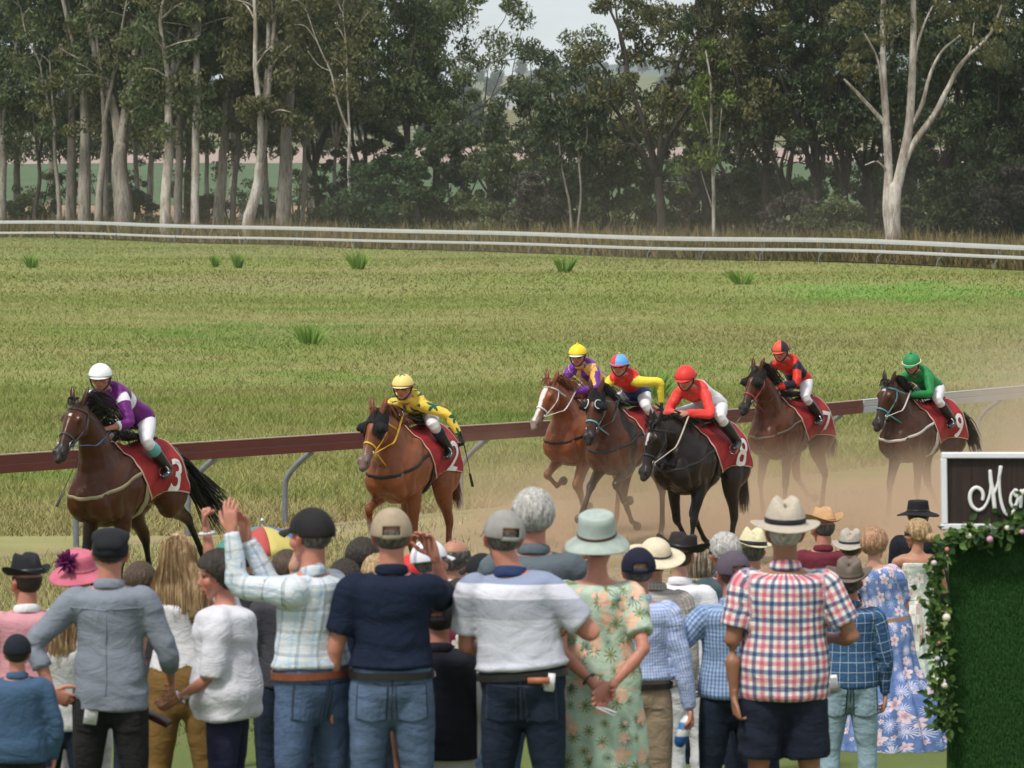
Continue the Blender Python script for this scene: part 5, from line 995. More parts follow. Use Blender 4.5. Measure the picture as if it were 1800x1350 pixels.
        if collar:
            mc = MB(); nn = J['neck']; upv = (J['head'] - nn).normalized(); pts = []
            for a in np.linspace(0, 6.28, 19): pts.append(nn + J['sx'] * math.cos(a) * .073 * k + Vector((0, 1, 0)) * math.sin(a) * .069 * k + upv * (.002 - .018 * math.sin(a)) * k)
            mc.tube(pts, .008 * k, .027 * k, side=[tuple((p - nn).normalized()) for p in pts], n=8, dens=2, cap=False); mc_ = mc.mesh('collar'); vv = getco(mc_); vattr(mc_, 'cuv', np.stack([np.arctan2(vv[:, 1] - nn.y, vv[:, 0] - nn.x) * .07, vv[:, 2], 0 * vv[:, 0]], 1)); link('collar', mc_, collar if not isinstance(collar, bool) else shirt, root)
    if belt:
        t = torso_chain(J, [(a, b + .0085, c + .0085) for a, b, c in prof if -.1 < a < .3], 0.); i = int(np.argmin(np.abs(t.p[:, 2] - (J['pelvis'].z + belt.get('t', .055) * k)))); mbt = MB(); c = t.p[i]; V = []; n = 40
        for j in range(n):
            a = 6.2832 * j / n; o_ = t.s[i] * math.cos(a) * (t.a[i] + .004) + t.u[i] * math.sin(a) * (t.b[i] + .004)
            for (z_, q) in ((-.017, .99), (-.017, 1.022), (.017, 1.022), (.017, .99)): V.append(c + o_ * q + t.t[i] * z_ * k)
        F = [(j * 4 + q, ((j + 1) % n) * 4 + q, ((j + 1) % n) * 4 + (q + 1) % 4, j * 4 + (q + 1) % 4) for j in range(n) for q in range(4)]; mbt.add(V, F); mbt.build('belt', belt['mat'], root, False)
    # ---- shoes
    if shoes:
        sm = plain('shoe_%s' % (bootcol or 'brown',), {'black': (.015, .014, .013), None: (.10, .05, .03), 'brown': (.10, .05, .03)}[bootcol], .5)
        for nm in 'LR':
            An = J['an' + nm]; ft = Vector(J['ft' + nm]).normalized(); mb = MB(); mb.tube([An - ft * .05 * k + Vector((0, 0, -.035 * k)), An + ft * .03 * k + Vector((0, 0, -.035 * k)), An + ft * .12 * k + Vector((0, 0, -.045 * k)), An + ft * .2 * k + Vector((0, 0, -.052 * k))], [.036 * k, .042 * k, .048 * k, .034 * k], [.043 * k, .045 * k, .034 * k, .024 * k], side=(1, 0, 0), n=12); mb.tube([An + Vector((0, 0, -.03)) * k, An + Vector((0, 0, .05)) * k], [.045 * k, .046 * k], n=12); mb.build('shoe', sm, root)
    if hair: make_hair(G, dict(hair, under=bool(hat)), seed)
    if hat: make_hat(G, hat)
    if glasses: make_glasses(G, glasses)
    if gloves:
        for nm in 'LR':
            h_ = remesh(hand(J, nm, 1.08), handv * k, 1, .4); link('glove', h_, gloves, root)
    if extra: extra(G)
    return G
def wedge_ell(T, c, r, keep, n=36, m=24, disp=None):
    V = []; F = []
    th = np.linspace(.001, math.pi - .001, m + 1); ph = np.linspace(0, 2 * math.pi, n, endpoint=False)
    P_ = np.array([[math.sin(t) * math.cos(p), math.sin(t) * math.sin(p), math.cos(t)] for t in th for p in ph]); L_ = P_ * np.array(r) + np.array(c)
    if disp is not None: L_ = L_ + P_ * disp(L_, P_)[:, None]
    kp = keep(L_); 
    for i in range(m):
        for j in range(n):
            q = (i * n + j, (i + 1) * n + j, (i + 1) * n + (j + 1) % n, i * n + (j + 1) % n)
            if kp[list(q)].all(): F.append(q)
    used = sorted({i for f in F for i in f}); mp = {u: i for i, u in enumerate(used)}
    return [tuple(T(*L_[u])) for u in used], [tuple(mp[i] for i in f) for f in F]
def hairmat(name, c, c2=None):
    if name in _M: return _M[name]
    b = NB(name, .55, .35); v = b.obj((38, 38, 5)); n_ = b.noise(1.6, v, 3, .7); b.col(b.ramp(n_, [(.32, tuple(x * .55 for x in c)), (.5, c), (.68, c2 or tuple(min(1, x * 1.5) for x in c))])); b.bump(n_, .8, .02); _M[name] = b.m; return b.m
def make_hair(G, h, seed):
    T, k, root = G['T'], G['k'], G['root']; m = hairmat('hair_' + h['name'], h['col'], h.get('col2')); g = np.random.RandomState(seed + 50); kind = h.get('kind', 'short'); und = h.get('under'); th_ = h.get('thick', .010) if not und else .0015
    def disp(L_, P_): return (.003 * np.sin(P_[:, 0] * 40 + P_[:, 1] * 23 + P_[:, 2] * 9) + .0012 * g.randn(len(L_))) * (.2 if und else 1)
    nap = h.get('nape', -.075)
    def keep(L_):
        x, y, z = L_.T; front = np.interp(y, [-.12, -.03, .02, .06, .09], [nap, nap + .03, .005, .045, .062 if h.get('bald') is None else .2]); k1 = z > front
        if h.get('bald'): k1 &= (z < .06) & (y < .03)
        if und: k1 &= z < .045
        return k1
    if kind == 'short' or kind == 'bun':
        v, f = wedge_ell(T, (0, -.012, .026), (.077 + th_, .097 + th_, .088 + th_), keep, 60, 40, disp); mb = MB(); mb.add(v, f)
        if kind == 'bun':
            bc = h.get('bun', (0, -.13, -.02)); mb.ell(T(*bc), (.042 * k, .045 * k, .035 * k), n=16, m=10)
        ob = mb.build('hair', m, root); so = ob.modifiers.new('s', 'SOLIDIFY'); so.thickness = .006 if not und else .001; so.offset = 1
        # loose short strands break the outline
        def sp(t, q):
            a = q[0] * 6.283; e = q[1] * .9 + .1; z = math.cos(e * 1.75); r_ = math.sin(e * 1.75); p = Vector((math.cos(a) * r_ * (.079 + th_), math.sin(a) * r_ * (.099 + th_) - .012, z * (.09 + th_) + .026))
            if p.y > .05 and p.z < .06: p = Vector((0, -.08, .05))
            o = p + Vector((p.x * .06, -.02, -.028)) * t * (1 + q[2]) + Vector((0, 0, .006 * math.sin(t * 3.1))); return np.array(T(*o))
        strands('hair_strands', None, sp, (60 if not h.get('bald') else 30) if not und else 3, .0020 * k, None, ob, seed, m, 4)
    else:   # long hair: many locks from the crown to below the neck
        Ln = h.get('len', .30); wd = h.get('w', .10); pts = [T(0, .0, .10), T(0, -.02, .06), T(0, -.035, -.02), T(0, -.055, -.12), T(0, -.07, -.10 - Ln * .5), T(0, -.07, -.10 - Ln)]
        sc = (Matrix(G['J']['hm']) @ Vector((1, 0, 0))); zd = G['J']['head'] - Vector((0, 0, 1)); 
        hh = G['J']['head']; pts[3:] = [hh + Vector((0, -.055, -.12)) * k, hh + Vector((0, -.075, -.10 - Ln * .5)) * k, hh + Vector((0, -.085, -.10 - Ln)) * k]
        c = Chain(pts, np.array([.045, .085, .096, wd + .005, wd + .012, wd]) * k, np.array([.05, .10, .085, .062, .055, .045]) * k, side=sc, dens=5); n = 72; v, f = c.geo(n, True); v = np.array(v); nr = v.reshape(-1, n, 3); cen = nr.mean(1, keepdims=True); th = np.arange(n) / n * 6.283
        am = np.linspace(.2, 1, len(nr))[:, None]; d = (nr - cen); amp = (1 + am * (.05 * np.sin(th * 9 + seed) + .035 * np.sin(th * 23 + 1) + .02 * np.sin(th * 41)))[:, :, None]; nr2 = cen + d * amp; nr2[-3:, :, 2] += (.02 * np.sin(th * 7) + .01 * np.sin(th * 19))[None, :] * k
        mb = MB(); mb.add(nr2.reshape(-1, 3), f); ob = mb.build('hair', m, root)
        rr = nr2
        def sp(t, q):
            j = int(q[0] * n) % n; i = t * (len(rr) - 6) + 3; i0 = int(i); fr = i - i0; p = rr[i0, j] * (1 - fr) + rr[min(i0 + 1, len(rr) - 1), j] * fr; cc = cen[i0, 0]; o = p - cc; return p + o / (np.linalg.norm(o) + 1e-6) * (.004 + .006 * q[1]) + np.array([0, 0, -.03 * t * q[2]])
        strands('hair_strands', None, sp, 420, .0042 * k, None, ob, seed, m, 9)
def lathe(prof, n=48, fn=None):
    V = []; F = []
    for r, z in prof:
        for j in range(n):
            a = 6.2832 * j / n; x, y, zz = math.cos(a) * r, math.sin(a) * r, z
            if fn: x, y, zz = fn(x, y, zz, r, a)
            V.append((x, y, zz))
    for i in range(len(prof) - 1):
        for j in range(n): F.append((i * n + j, i * n + (j + 1) % n, (i + 1) * n + (j + 1) % n, (i + 1) * n + j))
    return V, F
def make_hat(G, h):
    T0, k, root = G['T'], G['k'], G['root']; kind = h['kind']; tl = h.get('tilt', 0); tm = Matrix.Rotation(R(tl), 3, 'X') @ Matrix.Rotation(R(h.get('roll', 0)), 3, 'Y') @ Matrix.Rotation(R(h.get('yaw', 0)), 3, 'Z'); dz = h.get('dz', 0)
    T = lambda x, y, z: T0(*(tm @ Vector((x, y, z)) + Vector((0, 0, dz)))); m = h['mat']; sc = h.get('s', 1.)
    if kind == 'brim':
        br, ch, cr, ct = h.get('br', .165), h.get('ch', .11), h.get('cr', .088), h.get('ct', .070); cu = h.get('curl', .02); pin = h.get('pinch', .25); dent = h.get('dent', .03); z0 = .050; dp = h.get('droop', .0); fl = h.get('frontdip', 0)
        prof = [(br, .0), (br * .98, .004), (br * .8, .0), (cr * 1.12, .0), (cr, .008), (cr * .99, ch * .35), (cr * .95 * .5 + ct * .5, ch * .7), (ct, ch * .93), (ct * .86, ch), (ct * .55, ch * .985), (ct * .2, ch * .96), (.001, ch * .95)]
        def fn(x, y, z, r, a):
            e = max(0, (r - cr) / (br - cr + 1e-6)); yy = y * (1.14 if r <= cr * 1.13 else 1.14 - .06 * e)
            if e > .02 and z < .01: z = z + cu * e * e * abs(math.cos(a)) ** 2 * 2 - dp * e - fl * e * max(0, math.sin(a))
            if z > ch * .5:
                q = (z / ch - .5) * 2; fr = max(0, math.sin(a)); x *= 1 - pin * q * fr
                if not h.get('flat'): z -= dent * math.exp(-(x / .022) ** 2) * (z / ch > .8) ; z += .012 * q * math.sin(a) * (0 if h.get('round') else 1)
            return x * sc, yy * sc - .012, z + z0
        if h.get('round'): prof = prof[:4] + [(cr * math.cos(q), .008 + ch * math.sin(q)) for q in np.linspace(0, 1.55, 9)]; 
        V, F = lathe(prof, 56, fn); mb = MB(); mb.add([tuple(T(*v)) for v in V], F); ob = mb.build('hat', m, root); so = ob.modifiers.new('s', 'SOLIDIFY'); so.thickness = .004; so.offset = -1
        if h.get('band'):
            V, F = lathe([(cr * 1.012, .006), (cr * 1.035, .010), (cr * 1.03, .006 + h.get('bw', .022)), (cr * 1.0, .008 + h.get('bw', .022))], 56, lambda x, y, z, r, a: (x * sc, y * 1.14 * sc - .012, z + z0)); mb = MB(); mb.add([tuple(T(*v)) for v in V], F); mb.build('hat_band', h['band'], ob)
    elif kind == 'cap':
        rx, ry, rz = .0885, .109, .104; keep = lambda L_: (L_[:, 2] > .022 - .02 * (L_[:, 1] < 0)) & ~((L_[:, 1] < -.04) & (np.abs(L_[:, 0]) < .034) & (L_[:, 2] < .052) & (h.get('open', 1) == 1))
        v, f = wedge_ell(T, (0, -.012, .024), (rx, ry, rz), keep, 56, 40, lambda L_, P_: .0012 * np.sin(np.arctan2(P_[:, 1], P_[:, 0]) * 6) ** 8); mb = MB(); mb.add(v, f); ob = mb.build('cap', m, root); so = ob.modifiers.new('s', 'SOLIDIFY'); so.thickness = .004; so.offset = 1
        bk = h.get('back'); # bill
        V = []; F = []; nu, nv = 14, 7
        for i in range(nu + 1):
            a = R(-62 + 124 * i / nu)
            for j in range(nv + 1):
                t = j / nv; x = math.sin(a) * rx * .98; y = math.cos(a) * ry * .98 - .012; y2 = y + .085 * t * math.cos(a * .9); V.append(tuple(T(x * (1 + .04 * t), y2, .030 + .012 * math.cos(a * 1.4) - .022 * t - .012 * abs(math.sin(a)) * t)))
        F = [(i * (nv + 1) + j, (i + 1) * (nv + 1) + j, (i + 1) * (nv + 1) + j + 1, i * (nv + 1) + j + 1) for i in range(nu) for j in range(nv)]; mb = MB(); mb.add(V, F); bo = mb.build('bill', h.get('bill', m), ob); so = bo.modifiers.new('s', 'SOLIDIFY'); so.thickness = .004
        if h.get('open', 1):
            mb = MB(); mb.tube([T(x, -.012 - ry * math.sqrt(max(0, 1 - (x / rx) ** 2)) * 1.005, .010) for x in np.linspace(-.045, .045, 7)], .002, .0095, side=(0, 1, 0), n=8); mb.build('strap', h.get('strap', m), ob)
        mb = MB(); mb.ell(T(0, -.012, .126), (.007 * k, .007 * k, .004 * k)); mb.build('button', h.get('strap', m), ob)
        if h.get('mesh'):
            pass
    elif kind == 'flatcap':
        mb = MB(); c0 = Chain([T(0, .075, .045), T(0, .03, .085), T(0, -.04, .085), T(0, -.085, .050)], np.array([.075, .095, .098, .080]) * k, np.array([.016, .040, .046, .045]) * k, side=J_side(G), dens=4); mb.add(*c0.geo(24)); me = remesh(mb, .007, 4); ob = link('flat_cap', me, m, root)
        v, f = wedge_ell(T, (0, -.012, .030), (.088, .108, .085), lambda L_: (L_[:, 2] > -.004) & (L_[:, 2] < .08), 40, 24); mb = MB(); mb.add(v, f); o2 = mb.build('cap_side', m, ob); so = o2.modifiers.new('s', 'SOLIDIFY'); so.thickness = .004
        mb = MB(); mb.ell(T(.0, .105, .030), (.06 * k, .045 * k, .008 * k), G['J']['hm']); mb.build('peak', m, ob)
    elif kind == 'helmet':
        rx, ry, rz = .112, .132, .122; keep = lambda L_: L_[:, 2] > .012 - .035 * (L_[:, 1] < -.02)
        v, f = wedge_ell(T, (0, -.012, .012), (rx, ry, rz), keep, 64, 44, lambda L_, P_: .0018 * np.sin(P_[:, 0] * 31 + P_[:, 1] * 17)); mb = MB(); mb.add(v, f); ob = mb.build('helmet', m, root); so = ob.modifiers.new('s', 'SOLIDIFY'); so.thickness = .006; so.offset = -1
        mb = MB(); mb.tube([T(rx * 1.01 * math.cos(a), ry * 1.01 * math.sin(a) - .012, .022) for a in np.linspace(0, 6.283, 33)], .0045, .012, side=(0, 0, 1), n=8, dens=1, cap=False); mb.build('helmet_band', h.get('band', m), ob)
        V = []; nu, nv = 16, 6
        for i in range(nu + 1):
            a = R(-55 + 110 * i / nu)
            for j in range(nv + 1):
                t = j / nv; V.append(tuple(T(math.sin(a) * rx, math.cos(a) * ry - .012 + .045 * t * math.cos(a * 1.3), .024 - .014 * t)))
        F = [(i * (nv + 1) + j, (i + 1) * (nv + 1) + j, (i + 1) * (nv + 1) + j + 1, i * (nv + 1) + j + 1) for i in range(nu) for j in range(nv)]; mb = MB(); mb.add(V, F); bo = mb.build('peak', h.get('peak', m), ob); so = bo.modifiers.new('s', 'SOLIDIFY'); so.thickness = .005
        if h.get('pom'): mb = MB(); mb.ell(T(0, -.012, .142), (.016, .016, .014)); mb.build('pompom', h['pom'], ob)
        mb = MB(); mb.tube([T(.10, .0, .02), T(.085, .015, -.05), T(.04, .05, -.11), T(0, .058, -.122), T(-.04, .05, -.11), T(-.085, .015, -.05), T(-.10, 0, .02)], .004, .009, side=(0, 1, 0), n=6, dens=3); mb.build('chin_strap', m_blk, ob)
def J_side(G): return G['J']['hm'] @ Vector((1, 0, 0))
def make_glasses(G, m):
    T, k, root = G['T'], G['k'], G['root']; mb = MB()
    mb.tube([T(-.072, .045, .006), T(-.055, .078, .004), T(-.025, .098, .004), T(0, .102, .008), T(.025, .098, .004), T(.055, .078, .004), T(.072, .045, .006)], [.014 * k, .022 * k, .023 * k, .014 * k, .023 * k, .022 * k, .014 * k], .006 * k, side=G['J']['hm'] @ Vector((0, 0, 1)), n=10, dens=4)
    ob = mb.build('goggles', m, root); mb = MB()
    for s in (1, -1): mb.tube([T(s * .072, .045, .008), T(s * .088, .0, .010), T(s * .085, -.05, .012)], .003 * k, .006 * k, side=G['J']['hm'] @ Vector((0, 0, 1)), n=6); 
    mb.build('goggle_strap', m_blk, ob)
# ---------------------------------------------------------------- jockeys
def star_mat(name, base, star):
    def f(b, v, o):
        vo = b.n('TexVoronoi'); vo.inputs['Scale'].default_value = 5.2; vo.inputs['Randomness'].default_value = .35; b.l(v, vo.inputs[0]); sp = b.n('VectorMath', operation='SCALE'); sp.inputs[3].default_value = 5.2; b.l(v, sp.inputs[0]); df = b.n('VectorMath', operation='SUBTRACT'); b.l(sp.outputs[0], df.inputs[0])
        ps = b.n('VectorMath', operation='SCALE'); ps.inputs[3].default_value = 5.2; b.l(vo.outputs['Position'], ps.inputs[0]); b.l(ps.outputs[0], df.inputs[1]); s = b.sep(df.outputs[0]); a = b.math('ARCTAN2', s[1], s[0]); r = b.math('SQRT', b.math('ADD', b.math('MULTIPLY', s[0], s[0]), b.math('MULTIPLY', s[1], s[1])))
        fa = b.math('ABSOLUTE', b.math('SUBTRACT', b.math('FRACT', b.math('ADD', b.math('DIVIDE', a, 1.2566), 5.25)), .5)); lim = b.math('ADD', .13, b.math('MULTIPLY', fa, .58)); b.col(b.mix(b.math('LESS_THAN', r, lim), base, star))
    return cloth_mat(name, f, .45, .8)
def zones(name, fn, rough=.4):
    def f(b, v, o): b.col(fn(b, v, b.sep(v), b.sep(o)))
    return cloth_mat(name, f, rough, .9)
def jockey(hn, label, silk, helmet, band=None, peak=None, pom=None, goggles=None, z=0., fwd=0., yaw=0, pitch=0, side=0., armL=None, armR=None, breech=None, boots_top=None, skin='red', gloves=None, whip=None, sleeve='long', seed=0, twist=0, lift=0.):
    H = HS[hn]; root = H['root']; V3 = lambda *a: Vector(a); k = .93
    J = dict(k=k, fat=.96); J['pelvis'] = V3(0, -.24 + fwd * .3, 1.84 + z * .5 + lift); J['chest'] = V3(side * .5, .02 + fwd * .8, 2.04 + z * .8 + lift); J['neck'] = V3(side, .20 + fwd, 2.13 + z + lift)
    sx = Matrix.Rotation(R(twist), 3, 'Z') @ V3(1, 0, 0); J['sx'] = sx; J['hx'] = V3(1, 0, 0); hm = Matrix.Rotation(R(yaw), 3, 'Z') @ Matrix.Rotation(R(pitch), 3, 'X'); J['hm'] = hm; J['head'] = J['neck'] + V3(0, .07, .045) + hm @ V3(0, .02, .09)
    for s, nm, arm in ((-1, 'L', armL), (1, 'R', armR)):
        S = J['neck'] + sx * s * .165 + V3(0, -.045, -.06)
        if arm: u = Vector(arm[0]).normalized(); f = Vector(arm[1]).normalized(); E = S + u * .27; Wr = E + f * .24
        else:
            Wr = V3(s * .07, .50 + fwd * .5, 1.78 + z * .45); d = Wr - S; L_ = min(d.length, .50); mid_ = S + d.normalized() * L_ / 2; hh = math.sqrt(max(0, .265 ** 2 - (L_ / 2) ** 2)); E = mid_ + V3(s * .75, -.35, -.55).normalized() * hh; Wr = S + d.normalized() * L_; f = (Wr - E).normalized()
        J['sh' + nm], J['el' + nm], J['wr' + nm], J['fd' + nm] = S, E, Wr, f; J['hn' + nm] = (-s, 0, -.6); J['hc' + nm] = 62; J['hd' + nm] = None
        J['hip' + nm] = J['pelvis'] + V3(s * .09, 0.0, -.03); J['kn' + nm] = V3(s * .27, .13, 1.64 + lift * .3); J['an' + nm] = V3(s * .335, -.17, 1.36); J['ft' + nm] = V3(s * .25, 1, -.15)
    br = solid('breeches_' + str(seed), breech or (.66, .65, .67), .04, .6, .6)
    def ex(G):
        k = G['k']
        for s, nm in ((-1, 'L'), (1, 'R')):
            Kn, An = J['kn' + nm], J['an' + nm]; mb = MB(); ft = Vector(J['ft' + nm]).normalized(); a0 = Kn.lerp(An, .30)
            c = Chain([a0, Kn.lerp(An, .5), Kn.lerp(An, .85), An - V3(0, 0, .0)], [.062, .060, .047, .046], None, (1, 0, 0), 3); mb.add(*c.geo(14)); mb.tube([An - ft * .045 + V3(0, 0, -.03), An + ft * .05 + V3(0, 0, -.04), An + ft * .17 + V3(0, 0, -.045)], [.038, .044, .032], [.045, .042, .026], side=(1, 0, 0), n=12); me = remesh(mb, .011, 3); link('boot', me, m_boot, G['root'])
            if boots_top: mb = MB(); mb.tube([Kn.lerp(An, .22), Kn.lerp(An, .38)], [.064, .0655], n=16, dens=1); mb.build('boot_top', boots_top, G['root'])
    G = person(label, (0, 0), 0, J, skin, silk, dict(mat=br, w=.95, name='breeches', wrk=.004, calf=1), None, dict(kind='helmet', mat=helmet, band=band, peak=peak, pom=pom) if pom or band or peak else dict(kind='helmet', mat=helmet), group='jockeys riding in the race', shoes=False, hem=-.02, shirt_d=.020, vox=.013, seed=seed, glasses=goggles or m_gog, gloves=gloves, wrk=.010, z=0, sleeve=sleeve, extra=ex, collar=True, handv=.006)
    o = G['root']; mw = root.matrix_basis.copy(); o.location = root.location; o.rotation_euler = (0, 0, root.rotation_euler[2] - R(90)); G['H'] = H
    # racing saddle and irons belong to the horse
    mb = MB(); mb.tube([(-.30, 0, 1.64), (-.12, 0, 1.66), (.06, 0, 1.66), (.16, 0, 1.70)], [.16, .13, .10, .06], [.03, .035, .035, .03], side=(0, 1, 0), n=14); sd_ = mb.build('saddle', m_blk, root)
    for s in (1, -1):
        mb = MB(); mb.tube([(.02, s * .12, 1.66), (.0, s * .30, 1.50), (-.13, s * .335, 1.38)], .003, .010, side=(1, 0, 0), n=6); mb.build('stirrup_leather', m_blk, sd_)
        mb = MB(); mb.tube([(-.09 + .0, s * .335 + .05 * math.cos(a), 1.335 + .055 * math.sin(a)) for a in np.linspace(0, 6.28, 17)], .007, n=6, dens=1, cap=False); mb.build('stirrup', m_steel, sd_)
    if whip:
        nm, d, L_ = whip; w0 = J['wr' + nm] + J['fd' + nm] * .07; d = Vector(d).normalized(); R3 = Matrix.Rotation(root.rotation_euler[2] - R(90), 3, 'Z'); mb = MB(); bend = V3(0, 0, -.08)
        mb.tube([-d * .10, (0, 0, 0), d * L_ * .3, d * L_ * .7 + bend * .4, d * L_ + bend], [.010, .011, .006, .004, .004], n=7, dens=3); mb.tube([d * L_ * .93 + bend * .93, d * (L_ + .09) + bend * 1.3], [.013, .016], .004, n=6, dens=2)
        wo_ = mb.build('riding_whip', m_blk); wo_.location = root.location + R3 @ w0; wo_.rotation_euler = (0, 0, root.rotation_euler[2] - R(90)); tag(wo_, whip_lbl(hn), 'whip', 'whips carried by the jockeys')
    return G
def whip_lbl(hn): return {1: 'black riding whip held low in front by the jockey in purple and white', 2: 'black whip trailing from the gloved hand of the jockey in yellow', 4: 'black whip held out by the jockey with yellow sleeves', 5: 'whip held back along the boot by the jockey in red and white', 6: 'black whip pointing down left from the jockey in red and black'}[hn]
m_boot = plain('black_boot_leather', (.012, .012, .013), .3, .5); m_gog = plain('dark_goggles', (.015, .013, .014), .15, .6); m_gogo = plain('amber_goggles', (.30, .10, .02), .15, .6)
PUR = (.14, .018, .16); YEL = (.75, .52, .07); RED = (.62, .035, .03)
def jockeys():
    s1 = zones('silk_purple_white', lambda b, v, s, o: b.mix(b.math('GREATER_THAN', b.math('SINE', b.math('MULTIPLY', s[1], 15.)), .72), PUR, (.72, .70, .74)))
    jockey(1, 'jockey in purple and white silks with a white helmet and amber goggles', s1, plain('white_silk_cap', (.78, .78, .80), .5, var=.03), goggles=m_gogo, band=plain('khaki_band', (.15, .13, .08)), pom=None, peak=plain('white_silk_cap', (.78, .78, .80)), yaw=22, pitch=-6, boots_top=plain('teal_gaiter', (.12, .36, .36)), sleeve=('roll', 'roll'), whip=('R', (.3, .55, -.9), .62), seed=11, z=-.02, fwd=.12, side=.07)
    s2 = star_mat('silk_yellow_stars', YEL, (.02, .10, .06)); ym = NB('yellow_star_cap', .45, .3)
    jockey(2, 'jockey in yellow silks with dark green stars and a yellow helmet', s2, cloth_star_cap(), peak=plain('yellow_peak', (.68, .56, .22)), band=plain('brown_band', (.08, .03, .02)), yaw=8, pitch=-6, armL=((-.85, -.30, -.35), (-.5, -.1, -.85)), gloves=plain('black_glove', (.015, .015, .016)), whip=('L', (-.15, -.3, -.9), .30), seed=12, z=-.24, boots_top=plain('navy_gaiter', (.02, .03, .08)))
    s3 = zones('silk_purple_yellow', lambda b, v, s, o: b.mix(b.math('GREATER_THAN', b.math('SINE', b.math('MULTIPLY', s[0], 17.)), .1), (.17, .04, .33), (.72, .42, .08)))
    jockey(3, 'jockey in purple and gold silks with a plain yellow helmet', s3, plain('yellow_silk_cap', (.80, .62, .02), .5, var=.05), band=plain('brown_band', (.08, .03, .02)), pom=plain('yellow_silk_cap', (.80, .62, .02)), yaw=14, pitch=-8, seed=13, z=-.09)
    s4 = zones('silk_red_blue', lambda b, v, s, o: b.mix(b.math('GREATER_THAN', s[2], .5), b.mix(b.math('GREATER_THAN', o[1], .0), (.05, .07, .20), RED), (.70, .58, .05)))
    def arms4(b, v, o): pass
    jockey(4, 'smiling jockey with red body, yellow sleeves and a red and blue quartered helmet', s4, quarter_cap('red_blue_cap', (.12, .36, .72), (.66, .05, .06)), peak=plain('red_peak', (.66, .05, .06)), band=plain('blue_band', (.15, .35, .65)), pom=plain('yellow_pom', (.7, .45, .05)), yaw=12, pitch=-6, armL=((-.95, -.35, -.05), (.0, -.2, -1)), armR=None, gloves=plain('navy_glove', (.015, .02, .035)), whip=('L', (-.6, -.6, -.6), .45), seed=14, z=-.14)
    s5 = zones('silk_red_white', lambda b, v, s, o: b.mix(b.math('GREATER_THAN', b.math('ADD', b.math('GREATER_THAN', s[2], .5), b.math('GREATER_THAN', o[1], .16)), .5), (.70, .68, .70), (.72, .06, .05)))
    jockey(5, 'jockey in red and white silks with a plain red helmet', s5, plain('red_silk_cap', (.66, .04, .03), .5, var=.06), pom=None, band=plain('dark_red_band', (.2, .01, .01)), peak=plain('red_silk_cap', (.66, .04, .03)), yaw=8, pitch=-18, seed=15, z=-.20, fwd=.03, side=.04, whip=('L', (-.2, -.75, -.25), .62))
    s6 = zones('silk_red_black', lambda b, v, s, o: b.mix(b.math('GREATER_THAN', b.math('SINE', b.math('MULTIPLY', s[1], 17.)), .25), (.58, .035, .02), (.02, .018, .03)))
    jockey(6, 'jockey in red and black silks with a red helmet quartered in black', s6, quarter_cap('red_black_cap', (.70, .09, .04), (.02, .018, .018), 3), peak=plain('orange_red_peak', (.66, .09, .05)), band=plain('black_band', (.02, .02, .02)), yaw=10, pitch=-14, seed=16, z=-.03, whip=('R', (.5, .65, -.6), .5))
    s7 = zones('silk_green', lambda b, v, s, o: b.mix(b.math('GREATER_THAN', o[1], .22), (.02, .22, .06), (.02, .20, .055)))
    jockey(7, 'jockey in plain green silks with a green helmet and cream band', s7, plain('green_silk_cap', (.02, .22, .07), .5, var=.06), band=plain('cream_band', (.66, .6, .46)), peak=plain('green_silk_cap', (.02, .22, .07)), pom=plain('green_silk_cap', (.02, .22, .07)), yaw=14, pitch=-22, seed=17, z=-.16, fwd=.02)
def cloth_star_cap():
    b = NB('yellow_star_cap2', .45, .3); v = b.obj(); s = b.sep(v); a = b.math('ARCTAN2', s[0], b.math('SUBTRACT', s[1], .32)); r = b.math('SQRT', b.math('ADD', b.math('MULTIPLY', s[0], s[0]), b.math('POWER', b.math('SUBTRACT', s[1], .32), 2.)))
    fa = b.math('ABSOLUTE', b.math('SUBTRACT', b.math('FRACT', b.math('ADD', b.math('DIVIDE', a, 1.2566), 5.0)), .5)); lim = b.math('ADD', .014, b.math('MULTIPLY', fa, .08)); b.col(b.mix(b.math('LESS_THAN', r, lim), (.75, .58, .20), (.03, .12, .07))); return b.m
def quarter_cap(name, c0, c1, n=2):
    b = NB(name, .45, .3); s = b.sep(b.obj()); a = b.math('ARCTAN2', b.math('SUBTRACT', s[1], .29), s[0]); b.col(b.mix(b.math('GREATER_THAN', b.math('SINE', b.math('MULTIPLY', a, float(n))), 0.), c0, c1)); return b.m
jockeys()
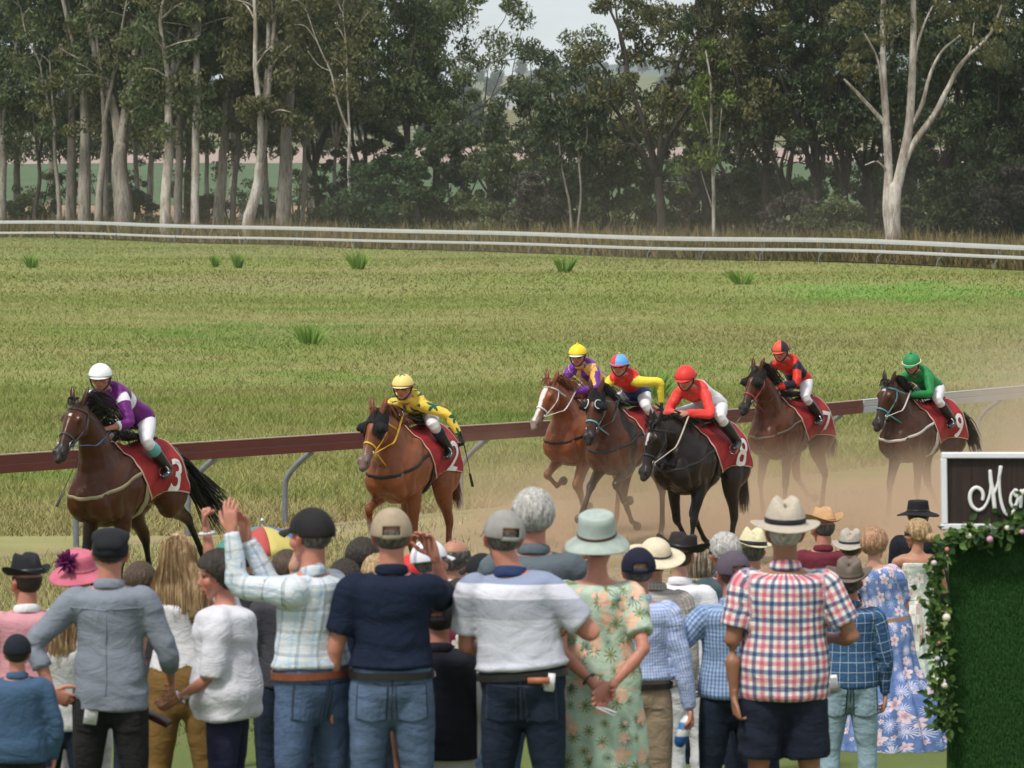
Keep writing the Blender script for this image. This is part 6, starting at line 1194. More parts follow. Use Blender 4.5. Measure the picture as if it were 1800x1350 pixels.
# ================================================================ the crowd
def at(px, topy, s, hat=0.):
    Y = FPX / s; p = P(px, topy, Y); z = zgf(p.x, Y); return (p.x, Y), p.z - z
GREY = dict(name='silver', col=(.42, .41, .38), col2=(.66, .64, .60)); DK = dict(name='dark', col=(.03, .022, .016)); BR = dict(name='brown', col=(.07, .045, .028)); BLD = dict(name='blonde', col=(.36, .23, .11), col2=(.62, .47, .28)); DGREY = dict(name='iron', col=(.09, .08, .07), col2=(.2, .18, .16))
m_belt_br = plain('tan_leather_belt', (.20, .06, .03), .45); m_belt_bk = plain('black_leather_belt', (.02, .018, .018), .4)
def pocket_patch(G, u, dz, w_, h_, mat, name='back_pocket', rot=0, on='trousers', offs=.004, depth=None):
    """a thin patch lying on the back of a garment; u metres right, dz metres above the crotch"""
    o = G[on]; bv = bvh_of(o.data); J = G['J']; c = Vector((J['pelvis'].x + u, -.6, J['pelvis'].z + dz)); n = Vector((0, -1, 0)); me = bpy.data.meshes.new(name); g_ = 6; M2 = Matrix.Rotation(R(rot), 2)
    vv = []
    for j in range(g_ + 1):
        for i in range(g_ + 1):
            x = (i / g_ - .5) * w_; y = (j / g_ - .5) * h_; 
            if j == 0 and name == 'back_pocket': y += -.012 + .024 * abs(i / g_ - .5)
            p = M2 @ Vector((x, y)); vv.append((p.x, p.y, 0))
    me.from_pydata(vv, [], [(j * (g_ + 1) + i, j * (g_ + 1) + i + 1, (j + 1) * (g_ + 1) + i + 1, (j + 1) * (g_ + 1) + i) for j in range(g_) for i in range(g_)])
    ob = project_flat(me, c, Vector((1, 0, 0)), Vector((0, 0, 1)), n, bv, offs, name, mat, o, far=.1 if False else .9) ; so = ob.modifiers.new('s', 'SOLIDIFY'); so.thickness = .003; so.offset = 1; return ob
def jeans_detail(G, mat, dk, us=(-.09, .09), dz=-.06):
    k = G['k']; J = G['J']; px_ = J['pelvis'].x; pz = J['pelvis'].z; st_ = plain('denim_seam', dk, .9)
    for u in us: pocket_patch(G, u, dz, .142, .166, st_, 'pocket_stitching', 3 if u > 0 else -3, offs=.003); pocket_patch(G, u, dz, .130, .154, mat, 'back_pocket', 3 if u > 0 else -3, offs=.0065)
    seam(G, [(px_, pz + .07), (px_ + .003, pz + .0), (px_, pz - .08), (px_, pz - .14)], 'trousers', st_, 'seat_seam', .0035)
    seam(G, [(px_ - .17, pz + .045), (px_ - .08, pz + .028), (px_, pz + .02), (px_ + .08, pz + .028), (px_ + .17, pz + .045)], 'trousers', st_, 'yoke_seam', .003)
def seam(G, pts, on, mat, name='seam', r=.0025):
    o = G[on]; bv = bvh_of(o.data); out = []
    for x, z in pts:
        h = bv.ray_cast(Vector((x, -.9, z)), Vector((0, 1, 0)), 2)
        if h[0]: out.append(tuple(h[0] + Vector((0, -.001, 0))))
    if len(out) > 2: mb = MB(); mb.tube(out, r, n=6, dens=2); mb.build(name, mat, o)
def watch(G, nm, mat, face=None, d=.03):
    J = G['J']; k = G['k']; f = J['fd' + nm]; c = J['wr' + nm] - f * d; s = f.orthogonal().normalized(); u = f.cross(s); mb = MB()
    mb.tube([c + (s * math.cos(a) + u * math.sin(a)) * .031 * k for a in np.linspace(0, 6.28, 21)], .003, .010, side=tuple(f), n=8, dens=1, cap=False); ob = mb.build('wrist_watch', mat, G['root'])
    if face: mb = MB(); pn = -Vector(face).normalized(); mb.tube([c - pn * .029 * k, c - pn * .042 * k], [.019, .018], n=16, dens=1, side=tuple(f)); mb.build('watch_face', plain('watch_dial', (.45, .45, .42), .3), ob)
def loose(G, name, label, cat, mb, mat, at_, group=None):
    """a held thing: own top-level object, placed from the holder's frame"""
    r = G['root']; Rz = Matrix.Rotation(r.rotation_euler[2], 3, 'Z'); o = mb.build(name, mat, None); o.location = Vector(r.location) + Rz @ Vector(at_); o.rotation_euler = (0, 0, r.rotation_euler[2]); tag(o, label, cat, group); return o
jean = denim('blue_denim', (.062, .095, .165)); jean2 = denim('mid_blue_denim', (.078, .115, .185)); jdark = denim('dark_denim', (.012, .018, .032), 1.8); jpale = denim('pale_denim', (.28, .40, .47), 1.25); jblk = denim('black_denim', (.018, .018, .018), 1.6)
stitch = plain('ochre_stitching', (.16, .10, .055)); paper = plain('white_paper', (.72, .71, .70), .8, var=.03)
def paper_slip(G, u, z, w_, h_, rot, label, cat='paper'):
    r = G['root']; o = G['trousers']; bv = bvh_of(o.data); h = bv.ray_cast(Vector((u, -.9, z - h_ * .4)), Vector((0, 1, 0)), 2); y = h[0].y - .012 if h[0] else -.15
    mb = MB(); M3 = Matrix.Rotation(R(rot), 3, 'Y') @ Matrix.Rotation(R(-6), 3, 'X')
    for i in range(3): mb.box((.002 * i, -.003 * i, .004 * i), (w_, .0018, h_), M3)
    ob = loose(G, 'betting_slip', label, cat, mb, paper, (u, y, z), 'papers held or pocketed by spectators'); ink = MB()
    for i in range(7): ink.box(M3 @ Vector((-.01 + .004 * (i % 3), -.0105, h_ * (.36 - .1 * i))), (w_ * (.55 - .08 * (i % 3)), .0006, .003), M3)
    ink.build('print', plain('grey_print', (.35, .35, .38)), ob, False)
CR = {}
def crowd():
    # A grey shirt, flat cap, hand on hip
    s = 372; pos, H = at(192, 930, s); J = stand(H, twist=4, head_yaw=4, head_tilt=2, fat=1.0, shw=1.02, armL=((-.72, -.12, -.78), (.25, -.06, -.62), (.0, 1, .2), 24, (.85, .1, -.5)), armR=((.42, .06, -1), (-.05, .75, -.62)))
    G = person('man in a plain grey shirt and black flat cap and dark jeans, hand on hip', pos, R(-3), J, 'red', solid('grey_chambray', (.20, .225, .27), .1), dict(mat=jblk, w=1.02), dict(DK, thick=.002, nape=-.05), dict(kind='flatcap', mat=plain('black_felt_cap', (.012, .014, .018), .9), dz=-.004), sleeve=('roll', 'roll'), hem=-.16, seed=1, tucked=False, shirt_d=.02, wrk=.009); CR['A'] = G
    k = G['k']; paper_slip(G, -.075, .85 * k, .062, .105, 8, 'folded white paper sticking out of the back pocket of the man in the grey shirt'); pocket_patch(G, -.085, -.10, .13, .15, jblk); pocket_patch(G, .085, -.10, .13, .15, jblk)
    seam(G, [(.0, 1.48 * k), (.003, 1.35 * k), (.0, 1.2 * k), (.004, 1.05 * k), (.0, .95 * k)], 'shirt', solid('grey_chambray', (.20, .225, .27)), 'back_pleat', .0035); seam(G, [(-.17, 1.39 * k), (-.08, 1.385 * k), (0, 1.38 * k), (.08, 1.385 * k), (.17, 1.39 * k)], 'shirt', solid('grey_chambray', (.20, .225, .27)), 'yoke_seam', .003)
    # B blonde, white tank
    pos, H = at(318, 942, 345); J = stand(H, head_yaw=-12, head_tilt=-3, armR=((.2, .1, -1), (.1, .5, -1)), armL=((-.2, .1, -1), (.1, .6, -.9)))
    G = person('woman with long blonde hair in a white singlet top and mustard trousers', pos, R(2), J, 'tan', solid('white_jersey', (.68, .67, .70), .04), dict(mat=solid('mustard_cotton', (.19, .11, .035), .12)), dict(BLD, kind='long', len=.19, w=.140), fem=True, sleeve='none', neckline=.84, collar=False, hem=.02, seed=2, shirt_d=.008); CR['B'] = G
    G['S'] = None; mb = MB(); J = G['J']
    for sx in (-1, 1): mb = MB(); mb.tube([(sx * .135, -.06, J['neck'].z - .20), (sx * .125, -.085, J['neck'].z - .12), (sx * .115, -.05, J['neck'].z - .045), (sx * .115, .02, J['neck'].z - .04)], .024, .006, n=8, dens=3); mb.build('shoulder_strap', solid('white_jersey', (.68, .67, .70)), G['root'])
    # C cheering woman in white blouse, facing left
    pos, H = at(400, 972, 362); J = stand(H, fat=1.17, lean=.03, armR=((.15, .35, .62), (-.05, .12, 1), (.1, -1, .0), 78), armL=((-.18, .10, -1), (.02, .92, -.62), (.4, 0, 1), 48), head_yaw=6, head_pitch=8)
    G = person('woman in a loose white blouse facing left with one fist raised, shouting', pos, R(82), J, 'red', solid('white_voile', (.62, .62, .67), .06), dict(mat=solid('navy_twill', (.022, .024, .055), .15)), dict(DK, kind='short', thick=.022, nape=-.10), fem=True, sleeve=('elbow', 'short'), shirt_d=.045, hem=-.16, seed=3, wrk=.012, face=True, collar=False); CR['C'] = G
    T = G['T']; k = G['k']; mb = MB(); mb.ell(T(0, .083, -.066), (.014 * k, .012 * k, .017 * k), J['hm']); mb.build('open_mouth', plain('mouth_dark', (.10, .02, .018), .6), G['root'])
    watch(G, 'L', m_steel, (0, -1, .3)); f = J['fdR']; c = J['wrR'] - f * .04; s_ = f.orthogonal().normalized(); u = f.cross(s_)
    for i in range(13): 
        a = i / 13 * 6.283; 
        if i == 0: mbb = MB()
        mbb.ell(c + (s_ * math.cos(a) + u * math.sin(a)) * .034, (.0085, .0085, .0085), n=8, m=6)
    mbb.build('bead_bracelet', plain('pale_beads', (.6, .58, .56), .3), G['root'])
    wl = J['wrL'] + J['fdL'] * .11; mb = MB(); M3 = Matrix.Rotation(R(25), 3, 'X'); mb.box((0, 0, 0), (.10, .17, .022), M3); mb.box((0, .0, .014), (.096, .165, .004), M3); o = loose(G, 'purse', 'dark red leather purse held low by the woman in the white blouse', 'purse', mb, plain('oxblood_leather', (.045, .012, .012), .4), wl + Vector((-.0, .02, -.02))); bv_ = o.modifiers.new('b', 'BEVEL'); bv_.width = .008; bv_.segments = 3
    # D clapping man in pale plaid
    pl = plaid('pale_blue_check', .105, lines((.72, .76, .80), [(.10, .13, (.60, .70, .80)), (.42, .028, (.13, .16, .18)), (.50, .028, (.17, .21, .24)), (.75, .10, (.78, .75, .70))]), lines((.80, .82, .84), [(.08, .13, (.66, .75, .84)), (.42, .026, (.15, .18, .20)), (.50, .026, (.2, .25, .28))]), 'MULTIPLY')
    pos, H = at(548, 897, 384); J = stand(H, fat=1.10, head_yaw=10, twist=24, shw=1.0, armL=((-.30, .62, .05), (-.06, .16, 1), (.9, .25, 0), 10, (-.02, .12, 1)), armR=((.10, .72, .04), (-.42, .10, .95), (-.9, -.05, -.3), 8, (-.28, .05, 1)))
    ik(J, 'R', J['wrL'] + Vector((.10, .02, -.05)), (.2, -.1, -1), (-.9, -.05, -.2), 8, (-.20, .02, 1)); G = person('man in a pale blue checked shirt and black mesh cap clapping with raised hands', pos, R(38), J, 'red', pl, dict(mat=jean, w=1.0), DGREY, dict(kind='cap', mat=plain('black_mesh_cap', (.014, .013, .014), .8, bump=.003), open=0), hem=.105, belt=dict(mat=m_belt_br), seed=4, shirt_d=.019, wrk=.011, handv=.0038); CR['D'] = G
    jeans_detail(G, jean, (.035, .045, .07))
    k = G['k']
    # E navy polo man, hand up
    pos, H = at(688, 897, 386); J = stand(H, fat=1.06, shw=1.03, armR=((.74, .36, -.46), (-.46, .02, .92), (-.3, -.5, -.2), 22, (-.5, .0, .9)), armL=((-.28, .05, -1), (-.1, .4, -1)))
    ik(J, 'R', Vector((.205, .14, 1.55)) * J['k'], (.30, 1, -.75), (-.3, -.5, -.2), 22, (-.45, .0, 1))
    G = person('broad man in a navy polo shirt and khaki cap with his right hand raised', pos, R(2), J, 'red', solid('navy_pique', (.010, .016, .036), .15), dict(mat=jean2, w=1.06), DGREY, dict(kind='cap', mat=plain('khaki_cap', (.36, .28, .20), .9), strap=plain('khaki_strap', (.25, .21, .14), .9), bill=plain('khaki_cap', (.36, .28, .20))), sleeve='short', hem=.105, belt=dict(mat=m_belt_bk), seed=5, shirt_d=.019, wrk=.009); CR['E'] = G
    jeans_detail(G, jean2, (.085, .06, .04))
    # F short lad in black
    pos, H = at(772, 1042, 372); H = 1.52; J = stand(H, fat=1.15, armR=((.46, 0, -1), (.12, .08, -1), (-1, 0, 0), 80), armL=((-.2, 0, -1), (0, .2, -1)))
    G = person('short spectator in a black T-shirt with white side panels and white trousers', pos, R(-4), J, 'red', zones('black_white_panel', lambda b, v, s_, o: b.mix(b.math('GREATER_THAN', o[0], .185), (.016, .018, .026), (.66, .66, .68)), .85), dict(mat=solid('off_white_canvas', (.50, .49, .44), .08), w=1.05), DK, dict(kind='cap', mat=plain('black_cap_cloth', (.012, .013, .015), .9)), sleeve=('short', 'elbow'), hem=-.12, seed=6, shirt_d=.03, tucked=False, z=P(772, 1042, FPX / 372).z - H - .02); CR['F'] = G
    k = G['k']; bv = bvh_of(G['shirt'].data); 
    for tx, xx in (('♦', 0), ('G', .035)): me = text_mesh('G' if xx else 'o', .034, bold=.001); project_flat(me, Vector((-.05 + xx, -.3, 1.37 * k)), Vector((1, 0, 0)), Vector((0, 0, 1)), Vector((0, -1, 0)), bv, .003, 'small_logo', M_NUM, G['shirt'])
    # G polo man
    po = stripes_v('banded_polo', [(0, (.52, .53, .60)), (.42, (.52, .53, .60)), (.44, (.38, .39, .46)), (.535, (.62, .62, .70)), (.60, (.24, .28, .40)), (.95, (.22, .26, .38))])
    pos, H = at(920, 901, 384); J = stand(H, fat=1.16, shw=1.06, nkx=-.06, head_yaw=14, head_tilt=4, armL=((-.10, .30, -1), (.35, .85, -.15)), armR=((.72, .02, -.72), (-.55, .82, .1)))
    J['head'].x -= .045
    G = person('man in a white and blue grey banded polo shirt and grey cap', pos, R(-6), J, 'red', po, dict(mat=jdark, w=1.05), DGREY, dict(kind='cap', mat=plain('stone_grey_cap', (.27, .265, .245), .9), yaw=10), sleeve='short', hem=.105, belt=dict(mat=m_belt_bk), seed=7, shirt_d=.021, wrk=.010, collar=solid('navy_collar', (.03, .05, .13))); CR['G'] = G
    jeans_detail(G, jdark, (.05, .04, .035))
    k = G['k']; paper_slip(G, .125, .985 * k, .055, .075, 4, 'white paper and tan card in the back pocket of the man in the banded polo')
    mb = MB(); mb.box((0, 0, 0), (.10, .018, .028)); h_ = bvh_of(G['trousers'].data).ray_cast(Vector((.085, -.9, .985 * k)), Vector((0, 1, 0)), 2); o = loose(G, 'wallet', 'tan wallet in the back pocket of the man in the banded polo', 'wallet', mb, plain('tan_wallet', (.42, .15, .08), .5), (.085, h_[0].y - .014, 1.0 * k))
    # H silver haired tall man
    pos, H = at(938, 862, 355); J = stand(H, fat=1.1, shw=1.04, head_yaw=-4, armL=((-.1, .5, -1), (.2, .9, -.3)), armR=((.1, .55, -1), (-.2, .9, -.3)))
    G = person('tall man with thick silver hair and a slate grey polo shirt', pos, R(-4), J, 'red', solid('slate_pique', (.10, .125, .145), .1), dict(mat=jean), dict(GREY, thick=.014), sleeve='short', seed=8, shirt_d=.019); CR['H'] = G
    # I woman in tropical dress
    fl = floral('tropical_print', (.46, .58, .46), (.66, .40, .28), (.72, .55, .42), (.14, .15, .03), 8., .30, dark=(.04, .07, .06))
    pos, H = at(1050, 914, 374); H -= .0; J = stand(H, fat=1.12, shw=.98, head_yaw=-4, armL=((-.34, -.14, -1), (.72, -.50, -.52), (0, -1, 0), 50, (.9, -.25, -.3)), armR=((.44, -.12, -.95), (-.62, -.62, -.68), (0, -1, 0), 45, (-.75, -.2, -.55)))
    ik(J, 'L', Vector((.005, -.235, .985)) * J['k'], (-1, -.2, -.3), (0, -1, 0), 50, (.9, -.2, -.25)); ik(J, 'R', Vector((.075, -.25, .98)) * J['k'], (1, -.2, -.3), (0, -1, 0), 45, (-.7, -.2, -.5))
    G = person('woman in a long green tropical print dress and pale green hat, hands behind her back', pos, R(-4), J, 'red', fl, None, dict(BR, nape=-.06), dict(kind='brim', mat=plain('pale_green_felt', (.36, .42, .38), .9), br=.152, ch=.108, cr=.090, ct=.082, pinch=.04, dent=.0, round=0, flat=1, droop=.035, curl=-.01, band=plain('brown_cord', (.08, .035, .025)), bw=.012, tilt=14, dz=.0), fem=True, sleeve='short', skirt=dict(len=.12, w=.23, fold=.012), seed=9, shirt_d=.02, collar=False, neckline=.95, wrk=.006, handv=.0038); CR['I'] = G
    watch(G, 'L', plain('navy_watch_band', (.02, .05, .08), .5), None, .05); J = G['J']; mb = MB(); mb.box((0, 0, 0), (.10, .05, .006), Matrix.Rotation(R(25), 3, 'Y')); mb.box((.01, 0, .008), (.09, .048, .004), Matrix.Rotation(R(20), 3, 'Y')); loose(G, 'folded_paper', 'folded white paper in the hands of the woman in the tropical dress', 'paper', mb, paper, J['wrR'] + Vector((-.02, -.05, -.10)), 'papers held or pocketed by spectators')
    # J man blue gingham, navy cap
    gi = plaid('blue_gingham', .016, [(0, (.80, .82, .88)), (.5, (.42, .52, .76))], [(0, (.74, .78, .88)), (.5, (.50, .58, .78))], 'MULTIPLY')
    pos, H = at(1122, 966, 352); H = H; J = stand(H, fat=1.04, head_yaw=8, armR=((.26, -.04, -1), (.16, .02, -1), (-1, 0, 0), 55), armL=((-.2, .1, -1), (.1, .6, -.8)))
    G = person('man in a light blue gingham shirt, navy cap and beige chinos holding a can', pos, R(-4), J, 'red', gi, dict(mat=solid('beige_chino', (.34, .26, .18), .08), w=1.04), DGREY, dict(kind='cap', mat=plain('navy_cap_cloth', (.010, .012, .028), .9)), hem=.105, belt=dict(mat=m_belt_bk), seed=10, shirt_d=.022, wrk=.009, handv=.0038); CR['J'] = G
    pocket_patch(G, .08, -.05, .10, .012, solid('beige_chino', (.34, .26, .18)), 'welt_pocket')
    J = G['J']; mb = MB(); c = Vector((0, 0, 0)); M3 = Matrix.Rotation(R(18), 3, 'Y'); mb.tube([M3 @ Vector((0, 0, z_)) for z_ in (-.06, -.055, .05, .058)], [.028, .033, .033, .027], n=20, dens=1)
    cb = NB('blue_can', .3, .5); sz = cb.sep(cb.obj())[2]; cb.col(cb.ramp(cb.math('ADD', sz, .5), [(.44, (.03, .14, .42)), (.475, (.72, .72, .74)), (.51, (.05, .22, .55)), (.545, (.66, .68, .72))], True)); loose(G, 'drink_can', 'blue and white drink can held low by the man in beige chinos', 'can', mb, cb.m, J['wrR'] + J['fdR'] * .09 + Vector((-.045, .0, -.02)))
    # K man fine blue check
    fc = plaid('blue_microcheck', .020, [(0, (.62, .70, .80)), (.5, (.24, .34, .52))], [(0, (.66, .74, .84)), (.5, (.42, .52, .68))], 'MULTIPLY')
    pos, H = at(1288, 972, 350); J = stand(H, fat=1.06, head_yaw=10, armL=((-.62, .0, -.72), (.42, .55, -.6)), armR=((.2, 0, -1), (0, .4, -1)))
    G = person('man in a fine blue checked shirt and faded plum cap left of the tall man', pos, R(8), J, 'red', fc, dict(mat=jdark), dict(name='ginger', col=(.12, .06, .03)), dict(kind='cap', mat=plain('faded_plum_cap', (.095, .075, .10), .9), open=1), hem=-.02, seed=11, shirt_d=.018, wrk=.010); CR['K'] = G
    # L tall man with madras shirt
    ma = plaid('red_navy_madras', .082, [(0, (.84, .83, .80)), (.24, (.72, .34, .42)), (.5, (.84, .83, .80)), (.74, (.22, .26, .40))], [(0, (.88, .85, .80)), (.24, (.80, .40, .44)), (.5, (.88, .85, .80)), (.74, (.25, .30, .44))])
    pos, H = at(1380, 893, 366); J = stand(H, fat=1.13, shw=1.07, head_yaw=2, armL=((-.22, -.06, -1), (.05, .02, -1), (1, 0, 0), 40), armR=((.46, -.06, -.9), (-.35, .9, -.1)))
    G = person('tall heavy man in a red and navy checked shirt, straw hat and shorts', pos, R(1), J, 'brown', ma, dict(mat=solid('navy_shorts', (.014, .018, .032), .15), short=.86, w=1.12, name='shorts'), GREY, dict(kind='brim', mat=plain('natural_straw', (.46, .40, .32), .9, var=.08, scale=60, bump=.004), br=.160, ch=.118, cr=.092, ct=.062, pinch=.22, dent=.03, curl=.012, droop=.018, band=plain('black_hat_band', (.012, .013, .02)), bw=.024, tilt=4), sleeve='short', hem=-.17, seed=12, shirt_d=.026, tucked=False, wrk=.011); CR['L'] = G
    # M navy windowpane, akubra
    wp = plaid('navy_windowpane', .058, lines((.035, .095, .20), [(.1, .06, (.42, .50, .56)), (.55, .03, (.07, .15, .27))]), lines((.035, .095, .20), [(.1, .06, (.42, .50, .56)), (.55, .03, (.07, .15, .27))]), 'LIGHTEN')
    pos, H = at(1494, 992, 300); J = stand(H, fat=1.02, head_pitch=-14, head_yaw=-6, lean=.04, armL=((-.2, .2, -1), (.3, .7, -.7)), armR=((.25, .05, -1), (.0, .2, -1)))
    G = person('man in a navy windowpane check shirt, brown felt hat and pale blue jeans', pos, R(-2), J, 'red', wp, dict(mat=jpale, w=1.05), DGREY, dict(kind='brim', mat=plain('brown_fur_felt', (.16, .125, .10), .9), br=.148, ch=.112, cr=.088, ct=.075, pinch=.2, dent=.03, curl=.03, band=plain('brown_hat_band', (.07, .05, .045)), bw=.014, tilt=-4), hem=-.04, seed=13, shirt_d=.02, tucked=False, wrk=.008); CR['M'] = G
    jeans_detail(G, jpale, (.16, .22, .26), dz=-.09)
    k = G['k']; paper_slip(G, -.095, .97 * k, .10, .09, -3, 'folded white race paper in the back pocket of the man with pale blue jeans')
    # N floral dress woman
    bf = floral('blue_peony_print', (.14, .22, .46), (.62, .50, .54), (.30, .10, .14), (.30, .38, .55), 7.5, .40, dark=(.52, .50, .62))
    pos, H = at(1560, 930, 250); J = stand(H, fat=1.08, nkx=-.10, head_yaw=-20, armL=((-.25, .3, -1), (.2, .9, 0)), armR=((.2, .35, -.9), (-.2, .9, .2)))
    G = person('woman with strawberry blonde hair in a long blue floral dress with a tan belt', pos, R(-8), J, 'fair', bf, None, dict(name='strawberry', col=(.38, .20, .11), col2=(.58, .38, .24), thick=.018), fem=True, sleeve='short', skirt=dict(len=.06, w=.48, fold=.04), seed=14, shirt_d=.014, collar=False, neckline=.95, belt=dict(mat=plain('tan_sash', (.34, .22, .14), .8), t=.13)); CR['N'] = G
    # O blonde woman in pale dress
    pf = floral('pale_green_print', (.50, .56, .50), (.70, .66, .62), (.40, .10, .10), (.62, .60, .50), 6, .42, dark=(.36, .10, .10))
    pos, H = at(1612, 914, 232); J = stand(H, head_yaw=46, armL=((-.3, .2, -1), (.2, .9, .2)), armR=((.3, .2, -1), (-.2, .9, .2)))
    G = person('blonde woman with a low bun in a pale sleeveless dress with a tan sash', pos, R(6), J, 'tan', pf, None, dict(BLD, kind='bun', thick=.014), fem=True, sleeve='none', skirt=dict(len=.10, w=.40, fold=.03), seed=15, shirt_d=.010, collar=False, neckline=.80, belt=dict(mat=plain('tan_sash', (.34, .22, .14), .8), t=.13), glasses=m_gog); CR['O'] = G
    # P black hat
    pos, H = at(1614, 884, 222); G = person('person in a broad black hat and dark jacket beside the sign', pos, R(-20), stand(H, head_yaw=0), 'tan', solid('black_cotton', (.014, .016, .022), .1), dict(mat=jdark), DK, dict(kind='brim', mat=plain('black_fur_felt', (.010, .010, .012), .85), br=.178, ch=.092, cr=.092, ct=.084, pinch=.05, flat=1, curl=-.01, droop=.02, band=m_blk, bw=.01), seed=16)
    # Q tan straw hat
    pos, H = at(1447, 902, 240); G = person('man in a tan straw hat and burgundy shirt behind the tall plaid shirted man', pos, R(0), stand(H, head_yaw=25), 'red', solid('burgundy_cotton', (.14, .025, .04), .1), dict(mat=jdark), DGREY, dict(kind='brim', mat=plain('tan_straw', (.50, .30, .15), .85), br=.150, ch=.115, cr=.090, ct=.062, pinch=.28, curl=.035, band=plain('tan_band', (.32, .18, .09)), bw=.012, tilt=-8), seed=17)
    # R grey straw hat, navy floral
    nf = floral('navy_blossom_print', (.014, .018, .04), (.45, .30, .34), (.5, .2, .2), (.10, .06, .08), 9, .26, dark=(.30, .16, .20))
    pos, H = at(1496, 938, 244); J = stand(H, fat=1.1, head_yaw=-10); G = person('woman in a navy blossom print dress and oatmeal straw hat', pos, R(-4), J, 'fair', nf, None, BR, dict(kind='brim', mat=plain('oatmeal_straw', (.40, .36, .30), .9, scale=50, bump=.004), br=.148, ch=.10, cr=.092, ct=.075, pinch=.1, curl=.02, droop=.03, band=plain('navy_hat_band', (.03, .035, .06)), bw=.018, tilt=6), fem=True, sleeve='elbow', skirt=dict(len=.25, w=.26, fold=.02), seed=18, shirt_d=.016, collar=False)
    # S cream panama
    pos, H = at(1322, 940, 272); G = person('man in a cream panama hat with a wide black band', pos, R(12), stand(H, head_yaw=0), 'red', solid('pale_blue_cotton', (.35, .45, .58), .06), dict(mat=jdark), DGREY, dict(kind='brim', mat=plain('cream_panama', (.62, .56, .36), .8, scale=50), br=.150, ch=.115, cr=.090, ct=.060, pinch=.3, dent=.035, curl=.02, band=plain('black_hat_band', (.012, .013, .02)), bw=.026, roll=4), seed=19)
    # T silver hair glasses
    pos, H = at(1274, 938, 280); G = person('silver haired man with glasses seen from behind, left of the cream panama hat', pos, R(24), stand(H, head_yaw=8), 'red', solid('teal_grey_cotton', (.06, .09, .10), .06), dict(mat=jdark), dict(GREY, thick=.012), None, seed=20, glasses=m_blk)
    # U blond in red shirt
    pos, H = at(1234, 964, 262); G = person('person with straight blonde hair in a red shirt with white lettering', pos, R(-10), stand(H, fat=1.0, head_yaw=0), 'fair', solid('red_jersey', (.62, .03, .03), .06), dict(mat=jdark), dict(name='ashblonde', col=(.34, .27, .19), col2=(.6, .52, .42), kind='long', len=.04, w=.085), None, seed=21, fem=True, sleeve='short')
    bv = bvh_of(G['shirt'].data); k = G['k']; me = text_mesh('URN', .13, bold=.004); project_flat(me, Vector((.07, -.3, 1.31 * k)), Matrix.Rotation(R(38), 3, 'Y') @ Vector((1, 0, 0)), Matrix.Rotation(R(38), 3, 'Y') @ Vector((0, 0, 1)), Vector((0, -1, 0)), bv, .004, 'shirt_lettering', M_NUM, G['shirt'])
    # V black hat, white shirt
    pos, H = at(1196, 946, 290); G = person('woman in a wide black hat and crisp white shirt', pos, R(-14), stand(H, head_yaw=-6), 'fair', solid('crisp_white_cotton', (.72, .72, .76), .03), dict(mat=solid('white_twill', (.6, .6, .62))), BR, dict(kind='brim', mat=plain('black_brown_felt', (.022, .018, .017), .85), br=.165, ch=.100, cr=.092, ct=.080, pinch=.12, curl=.035, band=m_blk, bw=.012, tilt=-10, roll=8), seed=22, fem=True)
    # W cream wide hat, lace
    pos, H = at(1150, 950, 312); G = person('woman in a wide cream straw hat and white lace top', pos, R(-8), stand(H, fat=1.1, head_yaw=10), 'fair', plaid('white_lace', .02, [(0, (.66, .65, .64)), (.6, (.50, .46, .44))], [(0, (.66, .65, .64)), (.6, (.54, .5, .48))], 'MULTIPLY'), dict(mat=solid('white_twill', (.6, .6, .62))), BR, dict(kind='brim', mat=plain('cream_straw', (.66, .56, .40), .8), br=.172, ch=.085, cr=.090, round=1, pinch=0, dent=0, curl=.01, droop=.02, band=plain('navy_ribbon', (.05, .05, .07)), bw=.012, tilt=16, roll=6), seed=23, fem=True)
    # X small tan hat behind the tropical dress
    pos, H = at(1012, 962, 300); G = person('person in a tan felt hat mostly hidden behind the woman in the tropical dress', pos, 0, stand(H), 'red', solid('brown_check', (.20, .13, .09), .1), dict(mat=jdark), DK, dict(kind='brim', mat=plain('tan_felt', (.30, .20, .13), .9), br=.16, ch=.11, cr=.09, ct=.07, band=m_belt_br), seed=24)
    # Y white cap with navy stripes, bald neighbour
    st = NB('white_navy_cap', .8, .2); sx_ = st.sep(st.obj())[0]; st.col(st.mix(st.math('MULTIPLY', st.math('LESS_THAN', st.math('ABSOLUTE', st.math('ADD', sx_, .045)), .014), st.math('GREATER_THAN', st.math('SINE', st.math('MULTIPLY', sx_, 600.)), .2)), (.72, .72, .76), (.02, .025, .06)))
    pos, H = at(760, 952, 330); G = person('person in a white cap with navy stripes worn tilted, behind the raised hand', pos, R(-30), stand(H, head_yaw=-10, head_tilt=-10), 'red', solid('white_shirt_cloth', (.66, .66, .70), .05), dict(mat=jdark), DGREY, dict(kind='cap', mat=st.m, open=0), seed=25)
    pos, H = at(800, 948, 300); G = person('bald man in sunglasses and white shirt beside the white striped cap', pos, R(-24), stand(H, head_yaw=-10), 'tan', solid('pale_shirt_cloth', (.62, .63, .70), .05), dict(mat=jdark), dict(DGREY, bald=1), None, seed=26, glasses=m_gog)
    fl2 = floral('maroon_hibiscus_print', (.10, .012, .03), (.55, .50, .46), (.5, .35, .2), (.10, .012, .03), 7, .30)
    pos, H = at(806, 1020, 335); G = person('person in a maroon shirt with white flowers', pos, 0, stand(H, fat=1.1), 'brown', fl2, dict(mat=jean), DK, None, sleeve='short', seed=27)
    # black cap far
    pos, H = at(848, 976, 320); G = person('person with a black cap just left of the banded polo shoulder', pos, R(40), stand(H), 'red', solid('white_floral_shirt', (.6, .6, .68), .08), dict(mat=jean), DK, dict(kind='cap', mat=plain('black_cap_cloth', (.012, .013, .015), .9)), seed=28)
